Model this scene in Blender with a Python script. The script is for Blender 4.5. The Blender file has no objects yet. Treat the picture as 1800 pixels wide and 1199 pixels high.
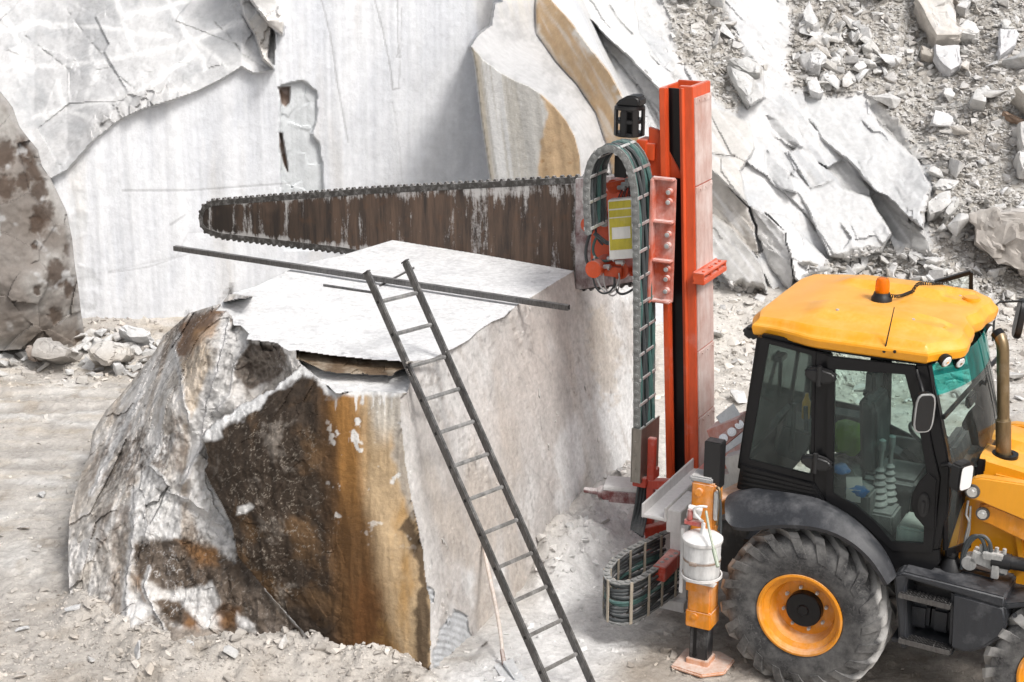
import bpy, bmesh, math, random
import numpy as np
from mathutils import Vector, Matrix
from mathutils.geometry import delaunay_2d_cdt
random.seed(7); RNG = np.random.default_rng(11)
SC = bpy.context.scene; COL = SC.collection
# ------------------------------------------------------------------ camera
F = 2800.0; PITCH = math.radians(17.41); H = 6.86
CP, SP = math.cos(PITCH), math.sin(PITCH)
cam = bpy.data.cameras.new('camera'); camo = bpy.data.objects.new('camera', cam); COL.objects.link(camo)
cam.sensor_width = 36; cam.lens = 36*F/1800; cam.clip_end = 3000; cam.clip_start = 0.1
camo.location = (0, 0, H); camo.rotation_euler = (math.pi/2-PITCH, 0, 0); SC.camera = camo

def ray(px, py):
    a = (np.asarray(px, float)-900)/F; b = -(np.asarray(py, float)-599.5)/F
    return a+0*b, CP+b*SP+0*a, -SP+b*CP+0*a
def atY(px, py, Y):            # point seen at a photo pixel, at ground distance Y
    dx, dy, dz = ray(px, py); t = Y/dy
    return np.stack([dx*t, dy*t, H+dz*t], -1)
def atZ(px, py, z):            # the same at height z
    dx, dy, dz = ray(px, py); t = (z-H)/dz
    return np.stack([dx*t, dy*t, H+dz*t], -1)
def atP(px, py, p0, n):        # the same on a plane
    d = np.stack(ray(px, py), -1); o = np.array([0, 0, H]); p0 = np.asarray(p0, float); n = np.asarray(n, float)
    t = ((p0-o)@n)/(d@n)
    return o+d*t[..., None] if np.ndim(t) else o+d*t
def topix(P):
    P = np.asarray(P, float); x, y, z = P[..., 0], P[..., 1], P[..., 2]-H
    d = y*CP-z*SP; u = y*SP+z*CP
    return 900+F*x/d, 599.5-F*u/d

# ------------------------------------------------------------------ noise
_perm = RNG.permutation(4096).astype(np.int32)
_grad = RNG.normal(size=(4096, 3)); _grad /= np.linalg.norm(_grad, axis=1)[:, None]
_rnd = RNG.random((4096, 4))
def _h(i, j, k):
    return _perm[(_perm[(_perm[i & 4095]+j) & 4095]+k) & 4095]
from concurrent.futures import ThreadPoolExecutor
_pool = ThreadPoolExecutor(4); _g32 = _grad.astype(np.float32); _r32 = _rnd.astype(np.float32)
def chunked(fn):
    def run(P, *a, **k):
        P = np.asarray(P, np.float32); sh = P.shape[:-1]; Q = P.reshape(-1, 3)
        parts = list(_pool.map(lambda q: fn(q, *a, **k), [Q[i:i+24000] for i in range(0, len(Q), 24000)]))
        if isinstance(parts[0], tuple): return tuple(np.concatenate([p[i] for p in parts]).reshape(sh) for i in range(2))
        return np.concatenate(parts).reshape(sh)
    return run
def perlin_(P):
    I = np.floor(P).astype(np.int32); f = P-I
    u = f*f*f*(f*(f*6-15)+10); r = 0
    x0, y0, z0 = f[:, 0], f[:, 1], f[:, 2]
    hx = [_perm[(I[:, 0]+a) & 4095] for a in (0, 1)]
    for a in (0, 1):
        wa = u[:, 0] if a else 1-u[:, 0]
        for b in (0, 1):
            hxy = _perm[(hx[a]+I[:, 1]+b) & 4095]; wb = wa*(u[:, 1] if b else 1-u[:, 1])
            for c in (0, 1):
                g = _g32[_perm[(hxy+I[:, 2]+c) & 4095]]
                d = g[:, 0]*(x0-a)+g[:, 1]*(y0-b)+g[:, 2]*(z0-c)
                r = r+d*(wb*(u[:, 2] if c else 1-u[:, 2]))
    return r*np.float32(1.6)
def fbm_(P, oct=4, gain=.5, lac=2.03):
    r = 0; a = 1.; n = 0
    for i in range(oct):
        r = r+np.float32(a)*perlin_(P+np.float32(17.3*i)); n += a; a *= gain; P = P*np.float32(lac)
    return r/np.float32(n)
def facet_(P, tilt=1.0, jit=1.0):
    """angular chunks: every Voronoi cell is its own tilted plane. Returns height, edge closeness"""
    I = np.floor(P).astype(np.int32); L = P-I
    b1 = np.full(len(P), 9., np.float32); b2 = b1.copy(); bi = np.zeros(len(P), np.int32); bd = np.zeros_like(P)
    for a in (-1, 0, 1):
        h1 = _perm[(I[:, 0]+a) & 4095]
        for b in (-1, 0, 1):
            h2 = _perm[(h1+I[:, 1]+b) & 4095]
            for c in (-1, 0, 1):
                hh = _perm[(h2+I[:, 2]+c) & 4095]
                d = L-(np.array([a+.5, b+.5, c+.5], np.float32)+(_r32[hh, :3]-np.float32(.5))*np.float32(jit)); r = d[:, 0]**2+d[:, 1]**2+d[:, 2]**2
                m = r < b1
                b2 = np.where(m, b1, np.minimum(b2, r)); b1 = np.where(m, r, b1); bi = np.where(m, hh, bi); bd = np.where(m[:, None], d, bd)
    val = (_r32[bi, 3]-np.float32(.5))+np.float32(tilt)*(bd*_g32[(bi*7+3) & 4095]).sum(-1)
    return val, np.sqrt(b2)-np.sqrt(b1)
def ridged_(P, oct=4):
    r = 0; a = 1.; n = 0
    for i in range(oct):
        r = r+np.float32(a)*(1-2*np.abs(perlin_(P+np.float32(9.1*i)))); n += a; a *= .5; P = P*np.float32(2.1)
    return r/np.float32(n)
ridged = chunked(ridged_); perlin = chunked(perlin_); fbm = chunked(fbm_); facet = chunked(facet_)
def ss(a, b, x):
    t = np.clip((x-a)/(b-a), 0, 1); return t*t*(3-2*t)
def lerp(a, b, t): return a+(b-a)*t
def mixc(C, c, m): return C+(np.asarray(c, float)-C)*np.asarray(m)[..., None]
def sdf(px, py, poly):
    """signed pixel distance to a closed outline, + inside"""
    poly = np.asarray(poly, float); n = len(poly)
    out = np.full(np.shape(px), -1e3)
    x0, y0 = poly.min(0)-90; x1, y1 = poly.max(0)+90
    m = (px > x0) & (px < x1) & (py > y0) & (py < y1)
    X = np.asarray(px)[m]; Y = np.asarray(py)[m]
    if X.size == 0: return out
    d = np.full(X.shape, 1e9); ins = np.zeros(X.shape, bool)
    for i in range(n):
        ax, ay = poly[i]; bx, by = poly[(i+1) % n]
        ex, ey = bx-ax, by-ay; L = ex*ex+ey*ey+1e-9
        t = np.clip(((X-ax)*ex+(Y-ay)*ey)/L, 0, 1)
        d = np.minimum(d, (X-ax-t*ex)**2+(Y-ay-t*ey)**2)
        if ay != by:
            cr = ((ay > Y) != (by > Y)) & (X < ax+(Y-ay)*ex/(by-ay)); ins ^= cr
    d = np.sqrt(d); out[m] = np.where(ins, d, -d)
    return out
def dline(px, py, pts):
    """distance to an open line, and signed side (+ = left of travel, screen up for rightward travel)"""
    pts = np.asarray(pts, float); d = np.full(np.shape(px), 1e9); s = np.zeros(np.shape(px)); tt = np.zeros(np.shape(px))
    n = len(pts)-1
    for i in range(n):
        ax, ay = pts[i]; bx, by = pts[i+1]; ex, ey = bx-ax, by-ay; L = ex*ex+ey*ey+1e-9
        t = np.clip(((px-ax)*ex+(py-ay)*ey)/L, 0, 1)
        q = (px-ax-t*ex)**2+(py-ay-t*ey)**2; m = q < d
        d = np.where(m, q, d); s = np.where(m, np.sign((px-ax)*ey-(py-ay)*ex), s); tt = np.where(m, (i+t)/n, tt)
    return np.sqrt(d), s, tt
def interp(x, pts):
    pts = np.asarray(pts, float); return np.interp(x, pts[:, 0], pts[:, 1])
class TPS:
    """thin plate surface through traced points"""
    def __init__(s, xy, v, lam=1e-6):
        s.c = np.asarray(xy, float)/300; n = len(s.c); v = np.asarray(v, float)
        K = s.k(((s.c[:, None]-s.c[None])**2).sum(-1))+lam*np.eye(n)
        Pm = np.c_[np.ones(n), s.c]; A = np.block([[K, Pm], [Pm.T, np.zeros((3, 3))]])
        s.w = np.linalg.solve(A, np.r_[v, np.zeros(3)])
    @staticmethod
    def k(r2): return np.where(r2 > 0, r2*np.log(r2+1e-20), 0)
    def __call__(s, x, y):
        q = np.stack([np.asarray(x, float)/300, np.asarray(y, float)/300], -1); sh = q.shape[:-1]; q = q.reshape(-1, 2)
        r = s.w[-3]+q@s.w[-2:]
        for i in range(len(s.c)):
            r = r+s.w[i]*s.k(((q-s.c[i])**2).sum(-1))
        return r.reshape(sh)

# ------------------------------------------------------------------ objects
def tag(o, label=None, cat=None, group=None, kind=None):
    if label: o['label'] = label
    if cat: o['category'] = cat
    if group: o['group'] = group
    if kind: o['kind'] = kind
    return o
def empty(name, loc, rz=0, label=None, cat=None, group=None):
    o = bpy.data.objects.new(name, None); COL.objects.link(o); o.location = loc; o.rotation_euler = (0, 0, rz)
    o.empty_display_size = .2
    return tag(o, label, cat, group)
def link(name, me, mat=None, parent=None):
    o = bpy.data.objects.new(name, me); COL.objects.link(o)
    if mat is not None and not me.materials: me.materials.append(mat)
    if parent: o.parent = parent
    return o
def grid_faces(nr, nc, keep=None):
    i = np.arange(nr*nc).reshape(nr, nc)
    f = np.stack([i[:-1, :-1], i[:-1, 1:], i[1:, 1:], i[1:, :-1]], -1).reshape(-1, 4)
    if keep is not None:
        f = f[keep.reshape(-1)[f].all(1)]
    return f
def np_mesh(name, V, Fc, col=None, smooth=True):
    V = np.asarray(V, np.float32).reshape(-1, 3); me = bpy.data.meshes.new(name)
    Fc = np.asarray(Fc); n, k = Fc.shape
    me.vertices.add(len(V)); me.vertices.foreach_set('co', V.ravel())
    me.loops.add(n*k); me.loops.foreach_set('vertex_index', Fc.astype(np.int32).ravel())
    me.polygons.add(n); me.polygons.foreach_set('loop_start', (np.arange(n)*k).astype(np.int32))
    me.polygons.foreach_set('use_smooth', np.full(n, smooth, dtype=bool))
    me.update(calc_edges=True); me.validate()
    if col is not None:
        a = me.color_attributes.new('Col', 'FLOAT_COLOR', 'POINT')
        c = np.ones((len(V), 4), np.float32); c[:, :3] = np.clip(np.asarray(col).reshape(-1, 3), 0, 1)
        a.data.foreach_set('color', c.ravel())
    return me
def sharpen(me, ang=35):
    try: me.set_sharp_from_angle(angle=math.radians(ang))
    except Exception: pass

# ------------------------------------------------------------------ materials
def new_mat(name):
    m = bpy.data.materials.new(name); m.use_nodes = True; nt = m.node_tree; nt.nodes.clear()
    out = nt.nodes.new('ShaderNodeOutputMaterial'); b = nt.nodes.new('ShaderNodeBsdfPrincipled')
    nt.links.new(b.outputs[0], out.inputs[0]); return m, nt, b, out
def nd(nt, typ, ins=None, **kw):
    n = nt.nodes.new(typ)
    for k, v in kw.items(): setattr(n, k, v)
    for k, v in (ins or {}).items():
        if hasattr(v, 'links') or isinstance(v, bpy.types.NodeSocket): nt.links.new(v, n.inputs[k])
        else: n.inputs[k].default_value = v
    return n
def mixrgb(nt, typ, f, a, b):
    n = nd(nt, 'ShaderNodeMix', data_type='RGBA', blend_type=typ)
    for s, v in ((0, f), (6, a), (7, b)):
        if isinstance(v, bpy.types.NodeSocket): nt.links.new(v, n.inputs[s])
        else: n.inputs[s].default_value = v if s == 0 else (*v, 1)
    return n.outputs[2]
def ramp(nt, fac, stops):
    r = nd(nt, 'ShaderNodeValToRGB', {0: fac}); e = r.color_ramp.elements
    while len(e) < len(stops): e.new(.5)
    for k, (p, c) in enumerate(stops):
        e[k].position = p; e[k].color = (c, c, c, 1) if np.isscalar(c) else (*c, 1)
    return r.outputs[0]
def coords(nt, scale=(1, 1, 1), kind='Object'):
    t = nd(nt, 'ShaderNodeTexCoord'); m = nd(nt, 'ShaderNodeMapping', {0: t.outputs[kind], 'Scale': scale})
    return m.outputs[0]
def noise(nt, vec, scale, detail=6, rough=.6, dist=0):
    return nd(nt, 'ShaderNodeTexNoise', {'Vector': vec, 'Scale': scale, 'Detail': detail, 'Roughness': rough, 'Distortion': dist}).outputs[0]
def rock_mat(name, fine=14, bump=.5, dist=.02, var=.35, rough=.9, speck=.0):
    """stone and soil: colour from the vertex map (mineral tones, some painted shade), finer grain and relief procedural"""
    m, nt, b, _ = new_mat(name); v = coords(nt)
    a = nd(nt, 'ShaderNodeAttribute', attribute_name='Col').outputs[0]
    n1 = noise(nt, v, fine, 8, .7); n2 = noise(nt, v, fine*.22, 5, .6)
    g = ramp(nt, n1, [(.28, 1-var), (.72, 1+0*var)])
    c = mixrgb(nt, 'MULTIPLY', 1., a, g)
    g2 = ramp(nt, n2, [(.3, 1-var*.45), (.6, 1.0)])
    c = mixrgb(nt, 'MULTIPLY', 1., c, g2)
    if speck:
        vo = nd(nt, 'ShaderNodeTexVoronoi', {'Vector': v, 'Scale': fine*3.0}).outputs[0]
        c = mixrgb(nt, 'MULTIPLY', speck, c, ramp(nt, vo, [(.05, .45), (.3, 1.)]))
    nt.links.new(c, b.inputs['Base Color']); b.inputs['Roughness'].default_value = rough
    b.inputs['Specular IOR Level'].default_value = .25
    h = nd(nt, 'ShaderNodeMath', {0: n1, 1: n2}, operation='ADD').outputs[0]
    bp = nd(nt, 'ShaderNodeBump', {'Strength': bump, 'Distance': dist, 'Height': h})
    nt.links.new(bp.outputs[0], b.inputs['Normal'])
    return m

# ------------------------------------------------------------------ light
w = bpy.data.worlds.new('World'); SC.world = w; w.use_nodes = True; wn = w.node_tree
sky = nd(wn, 'ShaderNodeTexSky', sky_type='NISHITA', sun_disc=False)
SUN_EL, SUN_AZ = math.radians(50), math.radians(143)     # azimuth clockwise from +Y
sky.sun_elevation = SUN_EL; sky.sun_rotation = SUN_AZ; sky.air_density = 1.0; sky.dust_density = 6.0; sky.ozone_density = 1.0
hs = nd(wn, 'ShaderNodeHueSaturation', {'Saturation': .30, 'Color': sky.outputs[0]})
bg = wn.nodes.get('Background') or nd(wn, 'ShaderNodeBackground')
wn.links.new(hs.outputs[0], bg.inputs[0]); bg.inputs[1].default_value = .12
sd = bpy.data.lights.new('sun', 'SUN'); so = bpy.data.objects.new('sun', sd); COL.objects.link(so)
sd.energy = 1.75; sd.angle = math.radians(14); sd.color = (1, .965, .92)
dvec = Vector((math.sin(SUN_AZ)*math.cos(SUN_EL), math.cos(SUN_AZ)*math.cos(SUN_EL), math.sin(SUN_EL)))
so.rotation_euler = dvec.to_track_quat('Z', 'Y').to_euler(); so.location = (8, -4, 20)
SC.view_settings.view_transform = 'Standard'; SC.view_settings.look = 'None'; SC.view_settings.gamma = 1
SC.view_settings.exposure = 0.42
SC.cycles.max_bounces = 8; SC.cycles.transparent_max_bounces = 16
# ================================================================== QUARRY FACE
WHITE = np.array([.80, .80, .805]); DUST = np.array([.80, .80, .80]); GREY = np.array([.50, .50, .51]); SOIL = np.array([.40, .375, .345])
OCHRE = np.array([.56, .40, .245]); TAN = np.array([.62, .56, .47])
M_CLIFF = rock_mat('quarry marble', 9, .5, .03, .20, .85)
M_RUBBLE = rock_mat('rubble stone', 9, .5, .02, .30, .92)
M_SOIL = rock_mat('quarry soil', 22, .7, .03, .34, .95, .35)
R_RUB = [np.array(p, float) for p in (
    [(1170, -150), (1225, -150), (1240, -30), (1270, 20), (1300, 100), (1332, 125), (1300, 200), (1262, 170), (1225, 130), (1195, 90), (1180, 40)],
    [(1395, -150), (2100, -150), (2100, 700), (1655, 700), (1640, 540), (1655, 480), (1645, 440), (1625, 380), (1645, 330), (1630, 280), (1570, 200), (1522, 165), (1440, 165), (1385, 150), (1390, 60)],
    [(1470, 452), (1560, 438), (1645, 455), (1690, 560), (1690, 640), (1450, 640), (1420, 500)],
    [(1235, 520), (1300, 500), (1345, 515), (1390, 520), (1450, 560), (1450, 640), (1235, 640)])]
FIN_F = [(829, 82), (850, 106), (880, 128), (905, 142), (930, 152), (950, 165), (975, 188), (995, 212), (1010, 240), (1019, 275), (1022, 345), (1022, 690), (905, 690), (866, 345), (845, 200), (836, 120)]
FIN_T = [(829, 82), (842, 62), (866, 45), (872, 8), (885, 5), (890, -150), (935, -150), (940, 60), (975, 110), (1012, 150), (1045, 200), (1065, 260), (1080, 345), (1062, 690), (1022, 690), (1022, 345), (1019, 275), (1010, 240), (995, 212), (975, 188), (950, 165), (930, 152), (905, 142), (880, 128), (850, 106)]
FIN_O = [(930, -150), (950, -150), (965, 0), (1000, 38), (1035, 85), (1070, 130), (1100, 185), (1120, 240), (1130, 345), (1095, 690), (1062, 690), (1080, 345), (1065, 260), (1045, 200), (1012, 150), (975, 110), (940, 60)]
EDGE = [(-400, 330), (60, 330), (118, 300), (160, 252), (205, 215), (250, 192), (300, 178), (350, 160), (395, 137), (425, 118), (445, 130), (482, 124), (486, 60), (440, 0), (400, -150)]
SLABS = [  # outline, offset towards the viewer, gradient per 100 px (x, y), tint; shaded sides and hollows painted darker
    ([(1240, 186), (1275, 195), (1318, 215), (1325, 260), (1302, 300), (1315, 362), (1283, 330), (1250, 302), (1225, 270), (1225, 200)], .30, -.10, .30, (.66, .635, .60)),
    ([(1225, 270), (1250, 300), (1283, 330), (1313, 362), (1327, 400), (1335, 456), (1300, 422), (1262, 388), (1225, 365)], .05, .6, -.4, (.54, .50, .45)),
    ([(1225, 372), (1252, 376), (1290, 405), (1335, 462), (1355, 530), (1330, 525), (1290, 505), (1262, 475), (1225, 450)], .45, .55, .20, (.56, .545, .52)),
    ([(1320, 362), (1345, 375), (1380, 410), (1390, 450), (1393, 490), (1388, 515), (1350, 462), (1335, 420)], .30, .75, -.3, (.55, .54, .52)),
    ([(1345, 372), (1380, 380), (1425, 430), (1470, 470), (1470, 500), (1420, 505), (1395, 490), (1390, 450), (1380, 410)], .55, -.2, .45, (.76, .76, .77)),
    ([(1412, 162), (1450, 158), (1515, 162), (1545, 222), (1612, 280), (1638, 332), (1622, 402), (1590, 376), (1562, 345), (1538, 335), (1500, 290), (1450, 250), (1420, 205)], .25, .10, .30, (.70, .71, .72)),
    ([(1538, 338), (1562, 346), (1590, 376), (1620, 402), (1647, 448), (1634, 452), (1590, 432), (1568, 412), (1545, 385), (1528, 350)], .05, .55, -.25, (.50, .495, .48)),
    ([(1436, 283), (1455, 297), (1480, 280), (1502, 302), (1530, 335), (1528, 350), (1482, 332), (1472, 312)], -.08, .45, -.1, (.55, .55, .545)),
    ([(1380, 300), (1425, 330), (1462, 316), (1482, 332), (1530, 348), (1568, 412), (1548, 444), (1480, 455), (1458, 450), (1420, 370)], .25, .15, .25, (.74, .745, .75)),
    ([(1517, 163), (1560, 190), (1600, 235), (1634, 277), (1612, 280), (1570, 242), (1545, 222)], .10, .8, -.4, (.50, .49, .475)),
    ([(1347, 202), (1365, 210), (1395, 240), (1412, 260), (1380, 246), (1355, 228)], -.0, .5, -.1, (.57, .575, .58)),
    ([(1305, 108), (1340, 120), (1345, 170), (1318, 185), (1283, 140)], .35, -.2, .5, (.56, .55, .53)),
    ([(1345, 265), (1385, 300), (1400, 340), (1370, 330), (1345, 300)], .12, .5, .1, (.64, .65, .66)),
    ([(1010, 0), (1045, -150), (1090, -150), (1125, 60), (1190, 150), (1225, 200), (1215, 215), (1160, 160), (1115, 110), (1060, 60)], .32, -.25, .35, (.80, .80, .80)),
]
def cliff_depth(px, py, full=False):
    px = np.asarray(px, float); py = np.asarray(py, float)
    n_w = np.array([.05, -1., .05]); Yw = atP(px, py, (-5.9, 21.9, 0), n_w)[..., 1]
    Ys = atP(px, py, (3.8, 23.2, 0), (.10, -1., .95))[..., 1]
    Yr = atP(px, py, (6, 22.6, 0), (.0, -1., 1.02))[..., 1]
    mr = ss(1560, 1720, px+(py-300)*.25)
    Y = lerp(Ys, Yr, mr)
    xb = 1060+np.clip(py-100, -300, 400)*.45
    mw = ss(12, -12, px-xb)
    Y = lerp(Y, np.minimum(Yw, Y), mw)
    C = np.ones(px.shape+(3,))*WHITE
    P0 = atY(px, py, Y); 
    # drill-sawn wall: long faint vertical drifts of colour, dust bands
    wx = P0[..., 0]; wz = P0[..., 2]
    st = fbm(np.stack([wx*2.2, wz*.10, 0*wx], -1), 5); st2 = fbm(np.stack([wx*9, wz*.25, 0*wx+4], -1), 4); dg = fbm(np.stack([(wx-wz*.45)*2.4, (wz+wx*.3)*.35, 0*wx+8], -1), 4)
    wl = np.clip(.56+.75*st+.30*st2+.85*dg+.5*fbm(P0*.8+2, 4), 0, 1)
    Cw = mixc(np.ones(px.shape+(3,))*np.array([.72, .73, .75]), (.85, .85, .85), wl)
    Cw = mixc(Cw, (.74, .70, .645), ss(.12, .42, fbm(np.stack([wx*1.5, wz*.22, 0*wx+31], -1), 4))*.55)
    Cw = mixc(Cw, DUST, ss(.16, .34, fbm(np.stack([wx*5, wz*.8, 0*wx+21], -1), 5))*.65)
    C = np.where((mw > .5)[..., None], Cw*np.array([.94, .955, .985]), C)
    Y = Y-mw*(.05*st+.012*st2)
    # upper left: natural slope above the sawn edge
    se = sdf(px, py, [(-500, -400), (-500, 330)]+EDGE[1:]+[(400, -400)]); me = ss(-1.5, 1.5, se)
    Pe = np.stack([px, py], -1)
    ey = interp(px, [(-400, 330), (60, 330), (118, 300), (160, 252), (205, 215), (250, 192), (300, 178), (350, 160), (395, 137), (425, 118), (445, 128), (482, 124), (486, 60)])
    h = np.maximum(ey-py, 0)
    Pq = P0*np.array([1, .6, 1]); fv, fe = facet(Pq*np.array([.9, .9, 1.3])+3, 1.2)
    fv2, fe2 = facet(Pq*3.1+.4*fbm(Pq*2)[..., None], 1.0)
    up = Yw-.15-.05*fbm(Pq*2.2+4, 3)+h*.0088+.055*fv*ss(30, 120, h+40)+.02*fv2*ss(.05, .4, fbm(Pq*.9+5)+.2)-.07*fbm(Pq*1.4, 5)-.02*fbm(Pq*6)
    Y = lerp(Y, up, me)
    cu = np.ones(px.shape+(3,))*np.array([.73, .73, .735])
    cu = mixc(cu, (.55, .56, .575), ss(-.12, .4, fbm(Pq*np.array([2.2, 1, 2.2])+9, 6)+.15*fv+.25*fbm(Pq*9, 4))*.8)
    vein = np.zeros(px.shape)
    for q in ([(0, 55), (70, 40), (180, 50), (300, 62)], [(10, 120), (120, 115), (240, 98), (340, 70), (440, 30)], [(60, 205), (140, 185), (230, 165), (330, 155)], [(200, -20), (215, 40), (235, 90)], [(290, -10), (330, 60), (360, 120)],
              [(100, 140), (110, 190), (165, 210)], [(240, 165), (300, 125), (345, 90)], [(0, 20), (40, 80), (35, 130)], [(215, 32), (300, 10), (420, -20)], [(160, 85), (170, 130), (150, 170)], [(330, 60), (400, 120), (430, 118)]):
        q = np.array(q, float); d, _, _ = dline(px+9*fbm(np.stack([px/40, py/40, 0*px], -1), 3), py+9*fbm(np.stack([px/40, py/40, 0*px+5], -1), 3), q)
        vein = np.maximum(vein, ss(6.5, 1, d)*.9+.3*ss(16, 2, d))
    cu = mixc(cu, (.90, .90, .90), np.clip(vein, 0, 1))
    # loose crushed band along the edge
    band = ss(55, 18, h+14*fbm(Pe[..., :1]*np.array([.03, 0, 0]))*2)*ss(135, 175, px)*ss(360, 250, px)
    f5, _ = facet(Pq*9, 1.); Y = Y-me*band*(.09*fv2+.07*f5+.05)
    cu = mixc(cu, (.70, .69, .68), band*.6); cu = mixc(cu, (.50, .49, .48), band*ss(.0, .4, f5)*.5)
    for q, wd in (([(118, 18), (150, 62), (185, 105), (205, 132), (235, 155)], 3), ([(40, 60), (85, 95), (130, 130)], 3), ([(370, 35), (400, 60), (425, 95), (470, 122)], 4), ([(410, 10), (455, 62), (478, 112)], 7)):
        d, s, t = dline(px, py, q); d = d+wd*2.2*np.abs(fbm(Pe_(px, py, 16), 3)); g = ss(wd*1.0, .3, d)*me
        Y = Y+g*.04; cu = mixc(cu, (.46, .45, .44), g*.4)
    fg = fbm(Pq*np.array([26, 12, 26]), 4); cu = cu*(.84-.16*ss(.0, .5, fg)*ss(-.2, .3, fbm(Pq*3+1, 3)))[..., None]
    C = mixc(C, 0, me)+cu*me[..., None]
    # broken nose beside the drilled wall
    nose = [(405, -60), (470, -60), (500, 45), (497, 62), (478, 48), (470, 100), (480, 120), (462, 105), (448, 62), (430, 30)]
    m = ss(-2, 2, sdf(px, py, nose)); Y = Y-m*(.35+.16*fv2+.12*fv); C = mixc(C, (.66, .625, .58), m*.85); C = mixc(C, DUST, m*ss(45, 10, py+14*fv2)*.8)
    # chipped grey spall on the wall with two rusty pockets
    sp = [(494, 150), (530, 141), (545, 152), (557, 160), (557, 210), (548, 235), (560, 255), (567, 290), (566, 440), (500, 440), (492, 240)]
    sd_ = sdf(px+5*fbm(Pe_(px, py, 25), 3), py, sp); m = ss(-1.5, 2, sd_); Y = Y+m*(.10+.02*fv2); C = mixc(C, (.61, .635, .65), m*.9)
    C = mixc(C, (.50, .52, .53), m*ss(6, 0, sd_)*.4)
    for pk in ([(489, 153), (510, 152), (509, 180), (502, 189), (494, 182)], [(490, 232), (496, 235), (505, 285), (507, 305), (499, 290), (491, 258)]):
        s_ = sdf(px, py, pk); m = ss(-1, 2, s_); Y = Y+m*.14; C = mixc(C, (.20, .10, .045), m*(.75+.25*fv2))
    # hair cracks and pencil lines on the wall
    for q, a, wd in (([(660, 0), (685, 110), (690, 158), (702, 155)], .55, 1.1), ([(698, 0), (700, 95), (697, 100), (705, 100)], .5, 1.2), ([(706, 15), (704, 80), (701, 155)], .35, 1.0), ([(565, 0), (580, 60), (592, 140), (600, 185), (612, 250)], .5, 1.2), ([(690, 180), (700, 240), (707, 320)], .22, 1.1), ([(215, 335), (330, 335), (470, 325), (510, 322)], .5, 1.2),
                   ([(190, 478), (310, 452), (330, 410), (480, 395)], .22, 1.1), ([(300, 395), (325, 378)], .4, 1.6), ([(190, 480), (260, 470), (350, 440)], .3, 1.)):
        d, _, _ = dline(px+2*fbm(Pe_(px, py, 12), 2), py, q); g = ss(wd*2, wd*.4, d)*mw*(1-me); Y = Y+.004*g; C = mixc(C, (.30, .30, .31), g*a)
    dv0 = fbm(P0*3.5, 4)
    # conchoidal chips right of the leaning boulder
    for q in ([(100, 290), (135, 262), (158, 265), (150, 290), (128, 315), (104, 312)], [(128, 315), (140, 322), (152, 345), (158, 380), (150, 415), (130, 425), (118, 380)], [(136, 462), (160, 470), (176, 495), (180, 520), (165, 548), (140, 560)]):
        s_ = sdf(px, py, q); m = ss(-1, 2.5, s_); Y = Y+.03*m*dv0; C = mixc(C, (.62, .635, .65), m*ss(-.35, .2, dv0)*.55)
    # --- projecting fin
    Pn = P0
    wob = 3*fbm(Pe_(px, py, 18), 3)
    YFp = lambda a, b: atP(np.array(a, float), np.array(b, float), atY(836., 110., 19.6), (-.55, -1., .03))[..., 1]
    def dens(pts, n):
        pts = np.array(pts, float); t = np.linspace(0, len(pts)-1, n); return np.c_[np.interp(t, range(len(pts)), pts[:, 0]), np.interp(t, range(len(pts)), pts[:, 1])]
    e1_ = dens([(829, 82), (850, 106), (880, 128), (905, 142), (930, 152), (950, 165), (975, 188), (995, 212), (1010, 240), (1019, 275), (1022, 345), (1022, 500), (1022, 690)], 37)
    e2_ = dens([(935, -150), (940, 60), (975, 110), (1012, 150), (1045, 200), (1065, 260), (1080, 345), (1062, 690)], 22); y2_ = np.interp(e2_[:, 1], [-150, 60, 110, 150, 200, 260, 345, 690], [23.0, 21.6, 21.0, 20.5, 20.0, 19.55, 19.3, 19.2])
    tp = TPS(np.r_[e1_, e2_, [(872, 20), (890, -150)]], list(YFp(e1_[:, 0], e1_[:, 1]))+list(y2_)+[21.0, 23.0])
    sO = sdf(px, py, FIN_O); mO = ss(-1.2, 1.2, sO+3.2)
    tpo = TPS(np.r_[e2_, [(965, 0), (1000, 38), (1035, 85), (1070, 130), (1100, 185), (1130, 345), (950, -150), (1095, 690)]], list(y2_)+[21.7, 21.0, 20.4, 19.9, 19.5, 18.9, 23.0, 18.9])
    cO = OCHRE*(1.0+.30*fbm(Pe_(px, py, 50)+2, 6)[..., None]); cO = mixc(cO, (.74, .72, .68), np.maximum(ss(14, 2, sO+8*fbm(Pe_(px, py, 12), 3))*ss(-.1, .25, fbm(Pe_(px, py, 30)+7, 3))*.8, ss(-.05, .4, fbm(np.stack([(px-py*.55)/14, (py+px*.3)/90, 0*px+3], -1), 5))*.55))
    cO = mixc(cO, (.56, .37, .21), ss(.1, .4, fbm(np.stack([(px-py*.6)/12, py/80, 0*px], -1), 4))*.6)
    Y = lerp(Y, tpo(px, py), mO); C = mixc(C, 0, mO)+cO*mO[..., None]
    sT = sdf(px, py, FIN_T); mT = ss(-1.2, 1.2, sT+3.2)
    d_, _, t_ = dline(px, py, [(829, 82), (850, 106), (905, 142), (950, 165), (995, 212), (1019, 275), (1022, 345)])
    YT = atP(px, py, atY(836., 110., 19.6), (-.55, -1., .03))[..., 1]
    YTT = tp(px, py)+.05*fbm(Pn*2.5, 4)*ss(0, 30, sT)
    cT = mixc(np.ones(px.shape+(3,))*np.array([.54, .54, .545]), (.39, .39, .395), ss(-.1, .4, fbm(Pe_(px, py, 45), 6)+.3*fbm(Pe_(px, py, 7), 3))*.75)
    cT = mixc(cT, (.60, .585, .54), ss(60, -20, py)*ss(.0, .3, fbm(np.stack([(px-py*.2)/9, py/200, 0*px], -1), 3)+.1)*.8)
    Y = lerp(Y, YTT, mT); C = mixc(C, 0, mT)+cT*mT[..., None]
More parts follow.
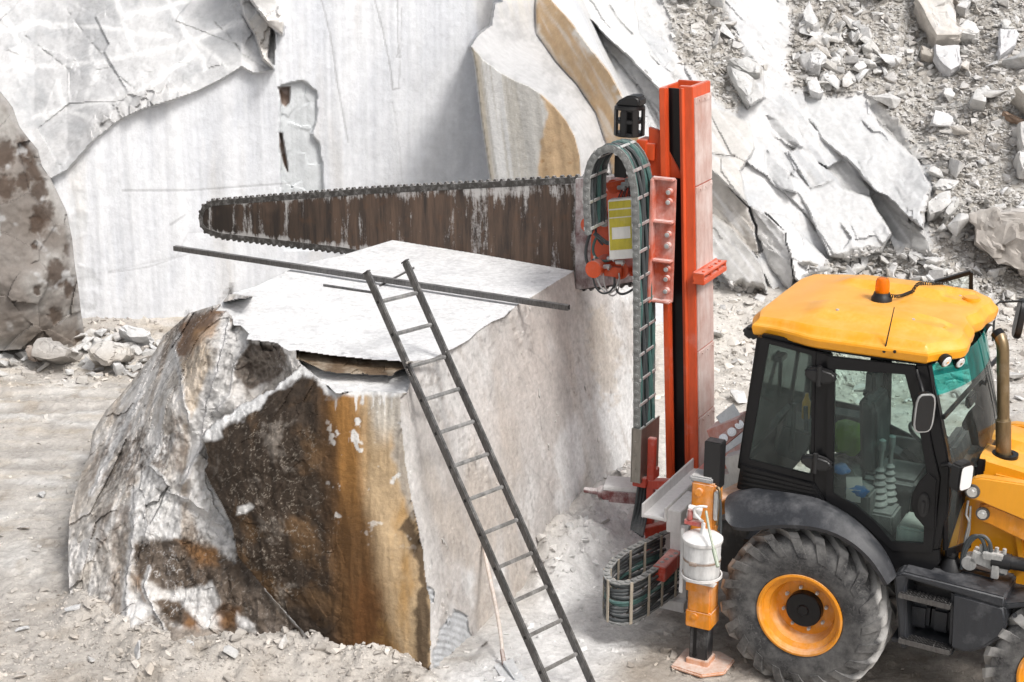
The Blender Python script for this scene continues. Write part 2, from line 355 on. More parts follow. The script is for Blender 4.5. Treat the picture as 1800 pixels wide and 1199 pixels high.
    sF = sdf(px, py, FIN_F); mF = ss(-1.2, 1.2, sF)
    YF = atP(px, py, atY(836., 110., 19.6), (-.55, -1., .03))[..., 1]
    q = px-(py-80)*.125
    stF = fbm(np.stack([q/5.5, py/420, 0*px], -1), 4); stF2 = fbm(np.stack([q/16, py/500, 0*px+3], -1), 3)
    cF = mixc(np.ones(px.shape+(3,))*np.array([.565, .54, .49]), (.75, .745, .73), ss(-.25, .3, stF+stF2*.6))
    cF = mixc(cF, (.50, .44, .345), ss(846, 834, q)*.8)
    cF = mixc(cF, (.56, .545, .51), ss(897, 903, q+3*wob)*ss(950, 925, q)*.85)
    och = ss(-4, 4, px-interp(py, [(80, 945), (150, 946), (200, 962), (250, 951), (305, 948), (345, 942)])+2*wob)
    cF = mixc(cF, OCHRE*(1+.35*fbm(Pe_(px, py, 40), 5)[..., None]), och); cF = mixc(cF, (.42, .24, .10), och*ss(.28, .45, fbm(Pe_(px, py, 9)+5, 3))*.6)
    Y = lerp(Y, YF-.015*stF2*ss(0, 12, sF), mF); C = mixc(C, 0, mF)+cF*mF[..., None]
    # --- right hand slope: slabs
    mS = (1-mw)*(1-mF)*(1-mT)*(1-mO)
    Pr = np.stack([(P0[..., 0]+P0[..., 2]*.95), P0[..., 1]*.7, (P0[..., 2]-P0[..., 0]*.8)], -1)
    dv, de = facet(Pr*np.array([1.35, .8, .30])+.25*fbm(P0*.9)[..., None]+7, 1.1); dv2, de2 = facet(Pr*np.array([3.6, 2, .9])+.5*fbm(P0*1.6, 3)[..., None], 1.); dv2 = dv2*ss(-.1, .35, fbm(P0*.9+17, 3))
    rub = np.zeros(px.shape)
    for r in R_RUB: rub = np.maximum(rub, ss(-14, 10, sdf(px+22*fbm(Pe_(px, py, 38), 4), py+18*fbm(Pe_(px, py, 38)+9, 4), r)))
    rub *= mS
    sm = mS*(1-rub)
    Y = Y-sm*(.125*dv+.035*dv2+.05*fbm(P0*2.2+5, 4)+.035*fbm(P0*5.5+5, 4))
    cs = np.ones(px.shape+(3,))*np.array([.68, .68, .685])
    cs = mixc(cs, (.56, .575, .595), ss(-.1, .4, dv*.6+.5*dv2+.9*fbm(P0*1.4+3, 6))*.8); cs = mixc(cs, (.50, .49, .47), ss(.2, .4, fbm(P0*3.3+13, 5))*.5)
    strk = fbm(np.stack([(px*.8-py*.62)/10, (py+px*.7)/150, 0*px+2], -1), 5)
    cs = mixc(cs, (.63, .61, .58), ss(.15, .4, fbm(Pe_(px, py, 70)+3, 5)+.3*strk)*.55)
    off = np.zeros(px.shape)
    for poly, o, gx, gy, tint in SLABS:
        pa = np.array(poly, float); c = pa.mean(0); s_ = sdf(px+4*fbm(Pe_(px, py, 26), 4), py+4*fbm(Pe_(px, py, 26)+4, 4), pa); m = ss(-1.2, 1.2, s_)
        val = o+gx*(px-c[0])/100+gy*(c[1]-py)/100*-1+.05*dv2
        off = lerp(off, val, m); Y = Y+m*sm*.125*dv*.75
        cs = mixc(cs, np.array(tint)*.93, m*.8)
        cs = mixc(cs, DUST, m*ss(3.5, 0, s_)*.35)
    Y = Y-off*(mS*(1-rub*.7))
    cs = mixc(cs, (.77, .77, .775), ss(.08, .34, strk)*.7)
    snow = ss(-25, 25, sdf(px+26*fbm(Pe_(px, py, 45), 4), py, [(1235, -150), (1390, -150), (1370, 60), (1390, 150), (1350, 190), (1335, 300), (1390, 420), (1440, 500), (1370, 500), (1330, 330), (1315, 210), (1330, 130), (1285, 40)]))
    cs = mixc(cs, (.78, .78, .785), snow*(.45+.5*ss(-.2, .25, strk)))
    for q, a in (([(1400, 300), (1415, 322), (1425, 332)], .6), ([(1425, 332), (1445, 328), (1462, 317)], .6), ([(1380, 270), (1395, 300), (1385, 315)], .3), ([(1410, 370), (1440, 410), (1468, 455)], .4), ([(1070, 10), (1090, 40), (1110, 60)], .6), ([(1000, 25), (1020, 50), (1030, 65), (1065, 85), (1090, 115), (1120, 150)], .5), ([(1120, 150), (1150, 195), (1165, 230)], .4),
                 ([(1240, 270), (1285, 276), (1292, 274)], .5)):
        d, _, _ = dline(px+3*fbm(Pe_(px, py, 14), 3), py, q); g = ss(3, .6, d)*sm; Y = Y+.05*g; cs = mixc(cs, (.42, .42, .42), g*a)
    cs = cs*.85
    C = mixc(C, 0, sm)+cs*sm[..., None]
    # rubble ground between the stones
    f3, e3 = facet(P0*np.array([7, 5, 7]), 1.0); f4, e4 = facet(P0*17, 1.0)
    Y = Y-rub*(.20*fbm(P0*1.3, 4)+.05*f3*ss(-.1, .3, fbm(P0*1.1+4))+.016*f4+.03*fbm(P0*9, 3))
    cr = mixc(np.ones(px.shape+(3,))*np.array([.36, .34, .31]), (.50, .49, .47), ss(-.15, .4, f3+.6*f4)); cr = mixc(cr, (.32, .29, .26), ss(.0, .4, fbm(P0*1.3+8, 5))*.7)
    C = mixc(C, 0, rub)+cr*rub[..., None]
    Y = Y+.010*fbm(P0*11, 3)*(1-rub)*(1-mw*(1-me))
    if full: return Y, C, rub
    return Y
def Pe_(px, py, s):
    return np.stack([px/s, py/s, 0*px+.37], -1)
gx = np.arange(-300, 2102, 2.2); gy = np.arange(-150, 692, 2.2)
GX, GY = np.meshgrid(gx, gy)
CY, CC, CRUB = cliff_depth(GX, GY, True)
CP3 = atY(GX, GY, CY)
me = np_mesh('quarry_cliff', CP3, grid_faces(len(gy), len(gx))[:, ::-1], CC); sharpen(me, 40)
tag(link('quarry_cliff', me, M_CLIFF), kind='structure')
def cliff_at(px, py):
    i = np.clip(((np.asarray(py)+150)/2.2).round().astype(int), 0, len(gy)-1); j = np.clip(((np.asarray(px)+300)/2.2).round().astype(int), 0, len(gx)-1)
    return CP3[i, j]
# ================================================================== GROUND
def ground_h(x, y):
    P = np.stack([x, y, 0*x], -1)
    h = .055*fbm(P*.45, 4)+.03*fbm(P*2.1, 4)+.012*fbm(P*7, 4)
    h = h*ss(0, 1, 1)
    px, py = topix(np.stack([x, y, 0*x], -1))
    # rise to the foot of the faces
    h = h+.35*ss(20.3, 22.2, y+.25*fbm(P*.9+4, 3))*ss(2.0, -1, x)+.35*ss(21.0, 23.2, y+.3*fbm(P*.9+6, 3))*ss(1, 3, x)
    # crushed berm pushed against the block and the spoil heap beside it
    b, _, _ = dline(px, py, [(150, 1085), (300, 1175), (450, 1170), (600, 1165), (690, 1190), (740, 1230)])
    h = h+.16*ss(62, 8, b+18*fbm(P*1.7, 3))*(1+.8*fbm(P*5, 3))
    b, _, _ = dline(px, py, [(985, 985), (1040, 935), (1090, 900), (1140, 880)])
    h = h+.34*ss(95, 8, b+22*fbm(P*1.7+3, 3))*(1+.6*fbm(P*5, 3))
    # wheel ruts on the left
    for o in (0, .55, 1.9, 2.4):
        c = 17.2+o+.10*(x+5)+.12*fbm(np.stack([x*.5, 0*x, 0*x+o], -1), 2)
        k_ = ss(-1.5, -3, x)*ss(-.25, .2, fbm(np.stack([x*.9, y*1.5, 0*x+o], -1), 3)); h = h-.022*ss(.16, .05, np.abs(y-c))*k_+.016*ss(.10, .03, np.abs(y-c-.22))*k_
    f, e = facet(P*6+np.array([0, 0, .3]), .9); h = h+.022*f*ss(.0, .3, fbm(P*.8+2, 3)+.14)
    f2, e2 = facet(P*15+np.array([0, 0, .3]), .9); h = h+.011*f2*ss(-.1, .3, fbm(P*1.1+7, 3)+.14)+.006*fbm(P*24, 3)
    return h
def ground_col(x, y, h):
    P = np.stack([x, y, 0*x], -1); px, py = topix(np.stack([x, y, 0*x], -1))
    C = np.ones(x.shape+(3,))*np.array([.61, .575, .535])
    n = fbm(P*1.3+3, 5)
    st = fbm(np.stack([x*.8, y*4.5, 0*x], -1), 5)
    C = mixc(C, (.745, .72, .685), ss(-.1, .35, n+.55*st))
    C = mixc(C, (.42, .365, .30), ss(.08, .42, fbm(P*2.2+9, 5)+.35*st)*.75)
    left = ss(-1, -3, x)*ss(14.5, 16.5, y)
    C = mixc(C, (.66, .59, .50), left*ss(-.1, .3, st)*.6)
    C = mixc(C, (.78, .765, .745), left*ss(.1, .35, fbm(np.stack([x*.6, y*2.2, 0*x+5], -1), 5))*.7)
    # fresh white saw dust between block and machine
    d = ss(-40, 60, sdf(px+35*fbm(P*1.2, 4), py+35*fbm(P*1.2+5, 4), [(780, 1280), (770, 1180), (880, 1090), (980, 990), (1060, 880), (1170, 900), (1180, 1090), (1170, 1120), (1110, 1170), (1080, 1200), (1090, 1280)]))
    C = mixc(C, (.83, .825, .82), d*.95)
    d = ss(-40, 50, sdf(px+45*fbm(P*1.2+3, 4), py+30*fbm(P*1.2+8, 4), [(1150, 560), (1330, 540), (1330, 760), (1290, 860), (1180, 890), (1100, 900), (1110, 700)])); C = mixc(C, (.72, .69, .645), d*.7)
    # churned darker earth round the machine and in front of the block
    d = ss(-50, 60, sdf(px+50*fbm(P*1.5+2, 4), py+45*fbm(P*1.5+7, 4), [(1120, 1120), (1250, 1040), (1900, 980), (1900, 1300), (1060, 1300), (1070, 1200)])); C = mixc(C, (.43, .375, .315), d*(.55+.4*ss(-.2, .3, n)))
    d = ss(-40, 60, sdf(px+50*fbm(P*1.5+4, 4), py+30*fbm(P*1.5+1, 4), [(-100, 1060), (140, 1010), (220, 1100), (560, 1140), (760, 1190), (760, 1300), (-100, 1300)])); C = mixc(C, (.50, .455, .405), d*(.35+.5*ss(-.3, .3, n)))
    d = ss(-20, 30, sdf(px, py, [(-60, 560), (260, 560), (250, 640), (-60, 650)])); C = mixc(C, (.50, .47, .44), d*.6)
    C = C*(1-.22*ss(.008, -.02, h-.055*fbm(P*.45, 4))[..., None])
    return C
xs = np.arange(-9.5, 10.0, .028); ys = np.concatenate([np.arange(10.6, 17.0, .026), np.arange(17.0, 24.6, .05)])
X, Y = np.meshgrid(xs, ys)
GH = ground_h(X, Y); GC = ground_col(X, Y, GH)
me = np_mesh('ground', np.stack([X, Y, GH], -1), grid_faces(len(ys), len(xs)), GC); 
# carry the same sheet out to the horizon
bmg = bmesh.new(); bmg.from_mesh(me); lay = bmg.verts.layers.float_color['Col']
def gq(a):
    v = [bmg.verts.new(p) for p in a]
    for q in v: q[lay] = (.55, .52, .48, 1)
    bmg.faces.new(v)
x0, x1, y0, y1 = xs[0], xs[-1], ys[0], ys[-1]; E_ = 600; z_ = -.03
gq([(-E_, -E_, z_), (E_, -E_, z_), (E_, y0, z_), (-E_, y0, z_)]); gq([(-E_, y1, z_), (E_, y1, z_), (E_, E_, z_), (-E_, E_, z_)])
gq([(-E_, y0, z_), (x0, y0, z_), (x0, y1, z_), (-E_, y1, z_)]); gq([(x1, y0, z_), (E_, y0, z_), (E_, y1, z_), (x1, y1, z_)])
bmg.to_mesh(me); bmg.free()
tag(link('ground', me, M_SOIL), kind='structure')
def gz(x, y): return float(ground_h(np.array([x], float), np.array([y], float))[0])
# ================================================================== SHELLS AND STONES
def shell(name, poly, depth, thick, step=2.0, rim=5, mat=None, sharp=None, gain=None):
    """a solid-looking stone front: surface over the outline, folded straight back at the rim by its thickness"""
    poly = np.asarray(poly, float); x0, y0 = poly.min(0)-rim*step-2; x1, y1 = poly.max(0)+rim*step+2
    gx_, gy_ = np.meshgrid(np.arange(x0, x1, step), np.arange(y0, y1, step))
    s = sdf(gx_, gy_, poly); keep = s > -rim*step
    # nearest rim point for the outside ring
    bx, by, bd = gx_.copy(), gy_.copy(), np.full(gx_.shape, 1e9)
    o = (s < 0) & keep
    ox, oy = gx_[o], gy_[o]; cx, cy, cd = ox.copy(), oy.copy(), np.full(ox.shape, 1e9)
    for i in range(len(poly)):
        ax, ay = poly[i]; ex, ey = poly[(i+1) % len(poly)]-poly[i]; L = ex*ex+ey*ey+1e-9
        t = np.clip(((ox-ax)*ex+(oy-ay)*ey)/L, 0, 1); qx, qy = ax+t*ex, ay+t*ey; d = (ox-qx)**2+(oy-qy)**2
        m = d < cd; cx = np.where(m, qx, cx); cy = np.where(m, qy, cy); cd = np.where(m, d, cd)
    bx[o], by[o] = cx, cy; ex_, ey_ = bx.copy(), by.copy(); L = np.sqrt(cd)+1e-6; ex_[o] = cx+(cx-ox)/L*2.2; ey_[o] = cy+(cy-oy)/L*2.2
    Y, C = depth(ex_, ey_)
    Y = Y+thick*np.clip(-s/(rim*step-step), 0, 1)
    V = atY(bx, by, Y)
    f = grid_faces(*gx_.shape, keep=keep)[:, ::-1]
    used = np.unique(f); remap = np.full(gx_.size, -1); remap[used] = np.arange(len(used))
    me = np_mesh(name, V.reshape(-1, 3)[used], remap[f], C.reshape(-1, 3)[used])
    if sharp: sharpen(me, sharp)
    return me
def hull_mesh(seed, n=14, dims=(1, .8, .6)):
    r = random.Random(seed); bm = bmesh.new()
    for i in range(n):
        p = [r.uniform(-1, 1) for _ in range(3)]; m = max(abs(c) for c in p); k = r.uniform(.75, 1)
        p = [c/m*k for c in p] if r.random() < .8 else p
        bm.verts.new([p[j]*dims[j]*.5 for j in range(3)])
    bmesh.ops.convex_hull(bm, input=bm.verts)
    bmesh.ops.delete(bm, geom=[v for v in bm.verts if not v.link_faces], context='VERTS')
    bmesh.ops.dissolve_limit(bm, angle_limit=math.radians(9), verts=bm.verts, edges=bm.edges)
    return bm
def rock_mesh(name, seed, dims, col, detail=2, n=14, disp=.05):
    bm = hull_mesh(seed, n, dims); s = min(dims)
    bmesh.ops.bevel(bm, geom=bm.edges[:], offset=s*.035, segments=1, affect='EDGES')
    bmesh.ops.triangulate(bm, faces=bm.faces[:])
    if detail: bmesh.ops.subdivide_edges(bm, edges=[e for e in bm.edges if e.calc_length() > s*.12], cuts=detail, use_grid_fill=True)
    bmesh.ops.triangulate(bm, faces=bm.faces[:]); bm.normal_update()
    V = np.array([v.co[:] for v in bm.verts]); N = np.array([v.normal[:] for v in bm.verts]); Fc = np.array([[v.index for v in f.verts] for f in (bm.verts.index_update() or bm.faces)])
    q = V/s+seed*3.7
    f, e = facet(q*2.2, 1.0)
    V = V+N*(s*disp*(.9*f+.8*fbm(q*2, 4)))[:, None]
    C = np.ones_like(V)*np.asarray(col); C = mixc(C, np.asarray(col)*.72, ss(-.1, .4, fbm(q*1.3+5, 4))); C = mixc(C, DUST*.93, ss(.1, .7, N[:, 2]+.5*fbm(q*3, 3))*.55)
    bm.free(); me = np_mesh(name, V, Fc, C); sharpen(me, 28); return me
def slab_rock(name, poly, th, col, label, n=(-.1, -.75, .66), back=.25, disp=.03, seed=1, dep=None, cat='rock', up=.5):
    """a slab traced from its outline: front, chamfer, sides and back all modelled"""
    poly = np.array(poly, float); c = poly.mean(0); n = np.array(n, float); n /= np.linalg.norm(n)
    P0 = cliff_at(c[0], c[1]) if dep is None else dep
    P = np.array([atP(x, y, P0, n) for x, y in poly]); ctr = P.mean(0)
    sgn = 1 if np.cross(P[1]-P[0], P[2]-P[1])@n > 0 else -1
    if sgn < 0: P = P[::-1]
    rings = [ctr+(P-ctr)*k+n*d for k, d in ((.93, -back), (1.0, th*.1), (.985, th*.75), (.93, th), (.62, th*1.02), (.3, th*1.03))]
    bm = bmesh.new(); R = [[bm.verts.new(p) for p in r] for r in rings]; m = len(P)
    for a, b in zip(R[:-1], R[1:]):
        for i in range(m): bm.faces.new([a[i], a[(i+1) % m], b[(i+1) % m], b[i]])
    bm.faces.new(R[-1]); bm.faces.new(R[0][::-1])
    bmesh.ops.subdivide_edges(bm, edges=bm.edges[:], cuts=3, use_grid_fill=True); bmesh.ops.triangulate(bm, faces=bm.faces[:]); bm.normal_update(); bm.verts.index_update()
    V = np.array([v.co[:] for v in bm.verts]); N = np.array([v.normal[:] for v in bm.verts]); Fc = np.array([[v.index for v in f.verts] for f in bm.faces]); bm.free()
    q = V+seed*5.3; f, e = facet(q*2.6, 1.1); f2, _ = facet(q*8, 1.)
    V = V+N*(disp*(1.6*f+.5*f2+1.2*fbm(q*3, 4)))[:, None]
    C = np.ones_like(V)*np.asarray(col); C = mixc(C, np.asarray(col)*.75, ss(-.1, .4, fbm(q*2.3+5, 5))); C = mixc(C, DUST*.92, ss(.2, .8, N[:, 2]+.6*fbm(q*4, 3))*up)
    loc = ctr; me = np_mesh(name, V-loc, Fc, C); sharpen(me, 30)
    o = link(name, me, M_RUBBLE); o.location = loc; return tag(o, label, cat)
# --- leaning grey boulder at the left
BL = [(-280, 40), (-60, 110), (0, 160), (22, 188), (34, 222), (52, 246), (66, 262), (74, 292), (88, 312), (102, 340), (117, 372), (127, 420), (131, 462), (137, 500), (143, 552), (149, 590), (150, 622), (100, 618), (60, 612), (-280, 640)]
def dep(x, y):
    tp = TPS([(-280, 40), (-280, 640), (0, 165), (60, 262), (127, 420), (150, 620), (60, 612), (-60, 620), (60, 450), (20, 330), (100, 520), (85, 480), (-80, 400)],
             [20.9, 20.0, 21.35, 21.3, 21.35, 21.3, 20.75, 20.5, 20.6, 20.75, 20.75, 20.6, 20.3])
    Y = tp(x, y); P = atY(x, y, Y); f, e = facet(P*1.3, 1.); n = fbm(P*1.1, 5)
    Y = Y-.10*f-.16*n-.03*fbm(P*5, 4)
    C = np.ones(x.shape+(3,))*np.array([.235, .21, .19]); C = mixc(C, (.37, .355, .335), ss(-.1, .38, fbm(P*1.3+3, 5)))
    C = mixc(C, (.18, .155, .135), ss(.08, .4, fbm(P*.8+13, 5))*.7)
    for cx, cy, r in ((46, 262, 22), (62, 300, 20), (70, 335, 18), (40, 320, 14), (10, 330, 20), (75, 375, 20), (65, 395, 16), (125, 435, 14), (100, 480, 22), (122, 505, 16), (98, 555, 14), (62, 430, 7), (140, 590, 10), (5, 270, 25), (64, 510, 8)):
        d = np.hypot(x-cx+9*fbm(Pe_(x, y, 9), 3), (y-cy+9*fbm(Pe_(x, y, 9)+3, 3))*.75)/r
        m = ss(1.15, .55, d+.35*fbm(P*14, 3)); C = mixc(C, (.075, .05, .036), m*.85); Y = Y+.03*m
    C = mixc(C, (.46, .45, .44), ss(14, 2, sdf(x, y, BL)+9*fbm(P*5, 3))*.6)
    C = mixc(C, (.50, .50, .50), ss(.22, .4, fbm(P*3+21, 4))*.7)
    C = mixc(C, (.22, .17, .13), ss(520, 620, y)*ss(-.2, .3, n)*.5)
    return Y, C
me = shell('grey_boulder', BL, dep, 1.2, 2.0, 5, sharp=40)
tag(link('leaning_boulder', me, M_RUBBLE), 'tall brown and grey boulder leaning on the white wall at the left', 'boulder')
# --- slabs one can tell apart
slab_rock('marble_slab', [(1603, -20), (1640, -40), (1662, 0), (1672, 30), (1676, 70), (1690, 82), (1682, 92), (1640, 92), (1636, 84), (1622, 55), (1604, 25)], .45, (.66, .615, .56), 'long pale beige slab lying down the top of the rubble slope', seed=2)
slab_rock('marble_slab', [(1641, 96), (1684, 94), (1684, 132), (1668, 141), (1655, 130), (1642, 112)], .28, (.72, .72, .74), 'bluish white slab tip below the long beige slab', seed=3)
slab_rock('marble_block', [(1681, 62), (1697, 50), (1708, 58), (1716, 70), (1711, 78), (1683, 73)], .25, (.74, .73, .71), 'bright white chunk right beside the long beige slab', seed=4)
slab_rock('marble_slab', [(1755, 60), (1784, 60), (1780, 90), (1752, 112), (1756, 85)], .16, (.67, .67, .69), 'flat grey white plate standing upright in the upper right rubble', seed=5)
slab_rock('marble_block', [(1706, 176), (1712, 170), (1730, 172), (1728, 198), (1704, 192)], .3, (.57, .565, .55), 'square grey block with a black gap beneath it', seed=6)
slab_rock('boulder', [(1776, 182), (1792, 172), (1830, 175), (1835, 235), (1812, 232), (1795, 205)], .5, (.64, .60, .54), 'rounded beige boulder at the right edge above the rusty stone', seed=7, disp=.05)
slab_rock('rusty_stone', [(1760, 207), (1780, 210), (1806, 222), (1800, 232), (1775, 218)], .2, (.42, .30, .22), 'narrow rusty brown stone under the beige boulder', seed=8, up=.1)
slab_rock('marble_block', [(1783, 234), (1812, 232), (1815, 278), (1790, 280), (1784, 262)], .4, (.64, .625, .60), 'pale block at the right edge, upper of two', seed=9)
slab_rock('marble_block', [(1781, 284), (1815, 280), (1816, 320), (1788, 322)], .42, (.70, .69, .67), 'white block at the right edge, lower of two', seed=10)
slab_rock('marble_chunk', [(1625, 372), (1640, 362), (1664, 355), (1666, 372), (1650, 388), (1630, 395)], .32, (.61, .60, .585), 'angular grey chunk standing on the rubble right of the big sloping slabs', seed=11)
slab_rock('marble_slab', [(1658, 388), (1668, 370), (1680, 360), (1677, 372), (1662, 392)], .2, (.54, .53, .51), 'thin leaning slab just right of the angular grey chunk', seed=12)
slab_rock('marble_slab', [(1638, 336), (1650, 325), (1684, 327), (1672, 340), (1655, 344)], .16, (.65, .64, .62), 'flat pale stone lying above the angular grey chunk', seed=13)
slab_rock('marble_block', [(1680, 23), (1700, 5), (1706, 12), (1694, 27)], .2, (.67, .665, .66), 'pale wedge shaped stone high in the rubble right of the long slab', seed=14)
slab_rock('boulder', [(1712, 380), (1730, 372), (1756, 365), (1764, 376), (1840, 372), (1850, 500), (1800, 482), (1765, 462), (1718, 430)], .9, (.47, .435, .40), 'large tan boulder at the right edge above the cab', n=(-.35, -.9, .25), back=.6, seed=15, disp=.05, up=.25)
slab_rock('marble_chunk', [(1420, 20), (1440, 55), (1428, 62), (1412, 55), (1408, 40)], .3, (.66, .655, .65), 'tall pointed chunk at the upper left of the rubble', seed=16)
slab_rock('marble_chunk', [(1640, 98), (1615, 90), (1620, 108), (1632, 112), (1642, 108)], .22, (.50, .46, .41), 'brown grey chunk left of the bluish slab tip', seed=17, up=.1)
slab_rock('marble_block', [(1422, 110), (1438, 106), (1450, 116), (1440, 134), (1424, 128)], .3, (.70, .70, .70), 'bright cube shaped block low on the upper left rubble', seed=18)
slab_rock('marble_chunk', [(1418, 160), (1432, 152), (1448, 176), (1438, 180), (1420, 172)], .25, (.63, .63, .63), 'wedge shaped chunk perched on the top edge of the sloping slab', seed=19)
slab_rock('marble_slab', [(1281, 118), (1312, 112), (1336, 124), (1334, 140), (1314, 140)], .2, (.52, .515, .50), 'grey slab end sticking out between the small rubble and the white chute', seed=20)
slab_rock('marble_slab', [(1278, 122), (1324, 150), (1322, 170), (1316, 186), (1296, 165)], .22, (.60, .60, .59), 'angular slab half buried below the small rubble patch', seed=21)
GN = (-.15, -.6, .8)
def on_ground(px, py, z=.12): return atZ(px, py, z)
slab_rock('foot_boulder', [(168, 618), (180, 606), (205, 606), (232, 612), (236, 628), (226, 637), (196, 640), (175, 632)], .5, (.62, .58, .53), 'flat topped pale boulder at the foot of the white wall', n=(.05, -.9, .35), dep=on_ground(205, 630), seed=22)
slab_rock('foot_slab', [(212, 596), (232, 592), (268, 604), (268, 612), (238, 614)], .35, (.74, .74, .74), 'snow white slab resting behind the flat topped boulder', n=(.0, -.7, .7), dep=on_ground(240, 612), seed=23)
slab_rock('foot_boulder', [(76, 612), (84, 602), (100, 600), (116, 612), (140, 620), (134, 634), (100, 640), (74, 632)], .5, (.46, .43, .40), 'grey brown boulder at the foot of the leaning boulder', n=(0, -.9, .4), dep=on_ground(100, 630), seed=24, up=.25)
slab_rock('foot_stone', [(54, 618), (62, 611), (72, 624), (70, 634), (58, 632)], .25, (.36, .30, .26), 'small dark brown stone left of the grey brown boulder', n=(0, -.9, .4), dep=on_ground(62, 632), seed=25, up=.1)
slab_rock('foot_slab', [(194, 640), (214, 636), (216, 648), (206, 652)], .12, (.74, .74, .74), 'small white plate lying before the flat topped boulder', n=(0, -.6, .8), dep=on_ground(206, 645), seed=26)
# --- many loose stones, each its own object
STONES = [rock_mesh('stone', 40+i, (1, random.uniform(.55, .95), random.uniform(.28, .75)), c, 1, random.choice((10, 12, 16))) for i, c in enumerate(
    [(.60, .59, .57), (.66, .65, .64), (.55, .535, .51), (.50, .475, .44), (.70, .70, .70), (.62, .60, .57), (.48, .44, .40), (.64, .64, .64), (.58, .57, .55), (.53, .52, .50), (.68, .67, .65), (.60, .56, .51)])]
def scatter_obj(name, pts, sizes, label, group, tilt=None):
    for p, s in zip(pts, sizes):
        o = link(name, random.choice(STONES), M_RUBBLE); o.location = Vector(p)+Vector((0, -.16*s, .2*s)); o.scale = (s, s*random.uniform(.8, 1.15), s*random.uniform(.7, 1.1))
        o.rotation_euler = (random.gauss(.5 if tilt else 0, .35), random.gauss(0, .35), random.uniform(0, 6.28)); tag(o, label, 'stone', group)
def sample_poly(polys, n):
    out = []
    while len(out) < n:
        p = random.choice(polys); x = random.uniform(max(p[:, 0].min(), -40), min(p[:, 0].max(), 1840)); y = random.uniform(max(p[:, 1].min(), -30), min(p[:, 1].max(), 600))
        if sdf(np.array([x]), np.array([y]), p)[0] > 4: out.append((x, y))
    return np.array(out)
q = sample_poly([R_RUB[1]]*7+[R_RUB[0]], 205); sz = np.clip(.15*(RNG.random(205)+.02)**-.45, .15, .62)
cl = sample_poly([np.array([(1400, 30), (1520, 40), (1560, 130), (1440, 160)], float)], 60); q = np.r_[q, cl]; sz = np.r_[sz, RNG.uniform(.18, .42, 60)]
scatter_obj('loose_stone', cliff_at(q[:, 0], q[:, 1]), sz, 'grey white angular stone lying loose on the rubble slope', 'loose stones on the rubble slope', True)
q = np.array([(random.uniform(1420, 1650), random.uniform(452, 520)) for _ in range(110)]); scatter_obj('heap_stone', cliff_at(q[:, 0], q[:, 1]), RNG.uniform(.12, .36, 110), 'angular grey stone in the heap behind the cab roof', 'stones heaped at the foot of the slope behind the cab')
q = np.array([(random.uniform(-10, 275)+random.gauss(0, 20), 0) for _ in range(110)]); q[:, 1] = 610+RNG.random(110)**1.5*48
P = atZ(q[:, 0], q[:, 1], .05); P[:, 2] = ground_h(P[:, 0], P[:, 1]); scatter_obj('foot_stone', P, RNG.uniform(.09, .32, 110), 'angular stone at the foot of the white wall on the left', 'stones at the foot of the left wall')
q = np.array([(random.uniform(1190, 1820), 545+random.random()**1.7*190) for _ in range(120)]); P = atZ(q[:, 0], q[:, 1], .05); P[:, 2] = ground_h(P[:, 0], P[:, 1]); scatter_obj('spilled_stone', P, np.clip(.09*(RNG.random(120)+.02)**-.45, .09, .38), 'pale stone spilled on the quarry floor behind the orange mast and the cab', 'stones spilled behind the machine')
# --- single stones on the quarry floor
for px, py, s, lab, k in ((72, 870, .20, 'lone white stone lying on the track at the left', 4), (40, 930, .14, 'thin dark edged flake lying flat on the track at the left', 6), (505, 1165, .20, 'tan wedge of stone on the earth bank before the block', 11), (332, 1163, .16, 'white chip on the soil below the left end of the block', 4),
                          (243, 1175, .2, 'flat pale flake on the soil at the lower left', 1), (130, 1096, .16, 'pale stone beside the lower left corner of the block', 7), (40, 1110, .16, 'white stone at the left edge of the photo', 4), (1000, 980, .16, 'rounded stone against the foot of the block at its right', 9),
                          (1040, 928, .14, 'topmost pale stone on the heap right of the block', 1), (1062, 958, .13, 'upright stone on the heap right of the block', 5), (1088, 880, .12, 'small flat stone beside the white arm', 2), (1030, 966, .1, 'small round stone low on the heap right of the block', 7),
                          (404, 1185, .22, 'grey crumbling lump in the soil at the bottom', 9), (160, 1165, .12, 'small stone in the tracks at the lower left', 3), (28, 1090, .09, 'pebble at the far lower left', 3), (68, 960, .07, 'dark pebble on the white track', 6)):
    P = atZ(px, py, 0); o = link('floor_stone', STONES[k], M_RUBBLE); o.location = (P[0], P[1], gz(P[0], P[1])+.15*s); o.scale = (s, s*.9, s*.8); o.rotation_euler = (0.1, .1, random.uniform(0, 6)); tag(o, lab, 'stone')
# --- gravel: far too many to count
def gravel(name, P, S, cols, mat):
    base = []
    for k in range(10):
        bm = hull_mesh(300+k, 9, (1, random.uniform(.6, .9), random.uniform(.35, .7))); bmesh.ops.triangulate(bm, faces=bm.faces[:]); bm.verts.index_update()
        base.append((np.array([v.co[:] for v in bm.verts]), np.array([[v.index for v in f.verts] for f in bm.faces]))); bm.free()
    Vs, Fs, Cs, n = [], [], [], 0
    ang = RNG.uniform(0, 6.283, (len(P), 3))
    for i in range(len(P)):
        v, f = base[i % 10]; a, b, c = ang[i]; b = math.sin(b)*.6
        R = np.array([[math.cos(a), -math.sin(a), 0], [math.sin(a), math.cos(a), 0], [0, 0, 1]])@np.array([[1, 0, 0], [0, math.cos(b), -math.sin(b)], [0, math.sin(b), math.cos(b)]])
        Vs.append(v@R.T*S[i]+P[i]); Fs.append(f+n); n += len(v); Cs.append(np.repeat(cols[i][None], len(v), 0))
    me = np_mesh(name, np.concatenate(Vs), np.concatenate(Fs), np.concatenate(Cs), smooth=False)
    return tag(link(name, me, mat), kind='stuff')
